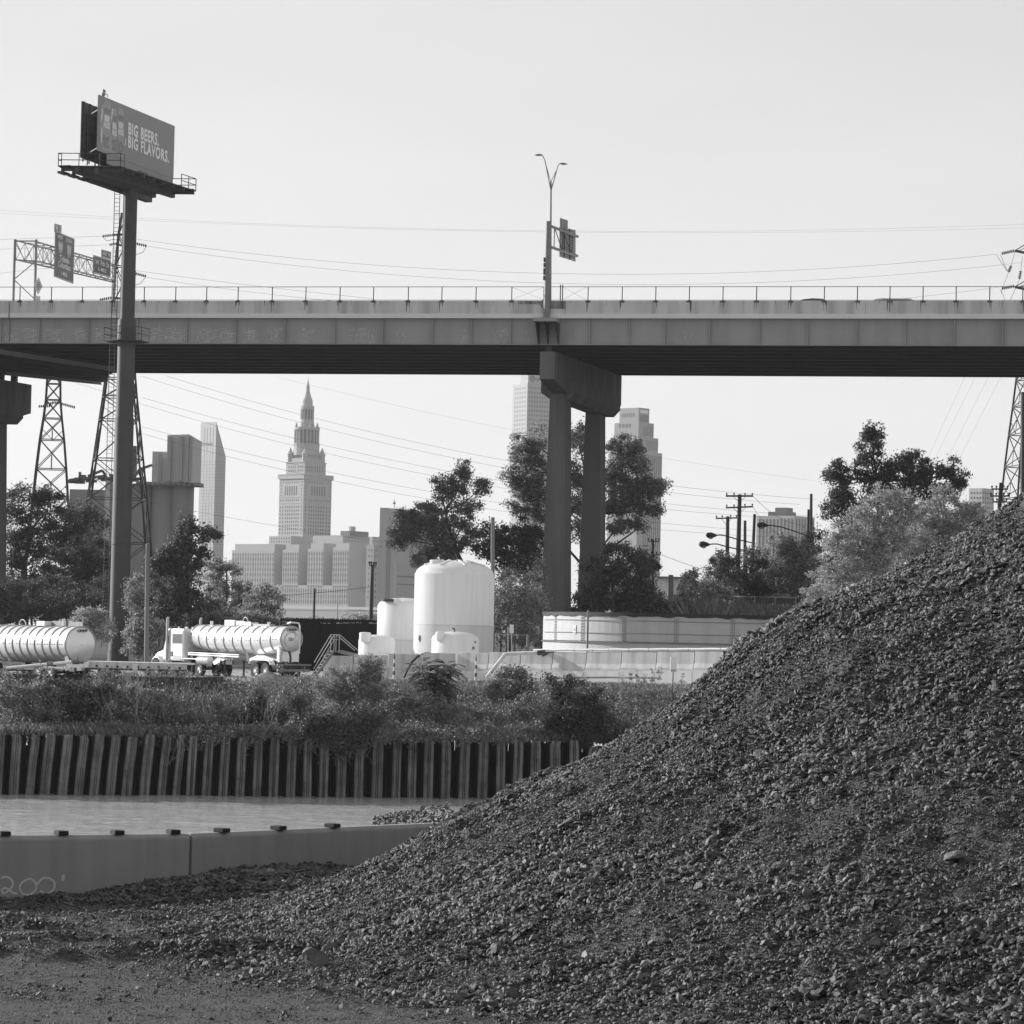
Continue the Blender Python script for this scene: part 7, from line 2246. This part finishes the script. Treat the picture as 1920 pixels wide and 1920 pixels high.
def crown_points(lobes, dens, clump, rng, hollow=.55, fill=.45):
    """points in clumps spread through lobes; dens = leaves per square metre of lobe outline"""
    P_, T_ = [], []
    for c, r in lobes:
        area = math.pi * r[0] * r[2]
        nc = max(6, int(area / (clump ** 2 * 1.5)))
        d = rng.randn(nc, 3); d /= np.linalg.norm(d, axis=1, keepdims=True)
        rad = hollow + (1.0 - hollow) * rng.rand(nc, 1) ** .6
        rad *= (1 + .16 * rng.randn(nc, 1))
        cc = c + d * r * rad
        nl = int(area * dens / nc) + 1
        q = cc[:, None, :] + rng.randn(nc, nl, 3) * clump * .42 * np.array([1, 1, .8]) * (.6 + .8 * rng.rand(nc, 1, 1))
        P_.append(q.reshape(-1, 3)); T_.append(cc)
        ne = int(area * dens * fill); e = rng.randn(ne, 3); e /= np.linalg.norm(e, axis=1, keepdims=True)
        P_.append(c + e * r * (rng.rand(ne, 1) ** .45) * (1.02 + .13 * np.sin(e[:, :1] * 7 + c[0]) + .08 * rng.randn(ne, 1)))
    return np.vstack(P_), T_


DENS = 4.6


def tree(label, lobes, Y, leaf=.16, dens=60, clump=.7, mat=None, trunk=(), seed=1, name="tree", cat="tree", group=None, limbs=True, up=0.3, tr=.22, zb=None, hollow=.4, aspect=.6, fill=.26):
    rg = np.random.RandomState(seed); rr_ = random.Random(seed)
    lw = lobes_to_world(lobes, Y)
    if trunk: b0 = P(trunk[0][0], trunk[0][1], Y)
    else: b0 = P(lobes[0][0], lobes[0][1] + lobes[0][3], Y)
    zg = float(land_z(np.array([b0.x]), np.array([float(Y)]))[0]) - .1 if zb is None else zb
    base = Vector((b0.x, Y, min(zg, b0.z + 5)))
    t = thing(name, base, label, cat, group)
    leaf *= .74
    pts, cl = crown_points(lw, dens * DENS, clump, rg, hollow, fill)
    V, Fc = leaf_mesh(pts, leaf * (.55 + .8 * rg.rand(len(pts))), rg, up, aspect)
    np_mesh("crown", V, Fc, mat or f_mid, t)
    mb = MB()
    tp = [base] + [P(x, y, Y) for x, y in trunk[1:]] if trunk else [base, Vector(lw[0][0])]
    mb.tube(tp, [tr * (1 - .6 * k / max(1, len(tp) - 1)) for k in range(len(tp))], 7)
    if limbs:
        for (c, r), cc in zip(lw, cl):
            c = Vector(c)
            # branch leaves the trunk at the point nearest below the lobe
            best = min(tp[1:] if len(tp) > 1 else tp, key=lambda p: (p - c).length + (5 if p.z > c.z else 0))
            mid = best.lerp(c, .5) + Vector((rr_.uniform(-.2, .2), rr_.uniform(-.2, .2), -.25))
            mb.tube([best, mid, c], [tr * .3, tr * .22, tr * .12], 5, cap=False)
            for k in range(min(len(cc), 14)):
                e = Vector(cc[rr_.randrange(len(cc))]); m2 = c.lerp(e, .5) + Vector((rr_.uniform(-.15, .15), 0, rr_.uniform(-.1, .1)))
                mb.tube([c, m2, e], [tr * .1, tr * .07, tr * .03], 4, cap=False)
    mb.build("trunk", m_bark, t)
    return t


G1 = "trees beyond the tanker yard"
# far left mass behind the lattice towers
tree("large dark tree between the left pier and the first lattice tower", [(45, 955, 42, 42), (95, 945, 38, 35), (30, 1020, 40, 45), (80, 1030, 52, 48), (120, 990, 36, 40), (50, 1085, 50, 40)], 330, .17, 46, .9, f_dark, [(50, 1170), (46, 1060), (60, 990)], 11, group=G1, tr=.4)
tree("dark tree behind the feet of the two lattice towers", [(150, 975, 36, 42), (175, 1030, 38, 50), (135, 1060, 48, 50), (190, 1090, 36, 50), (110, 1110, 46, 40)], 338, .17, 50, .9, f_dark, [(150, 1170), (150, 1080), (155, 1000)], 12, group=G1, tr=.35)
tree("low dark scrub under the first lattice tower", [(20, 1130, 45, 38), (75, 1145, 42, 30), (130, 1135, 45, 32), (180, 1140, 30, 30), (-20, 1140, 40, 40)], 300, .15, 62, .8, f_dark, [(60, 1190), (60, 1140)], 13, name="shrub", cat="shrub", tr=.2)
tree("pale feathery bush behind the left tank trailer", [(165, 1165, 36, 26), (135, 1178, 32, 20), (190, 1180, 26, 28), (185, 1150, 20, 14)], 232, .085, 230, .35, f_pale, [(160, 1215), (160, 1180)], 14, name="shrub", cat="shrub", tr=.08)
tree("mottled bush between the billboard pole and the thin wooden pole", [(256, 1110, 20, 34), (262, 1165, 24, 40), (255, 1205, 22, 30), (288, 1190, 22, 40)], 244, .12, 130, .5, f_mid, [(260, 1230), (260, 1150)], 15, name="shrub", cat="shrub", tr=.12)
tree("very dark cottonwood with a knobbly top right of the billboard pole", [(352, 985, 24, 21), (383, 1000, 20, 14), (405, 1004, 14, 9), (335, 1010, 22, 18), (325, 1045, 36, 24), (362, 1030, 30, 22), (300, 1065, 26, 24), (355, 1070, 34, 26), (330, 1110, 44, 34), (305, 1150, 32, 34), (370, 1140, 36, 38), (340, 1175, 40, 22)], 262, .15, 85, .6, f_dark, [(335, 1190), (335, 1100), (345, 1020)], 16, group=G1, tr=.3, hollow=.3)
tree("feathery tree of layered sprays right of the very dark cottonwood", [(425, 1070, 32, 20), (410, 1095, 36, 20), (445, 1110, 34, 20), (430, 1135, 42, 22), (400, 1060, 20, 14), (470, 1125, 24, 16)], 285, .13, 62, .5, f_mid, [(425, 1190), (425, 1110), (425, 1070)], 17, group=G1, tr=.16, up=1.0)
tree("small rounded tree behind the tanker's tank", [(495, 1112, 20, 20), (480, 1140, 30, 24), (515, 1148, 24, 18), (455, 1155, 40, 18), (505, 1165, 30, 14)], 278, .13, 78, .55, f_mid, [(490, 1185), (490, 1130)], 18, group=G1, tr=.15)
tree("low dark hedge behind the tractor cab", [(380, 1165, 40, 20), (420, 1172, 36, 16), (350, 1185, 40, 20), (300, 1200, 30, 26)], 250, .11, 120, .4, f_dark, [(380, 1210), (380, 1180)], 19, name="shrub", cat="shrub", tr=.1)
# scrub over the slatted fence, far
tree("thin far scrub above the slatted fence", [(640, 1163, 50, 6), (690, 1160, 25, 10), (590, 1166, 40, 5), (665, 1158, 14, 9)], 640, .3, 12, 1.2, f_pale, [(650, 1180), (650, 1165)], 20, name="shrub", cat="shrub", tr=.2)
tree("small round tree at the foot of the ribbed complex", [(527, 1125, 13, 9), (518, 1128, 8, 8)], 1150, .5, 4, 1.6, f_dark, [(527, 1140), (527, 1128)], 21, tr=.3)
# right of the tank
tree("broad cottonwood with an open bare limb above the largest tank", [(862, 900, 26, 24), (845, 930, 36, 30), (800, 965, 40, 26), (768, 985, 38, 26), (755, 1010, 32, 22), (800, 1010, 48, 34), (830, 1040, 34, 26), (790, 1048, 24, 16), (903, 915, 22, 18), (868, 880, 14, 14), (885, 950, 26, 16), (760, 965, 22, 14), (835, 985, 34, 26), (868, 975, 26, 22), (850, 1015, 34, 28), (890, 1000, 22, 16), (825, 905, 18, 14)], 305, .14, 66, .6, f_mid, [(880, 1190), (878, 1080), (850, 1020), (835, 960)], 22, group=G1, tr=.28)
tree("dark tree close behind the right side of the largest tank", [(930, 1000, 34, 26), (975, 1005, 36, 30), (945, 1045, 38, 34), (990, 1055, 34, 40), (905, 1030, 22, 20), (1000, 1010, 22, 28)], 296, .15, 66, .7, f_dark, [(955, 1190), (955, 1090), (950, 1020)], 23, group=G1, tr=.3)
tree("grey green bush between the largest tank and the pier's foot", [(955, 1120, 34, 34), (990, 1130, 34, 40), (950, 1165, 32, 34), (1000, 1175, 30, 30), (935, 1150, 20, 28)], 262, .12, 96, .5, f_mid, [(965, 1200), (965, 1150)], 24, name="shrub", cat="shrub", tr=.12)
# the big tree behind the pier
tree("tall cottonwood filling the view behind the centre pier", [(1000, 830, 24, 30), (975, 845, 22, 28), (995, 880, 42, 34), (960, 895, 20, 16), (1010, 925, 36, 30), (1085, 830, 22, 46), (1090, 900, 30, 40), (1165, 850, 30, 36), (1190, 880, 36, 36), (1165, 920, 40, 38), (1215, 915, 36, 22), (1240, 905, 24, 13), (1190, 955, 44, 22), (1230, 955, 18, 16), (1090, 980, 34, 44), (1160, 985, 34, 18), (970, 950, 22, 14), (1205, 985, 24, 14), (1195, 845, 18, 18), (1150, 895, 26, 30), (1150, 945, 30, 26), (1195, 930, 36, 26), (980, 865, 26, 22), (985, 920, 32, 24), (1010, 960, 30, 24), (1090, 940, 26, 30)], 325, .16, 52, .7, f_mid, [(1090, 1180), (1092, 1060), (1100, 960), (1105, 900)], 25, group=G1, tr=.5)
tree("rounded very dark tree at the right of the pier's foot", [(1125, 1075, 42, 34), (1170, 1060, 42, 30), (1200, 1085, 38, 34), (1150, 1115, 56, 30), (1205, 1120, 36, 24), (1160, 1030, 28, 16), (1205, 1050, 26, 18), (1110, 1110, 30, 32)], 278, .14, 84, .6, f_dark, [(1150, 1150), (1150, 1090)], 26, group=G1, tr=.25, hollow=.35)
tree("sparse pale leaved shrub beside the square concrete post", [(1290, 1100, 18, 26), (1280, 1130, 24, 20), (1300, 1085, 14, 14), (1255, 1140, 20, 10)], 284, .17, 46, .4, f_pale, [(1285, 1155), (1285, 1110)], 27, name="shrub", cat="shrub", tr=.06)
tree("dark pointed bush under the two old street lamps", [(1350, 1075, 26, 34), (1335, 1105, 24, 30), (1375, 1100, 34, 32), (1350, 1050, 14, 16), (1400, 1120, 40, 20)], 312, .14, 70, .5, f_dark, [(1355, 1145), (1355, 1090)], 28, name="shrub", cat="shrub", tr=.12)
tree("dusty grey bush in front of the striped office block", [(1455, 1050, 28, 40), (1435, 1090, 36, 36), (1480, 1085, 34, 40), (1470, 1020, 18, 18)], 345, .15, 54, .6, f_mid, [(1455, 1150), (1455, 1080)], 29, group=G1, tr=.2)
tree("leafy dark bush right of the striped office block", [(1525, 1020, 24, 36), (1510, 1060, 34, 36), (1545, 1070, 30, 36), (1500, 1105, 40, 28), (1450, 1115, 50, 24)], 325, .15, 60, .6, f_dark, [(1520, 1150), (1520, 1080)], 30, group=G1, tr=.2)
tree("tallest cottonwood with a knobbly crown on the right", [(1638, 812, 26, 24), (1632, 850, 34, 30), (1640, 895, 44, 36), (1690, 880, 36, 30), (1735, 890, 34, 32), (1575, 900, 26, 32), (1562, 885, 18, 18), (1590, 935, 36, 24), (1565, 955, 26, 26), (1790, 890, 20, 26), (1800, 905, 14, 22), (1600, 965, 40, 30), (1680, 930, 50, 30), (1755, 920, 40, 22), (1700, 860, 20, 16), (1575, 870, 12, 12)], 318, .17, 54, .65, f_dark, [(1660, 1120), (1650, 1000), (1645, 900)], 31, group=G1, tr=.45)
tree("pale silvery willow bush in front of the tallest cottonwood", [(1620, 985, 50, 50), (1600, 1030, 60, 46), (1670, 1000, 50, 56), (1655, 935, 36, 26), (1700, 950, 36, 36), (1570, 1080, 50, 30), (1640, 1070, 60, 36), (1560, 1010, 22, 26)], 232, .15, 80, .4, f_pale, [(1640, 1150), (1640, 1050), (1640, 980)], 32, group=G1, tr=.15, aspect=.3, hollow=.3, up=0)
tree("second silvery willow bush nearer the heap's crest", [(1760, 965, 48, 40), (1800, 985, 40, 36), (1730, 1000, 44, 44), (1770, 930, 30, 18), (1825, 965, 28, 26), (1700, 1040, 40, 30)], 236, .15, 80, .4, f_pale, [(1760, 1100), (1760, 1000)], 33, group=G1, tr=.15, aspect=.3, hollow=.3, up=0)
tree("low pale bush where the heap meets the hill fence", [(1540, 1110, 34, 24), (1570, 1120, 40, 24), (1520, 1135, 24, 12)], 236, .09, 120, .45, f_pale, [(1545, 1150), (1545, 1120)], 34, name="shrub", cat="shrub", tr=.08, aspect=.4)

U = "undergrowth beyond the yard"
for a in ((" behind the left tank trailer", [(30, 1130, 60, 46), (100, 1120, 60, 44), (160, 1130, 50, 40), (200, 1110, 30, 44)], 312, f_dark, 80),
          (" between the billboard pole and the tractor", [(270, 1130, 36, 46), (310, 1175, 50, 36), (260, 1190, 30, 30)], 268, f_dark, 81),
          (" behind the tanker's front half", [(400, 1150, 46, 34), (450, 1165, 50, 22), (500, 1165, 40, 18), (370, 1175, 40, 24)], 272, f_mid, 82),
          (" beneath the dark tree beside the largest tank", [(940, 1110, 30, 50), (975, 1150, 50, 40), (1005, 1100, 26, 50), (960, 1190, 50, 30)], 268, f_mid, 83),
          (" round the pier's right foot", [(1110, 1135, 40, 20), (1170, 1135, 60, 22), (1220, 1120, 30, 30), (1240, 1140, 26, 14)], 284, f_dark, 84),
          (" left of the old street lamps", [(1285, 1125, 40, 30), (1320, 1110, 30, 30), (1345, 1125, 40, 26)], 300, f_mid, 85),
          (" under the utility poles", [(1385, 1095, 46, 44), (1430, 1100, 50, 44), (1370, 1060, 24, 26), (1480, 1110, 50, 36), (1420, 1055, 30, 26)], 306, f_dark, 86),
          (" before the striped office block", [(1500, 1060, 36, 44), (1540, 1090, 40, 46), (1480, 1030, 26, 30), (1470, 1080, 30, 40)], 300, f_mid, 87),
          (" at the back of the willow bushes", [(1580, 1060, 50, 50), (1640, 1040, 60, 50), (1700, 1010, 60, 50), (1760, 1000, 60, 40), (1600, 990, 30, 30)], 290, f_mid, 88)):
    tree("dense low undergrowth" + a[0], a[1], a[2], .13, 70, .7, a[3], [(a[1][0][0], 1190), (a[1][0][0], a[1][0][1])], a[4], "undergrowth", "undergrowth", U, tr=.1, hollow=.3)

# reeds on the hill
rg = np.random.RandomState(5)
def blades(name, label, px0, px1, Y0, Y1, n, h, w, mat, seed, lean=.25, kind="stuff", cat="grass", zf=None):
    rg = np.random.RandomState(seed)
    pxs = px0 + (px1 - px0) * rg.rand(n); Ys = Y0 + (Y1 - Y0) * rg.rand(n)
    x = np.array([P(a, 1150, b_).x for a, b_ in zip(pxs, Ys)])
    z = land_z(x, Ys) if zf is None else zf(x, Ys)
    hh = h * (.4 + .8 * rg.rand(n)); lx = rg.randn(n) * lean * hh; ly = rg.randn(n) * lean * hh
    a = rg.rand(n) * np.pi; wx = np.cos(a) * w; wy = np.sin(a) * w
    V = np.stack([np.stack([x - wx, Ys - wy, z - .03], 1), np.stack([x + wx, Ys + wy, z - .03], 1),
                  np.stack([x + lx * .4 + wx * .6, Ys + ly * .4 + wy * .6, z + hh * .6], 1), np.stack([x + lx, Ys + ly, z + hh], 1)], 1).reshape(-1, 3)
    o = np_mesh(name, V, np.arange(4 * n).reshape(-1, 4), mat)
    return tag(o, label, cat, kind=kind)
blades("reeds", "tall pale reeds behind the round basin's rim", 1285, 1345, 279, 284, 420, 3.2, .035, f_grass, 3, .18)
blades("grass", "rough grass on the hill behind the round basin", 1090, 1600, 268, 300, 14000, .7, .05, f_grass, 4, .3)

# ------------------------------------------------------------------ the near side of the far bank
def bank_pts(px0, px1, d0, d1, n, rg):
    """random points on the bank between photo columns, d metres behind the sheet piling"""
    px = px0 + (px1 - px0) * rg.rand(n); d = d0 + (d1 - d0) * rg.rand(n)
    x = np.array([P(a, 1340, 170 + q).x for a, q in zip(px, d)])
    y = WA.y + WU.y / WU.x * (x - WA.x) + d / WN.y
    return x, y
rg = np.random.RandomState(9)
x, y = bank_pts(-80, 1420, .3, 18, 85000, rg)
z = land_z(x, y)
hgt = .10 + .32 * rg.rand(len(x)) * (.5 + .9 * (fbm(x, y, .35, 3, 33) + .5)) * (1 + 1.2 * (x < -8))
pts = np.stack([x, y, z + hgt * rg.rand(len(x))], 1)
V, Fc = leaf_mesh(pts, .035 + .075 * rg.rand(len(pts)) ** 1.5, rg, .6, .5)
tag(np_mesh("ground_cover", V, Fc, f_weed), "low tangled weeds covering the slope above the sheet pile wall", "weeds", kind="stuff")
def bank_grass(n, px0, px1, d0, d1, h, mat, seed, name, label):
    rg = np.random.RandomState(seed)
    x, y = bank_pts(px0, px1, d0, d1, n, rg); z = land_z(x, y)
    hh = h * (.4 + .8 * rg.rand(n)); lx = rg.randn(n) * .35 * hh; ly = rg.randn(n) * .35 * hh; a = rg.rand(n) * np.pi; w = .018
    V = np.stack([np.stack([x - np.cos(a) * w, y - np.sin(a) * w, z - .03], 1), np.stack([x + np.cos(a) * w, y + np.sin(a) * w, z - .03], 1),
                  np.stack([x + lx * .4 + w * .5, y + ly * .4, z + hh * .6], 1), np.stack([x + lx, y + ly, z + hh], 1)], 1).reshape(-1, 3)
    tag(np_mesh(name, V, np.arange(4 * n).reshape(-1, 4), mat), label, "grass", kind="stuff")
bank_grass(22000, 520, 1400, 11, 19, .4, f_grass, 41, "dry_grass", "pale dry grass along the top of the far bank")
bank_grass(9000, -60, 1200, .2, 2.5, .5, f_weed, 42, "hanging_grass", "shaggy grass fringe along the top edge of the sheet piling")
# cobbles on the bank at the right
x, y = bank_pts(1080, 1400, 2, 16, 4500, rg); z = land_z(x, y)
V, Fi = stones(np.stack([x, y, z + .02], 1), .03 + .10 * rg.rand(len(x)) ** 2, rg, .5, .5)
tag(np_mesh("rubble", V, Fi, m_boulder), "loose pale rubble on the bank slope beside the heap", "rubble", kind="stuff")


def zbank(px, Y):
    x = P(px, 1340, Y).x; return float(land_z(np.array([x]), np.array([float(Y)]))[0])


G2 = "bushes on the river bank"
def bush(label, lobes, Y, seed, mat=f_weed, leaf=.09, dens=150, clump=.42, **k):
    px = sum(l[0] for l in lobes) / len(lobes)
    r_ = random.Random(seed * 7); ex = []
    for l in lobes:
        for _ in range(3):
            if l[2] > 15: ex.append((l[0] + r_.uniform(-1, 1) * l[2] * .9, l[1] - l[3] * r_.uniform(.5, 1.15), r_.uniform(4, 9), r_.uniform(7, 15)))
    lobes = list(lobes) + ex
    return tree(label, lobes, Y, leaf, dens, clump, mat, [(px, 1340), (px, sum(l[1] for l in lobes) / len(lobes))], seed, "bush", "bush", G2, tr=.04, zb=zbank(px, Y) - .1, fill=.12, **k)
bush("leafy bush on the bank at the far left edge", [(20, 1300, 44, 34), (55, 1320, 50, 36), (10, 1345, 50, 34), (85, 1350, 44, 28)], 168, 51, f_mid)
bush("dark thicket below the left tank trailer", [(110, 1310, 46, 38), (150, 1330, 46, 34), (125, 1355, 56, 26), (185, 1310, 36, 30)], 168.5, 52, f_dark)
bush("twiggy bush in front of the steel wall's middle", [(220, 1320, 40, 36), (255, 1345, 50, 32), (205, 1360, 36, 22), (290, 1330, 36, 32)], 169, 53, f_mid, dens=260)
bush("dense weedy bush in front of the steel wall's dark end", [(330, 1335, 44, 30), (370, 1350, 46, 28), (310, 1365, 40, 20), (400, 1335, 36, 24), (350, 1385, 34, 20)], 169, 54, f_weed)
bush("low dark bush left of the big leafy bush, in front of the sand heap", [(470, 1335, 30, 22), (440, 1355, 44, 24), (500, 1352, 36, 22), (485, 1315, 18, 16)], 171, 55, f_dark)
bush("big leafy bush on the bank below the crossover stairs", [(650, 1290, 34, 34), (690, 1275, 26, 28), (625, 1320, 40, 34), (675, 1325, 50, 36), (710, 1310, 28, 36), (690, 1245, 9, 18), (672, 1252, 7, 20), (710, 1242, 10, 10)], 173, 56, f_mid, leaf=.075, dens=250)
bush("tangle of weeds hanging over the sheet piling below the big leafy bush", [(620, 1365, 44, 26), (570, 1375, 30, 24), (665, 1375, 36, 24), (640, 1400, 30, 18), (690, 1350, 34, 22)], 168.5, 57, f_dark, dens=240)
bush("low scrubby bush beneath the feathery sumac", [(760, 1310, 30, 22), (800, 1330, 44, 20), (850, 1345, 40, 20), (740, 1345, 34, 24)], 171, 58, f_weed)
bush("soft bush right of the feathery sumac before the sloping pipe", [(955, 1285, 36, 30), (930, 1300, 24, 20), (985, 1295, 24, 22), (950, 1262, 12, 14)], 176, 59, f_mid, dens=260)
bush("large dark round bush where the heap meets the sheet piling", [(1080, 1320, 48, 44), (1120, 1350, 48, 38), (1060, 1360, 44, 30), (1110, 1385, 44, 24), (1150, 1385, 30, 20), (1050, 1300, 26, 22)], 173, 60, f_dark, dens=300)
bush("pale mounded weeds between the sumac and the large dark bush", [(1010, 1330, 40, 22), (960, 1345, 40, 18), (900, 1350, 36, 18)], 172, 61, f_weed)
bush("rounded weedy bush directly below the flatbed's middle", [(240, 1290, 40, 22), (280, 1300, 36, 22), (200, 1290, 30, 22)], 173, 62, f_weed)
bush("leafy clump over the sheet piling's edge at the far left", [(30, 1372, 46, 16), (80, 1378, 40, 14), (-20, 1375, 40, 16)], 166.5, 63, f_mid)
bush("weedy clump over the sheet piling's edge below the flatbed", [(170, 1378, 44, 15), (230, 1380, 44, 15), (290, 1380, 36, 14)], 167, 64, f_weed)
bush("small ragged clump hanging over the piling below the steel wall's end", [(350, 1385, 30, 18), (335, 1400, 18, 16), (400, 1382, 40, 13)], 167.2, 65, f_mid)
bush("weedy clump over the piling left of the hanging tangle", [(470, 1378, 44, 14), (530, 1376, 36, 16)], 167.5, 66, f_weed)
bush("low weedy mound on the slope before the sand heap", [(540, 1330, 40, 20), (580, 1345, 40, 22), (560, 1310, 26, 14)], 172, 67, f_weed)
bush("weeds crowding the piling's edge right of the hanging tangle", [(740, 1378, 40, 14), (800, 1380, 44, 13), (870, 1380, 44, 12), (940, 1378, 40, 12)], 168.5, 68, f_weed)
# tall weed stalks at the right with small leaves
for k, px in enumerate((1168, 1182, 1196, 1208, 1222, 1236, 1278)):
    Yk = 178
    bush(("first", "second", "third", "fourth", "fifth", "sixth", "last")[k] + " tall weed stalk from the left, before the sunlit barriers", [(px, 1275 - (k % 3) * 4, 4, 14), (px + (k % 2) * 2, 1300, 8, 14), (px, 1320, 11, 10)], Yk, 70 + k, f_mid, leaf=.05, dens=260, clump=.14)
# feathery sumac: fronds of paired leaflets
def sumac(label, px, py, Y, nf, Lf, seed, mat, hgt_px):
    rr_ = random.Random(seed); s = F / Y
    base = P(px, py, Y); zg = zbank(px, Y)
    t = thing("sumac", (base.x, Y, zg), label, "bush", G2)
    mb = MB(); pts = []; sz = []; axes = []
    V = []; Fc = []
    stems = []
    for q in range(4):
        top = Vector((base.x + rr_.uniform(-.8, .8), Y + rr_.uniform(-.5, .5), P(px, py - hgt_px * rr_.uniform(.5, 1.0), Y).z))
        mb.tube([(base.x + q * .05, Y, zg), (base.x * .5 + top.x * .5, Y, (zg + top.z) / 2), top], [.045, .035, .02], 5); stems.append(top)
    for q in range(nf):
        top = stems[q % len(stems)]; az = rr_.uniform(0, 2 * math.pi); el = rr_.uniform(-.2, .9)
        h0 = rr_.uniform(0.0, .65); st_ = Vector((base.x, Y, zg)).lerp(top, 1 - h0 * .8)
        L_ = Lf * rr_.uniform(.7, 1.15); d = Vector((math.cos(az) * math.cos(el), math.sin(az) * math.cos(el), math.sin(el)))
        prev = st_; n = 12
        for k in range(1, n + 1):
            f_ = k / n; cur = st_ + d * L_ * f_ - UPV * (L_ * .45 * f_ * f_)
            dd = (cur - prev).normalized(); sd_ = dd.cross(UPV)
            if sd_.length < .01: sd_ = Vector((1, 0, 0))
            sd_.normalize()
            if k > 2:
                for sg in (-1, 1):
                    ll = .23 * (1 - .4 * abs(f_ - .5)) * rr_.uniform(.8, 1.1); tip = cur + sd_ * sg * ll + dd * ll * .35 - UPV * ll * rr_.uniform(.1, .4)
                    w = dd * .06; m_ = cur.lerp(tip, .4)
                    i0 = len(V); V += [tuple(cur), tuple(m_ - w), tuple(tip), tuple(m_ + w)]; Fc.append((i0, i0 + 1, i0 + 2, i0 + 3))
            prev = cur
        mb.tube([st_, st_ + d * L_ * .5 - UPV * L_ * .11, st_ + d * L_ - UPV * L_ * .45], .008, 3, cap=False)
    mb.build("stem", m_twig, t)
    np_mesh("fronds", np.array(V), np.array(Fc), mat, t)
sumac("feathery dark sumac with drooping fronds in front of the shaded barriers", 812, 1345, 176, 230, 1.2, 5, f_dark, 105)
sumac("small sumac at the left of the feathery dark one", 700, 1345, 175, 50, .8, 6, f_mid, 80)
sumac("small dark sumac in the left thicket beside the steel wall's end", 470, 1360, 172, 50, .8, 8, f_dark, 40)
# dry twigs standing out of the left thicket
def twigs(label, px0, px1, n, seed, Y0=168, h=1.9, zmul=1.0, y_from=None):
    rr_ = random.Random(seed); c = P((px0 + px1) / 2, 1340, Y0); mb = MB()
    zg0 = zbank((px0 + px1) / 2, Y0)
    for q in range(n):
        px = rr_.uniform(px0, px1); Y = Y0 + rr_.uniform(-1, 3); b_ = P(px, 1340, Y); zg = zbank(px, Y)
        def grow(p, d, L_, r, lev):
            e = p + d * L_; m_ = p.lerp(e, .5) + Vector((rr_.uniform(-1, 1), 0, rr_.uniform(-1, 1))) * L_ * .08
            mb.tube([p, m_, e], [r, r * .8, r * .5], 4, cap=False)
            if lev < 3:
                for _ in range(rr_.choice([2, 3])):
                    nd = (d + Vector((rr_.uniform(-.75, .75), rr_.uniform(-.6, .6), rr_.uniform(-.1, .6)))).normalized()
                    grow(p.lerp(e, rr_.uniform(.4, 1)), nd, L_ * rr_.uniform(.45, .75), r * .6, lev + 1)
        grow(Vector((b_.x, Y, zg)), Vector((rr_.uniform(-.5, .5), rr_.uniform(-.3, .3), 1)).normalized(), h * rr_.uniform(.6, 1.0), .017, 0)
    o = mb.build("dry_shrub", m_twig, None, org=(c.x, Y0, zg0)); tag(o, label, "shrub", "dry twiggy shrubs on the bank")
twigs("bare dry twigs rising before the left tank trailer's end", 50, 150, 12, 1)
twigs("bare dry twigs rising before the flatbed", 190, 300, 16, 2, h=2.3)
twigs("bare dry twigs before the steel wall's dark end", 310, 430, 16, 3, h=2.1)
twigs("few bare twigs before the sand heap", 440, 520, 6, 4, h=1.9)
twigs("thin bare stems beside the striped delineator", 710, 750, 4, 5, 174, h=2.6)
twigs("pale fallen sticks on the slope below the sumac", 780, 900, 5, 6, 170, h=1.2)
# vine curls hanging over the piling
rr_ = random.Random(12); mb = MB(); c = None
for q in range(46):
    px = rr_.uniform(575, 700) if q < 36 else rr_.uniform(330, 350); Y = WA.y + (P(px, 1400, 168).x - WA.x) * WU.y / WU.x - .32
    p = P(px, 1384 + rr_.uniform(-4, 6), Y); c = c or p
    pts = [p]; d = Vector((rr_.uniform(-.6, .6), 0, -1))
    for k in range(rr_.randint(4, 10)):
        d = (d + Vector((rr_.uniform(-.9, .9), rr_.uniform(-.2, .2), rr_.uniform(-.6, .45)))).normalized(); pts.append(pts[-1] + d * .17 + Vector((0, -.005, 0)))
    mb.tube(pts, .011, 4, cap=False)
tag(mb.build("vine", m_twig, None, org=c), "bare curling vines hanging down the rusty sheet piling", "vine")

# sand heap by the tanker's wheels
c = P(518, 1275, 190)
xs = np.linspace(-2.6, 2.6, 60); ys = np.linspace(-2.2, 2.2, 50)
X, Yg = np.meshgrid(xs, ys); r = np.sqrt((X / 1.9) ** 2 + (Yg / 1.6) ** 2)
Z = .55 * np.clip(1 - r, 0, None) ** .9 * 1.35 + .03 * fbm(X, Yg, 2.5, 3, 3) - .03
Vv = np.stack([c.x + X.ravel(), c.y - 6 + Yg.ravel(), YARD + Z.ravel()], 1)
i = np.arange(60 * 50).reshape(50, 60)
Fq = np.stack([i[:-1, :-1].ravel(), i[:-1, 1:].ravel(), i[1:, 1:].ravel(), i[1:, :-1].ravel()], 1)
tag(np_mesh("sand_heap", Vv, Fq, M("sand", .17, .95, .2, 2), None, org=(c.x, c.y - 6, YARD), smooth=True), "small cone of sand on the ground beside the tanker's rear wheels", "sand heap")
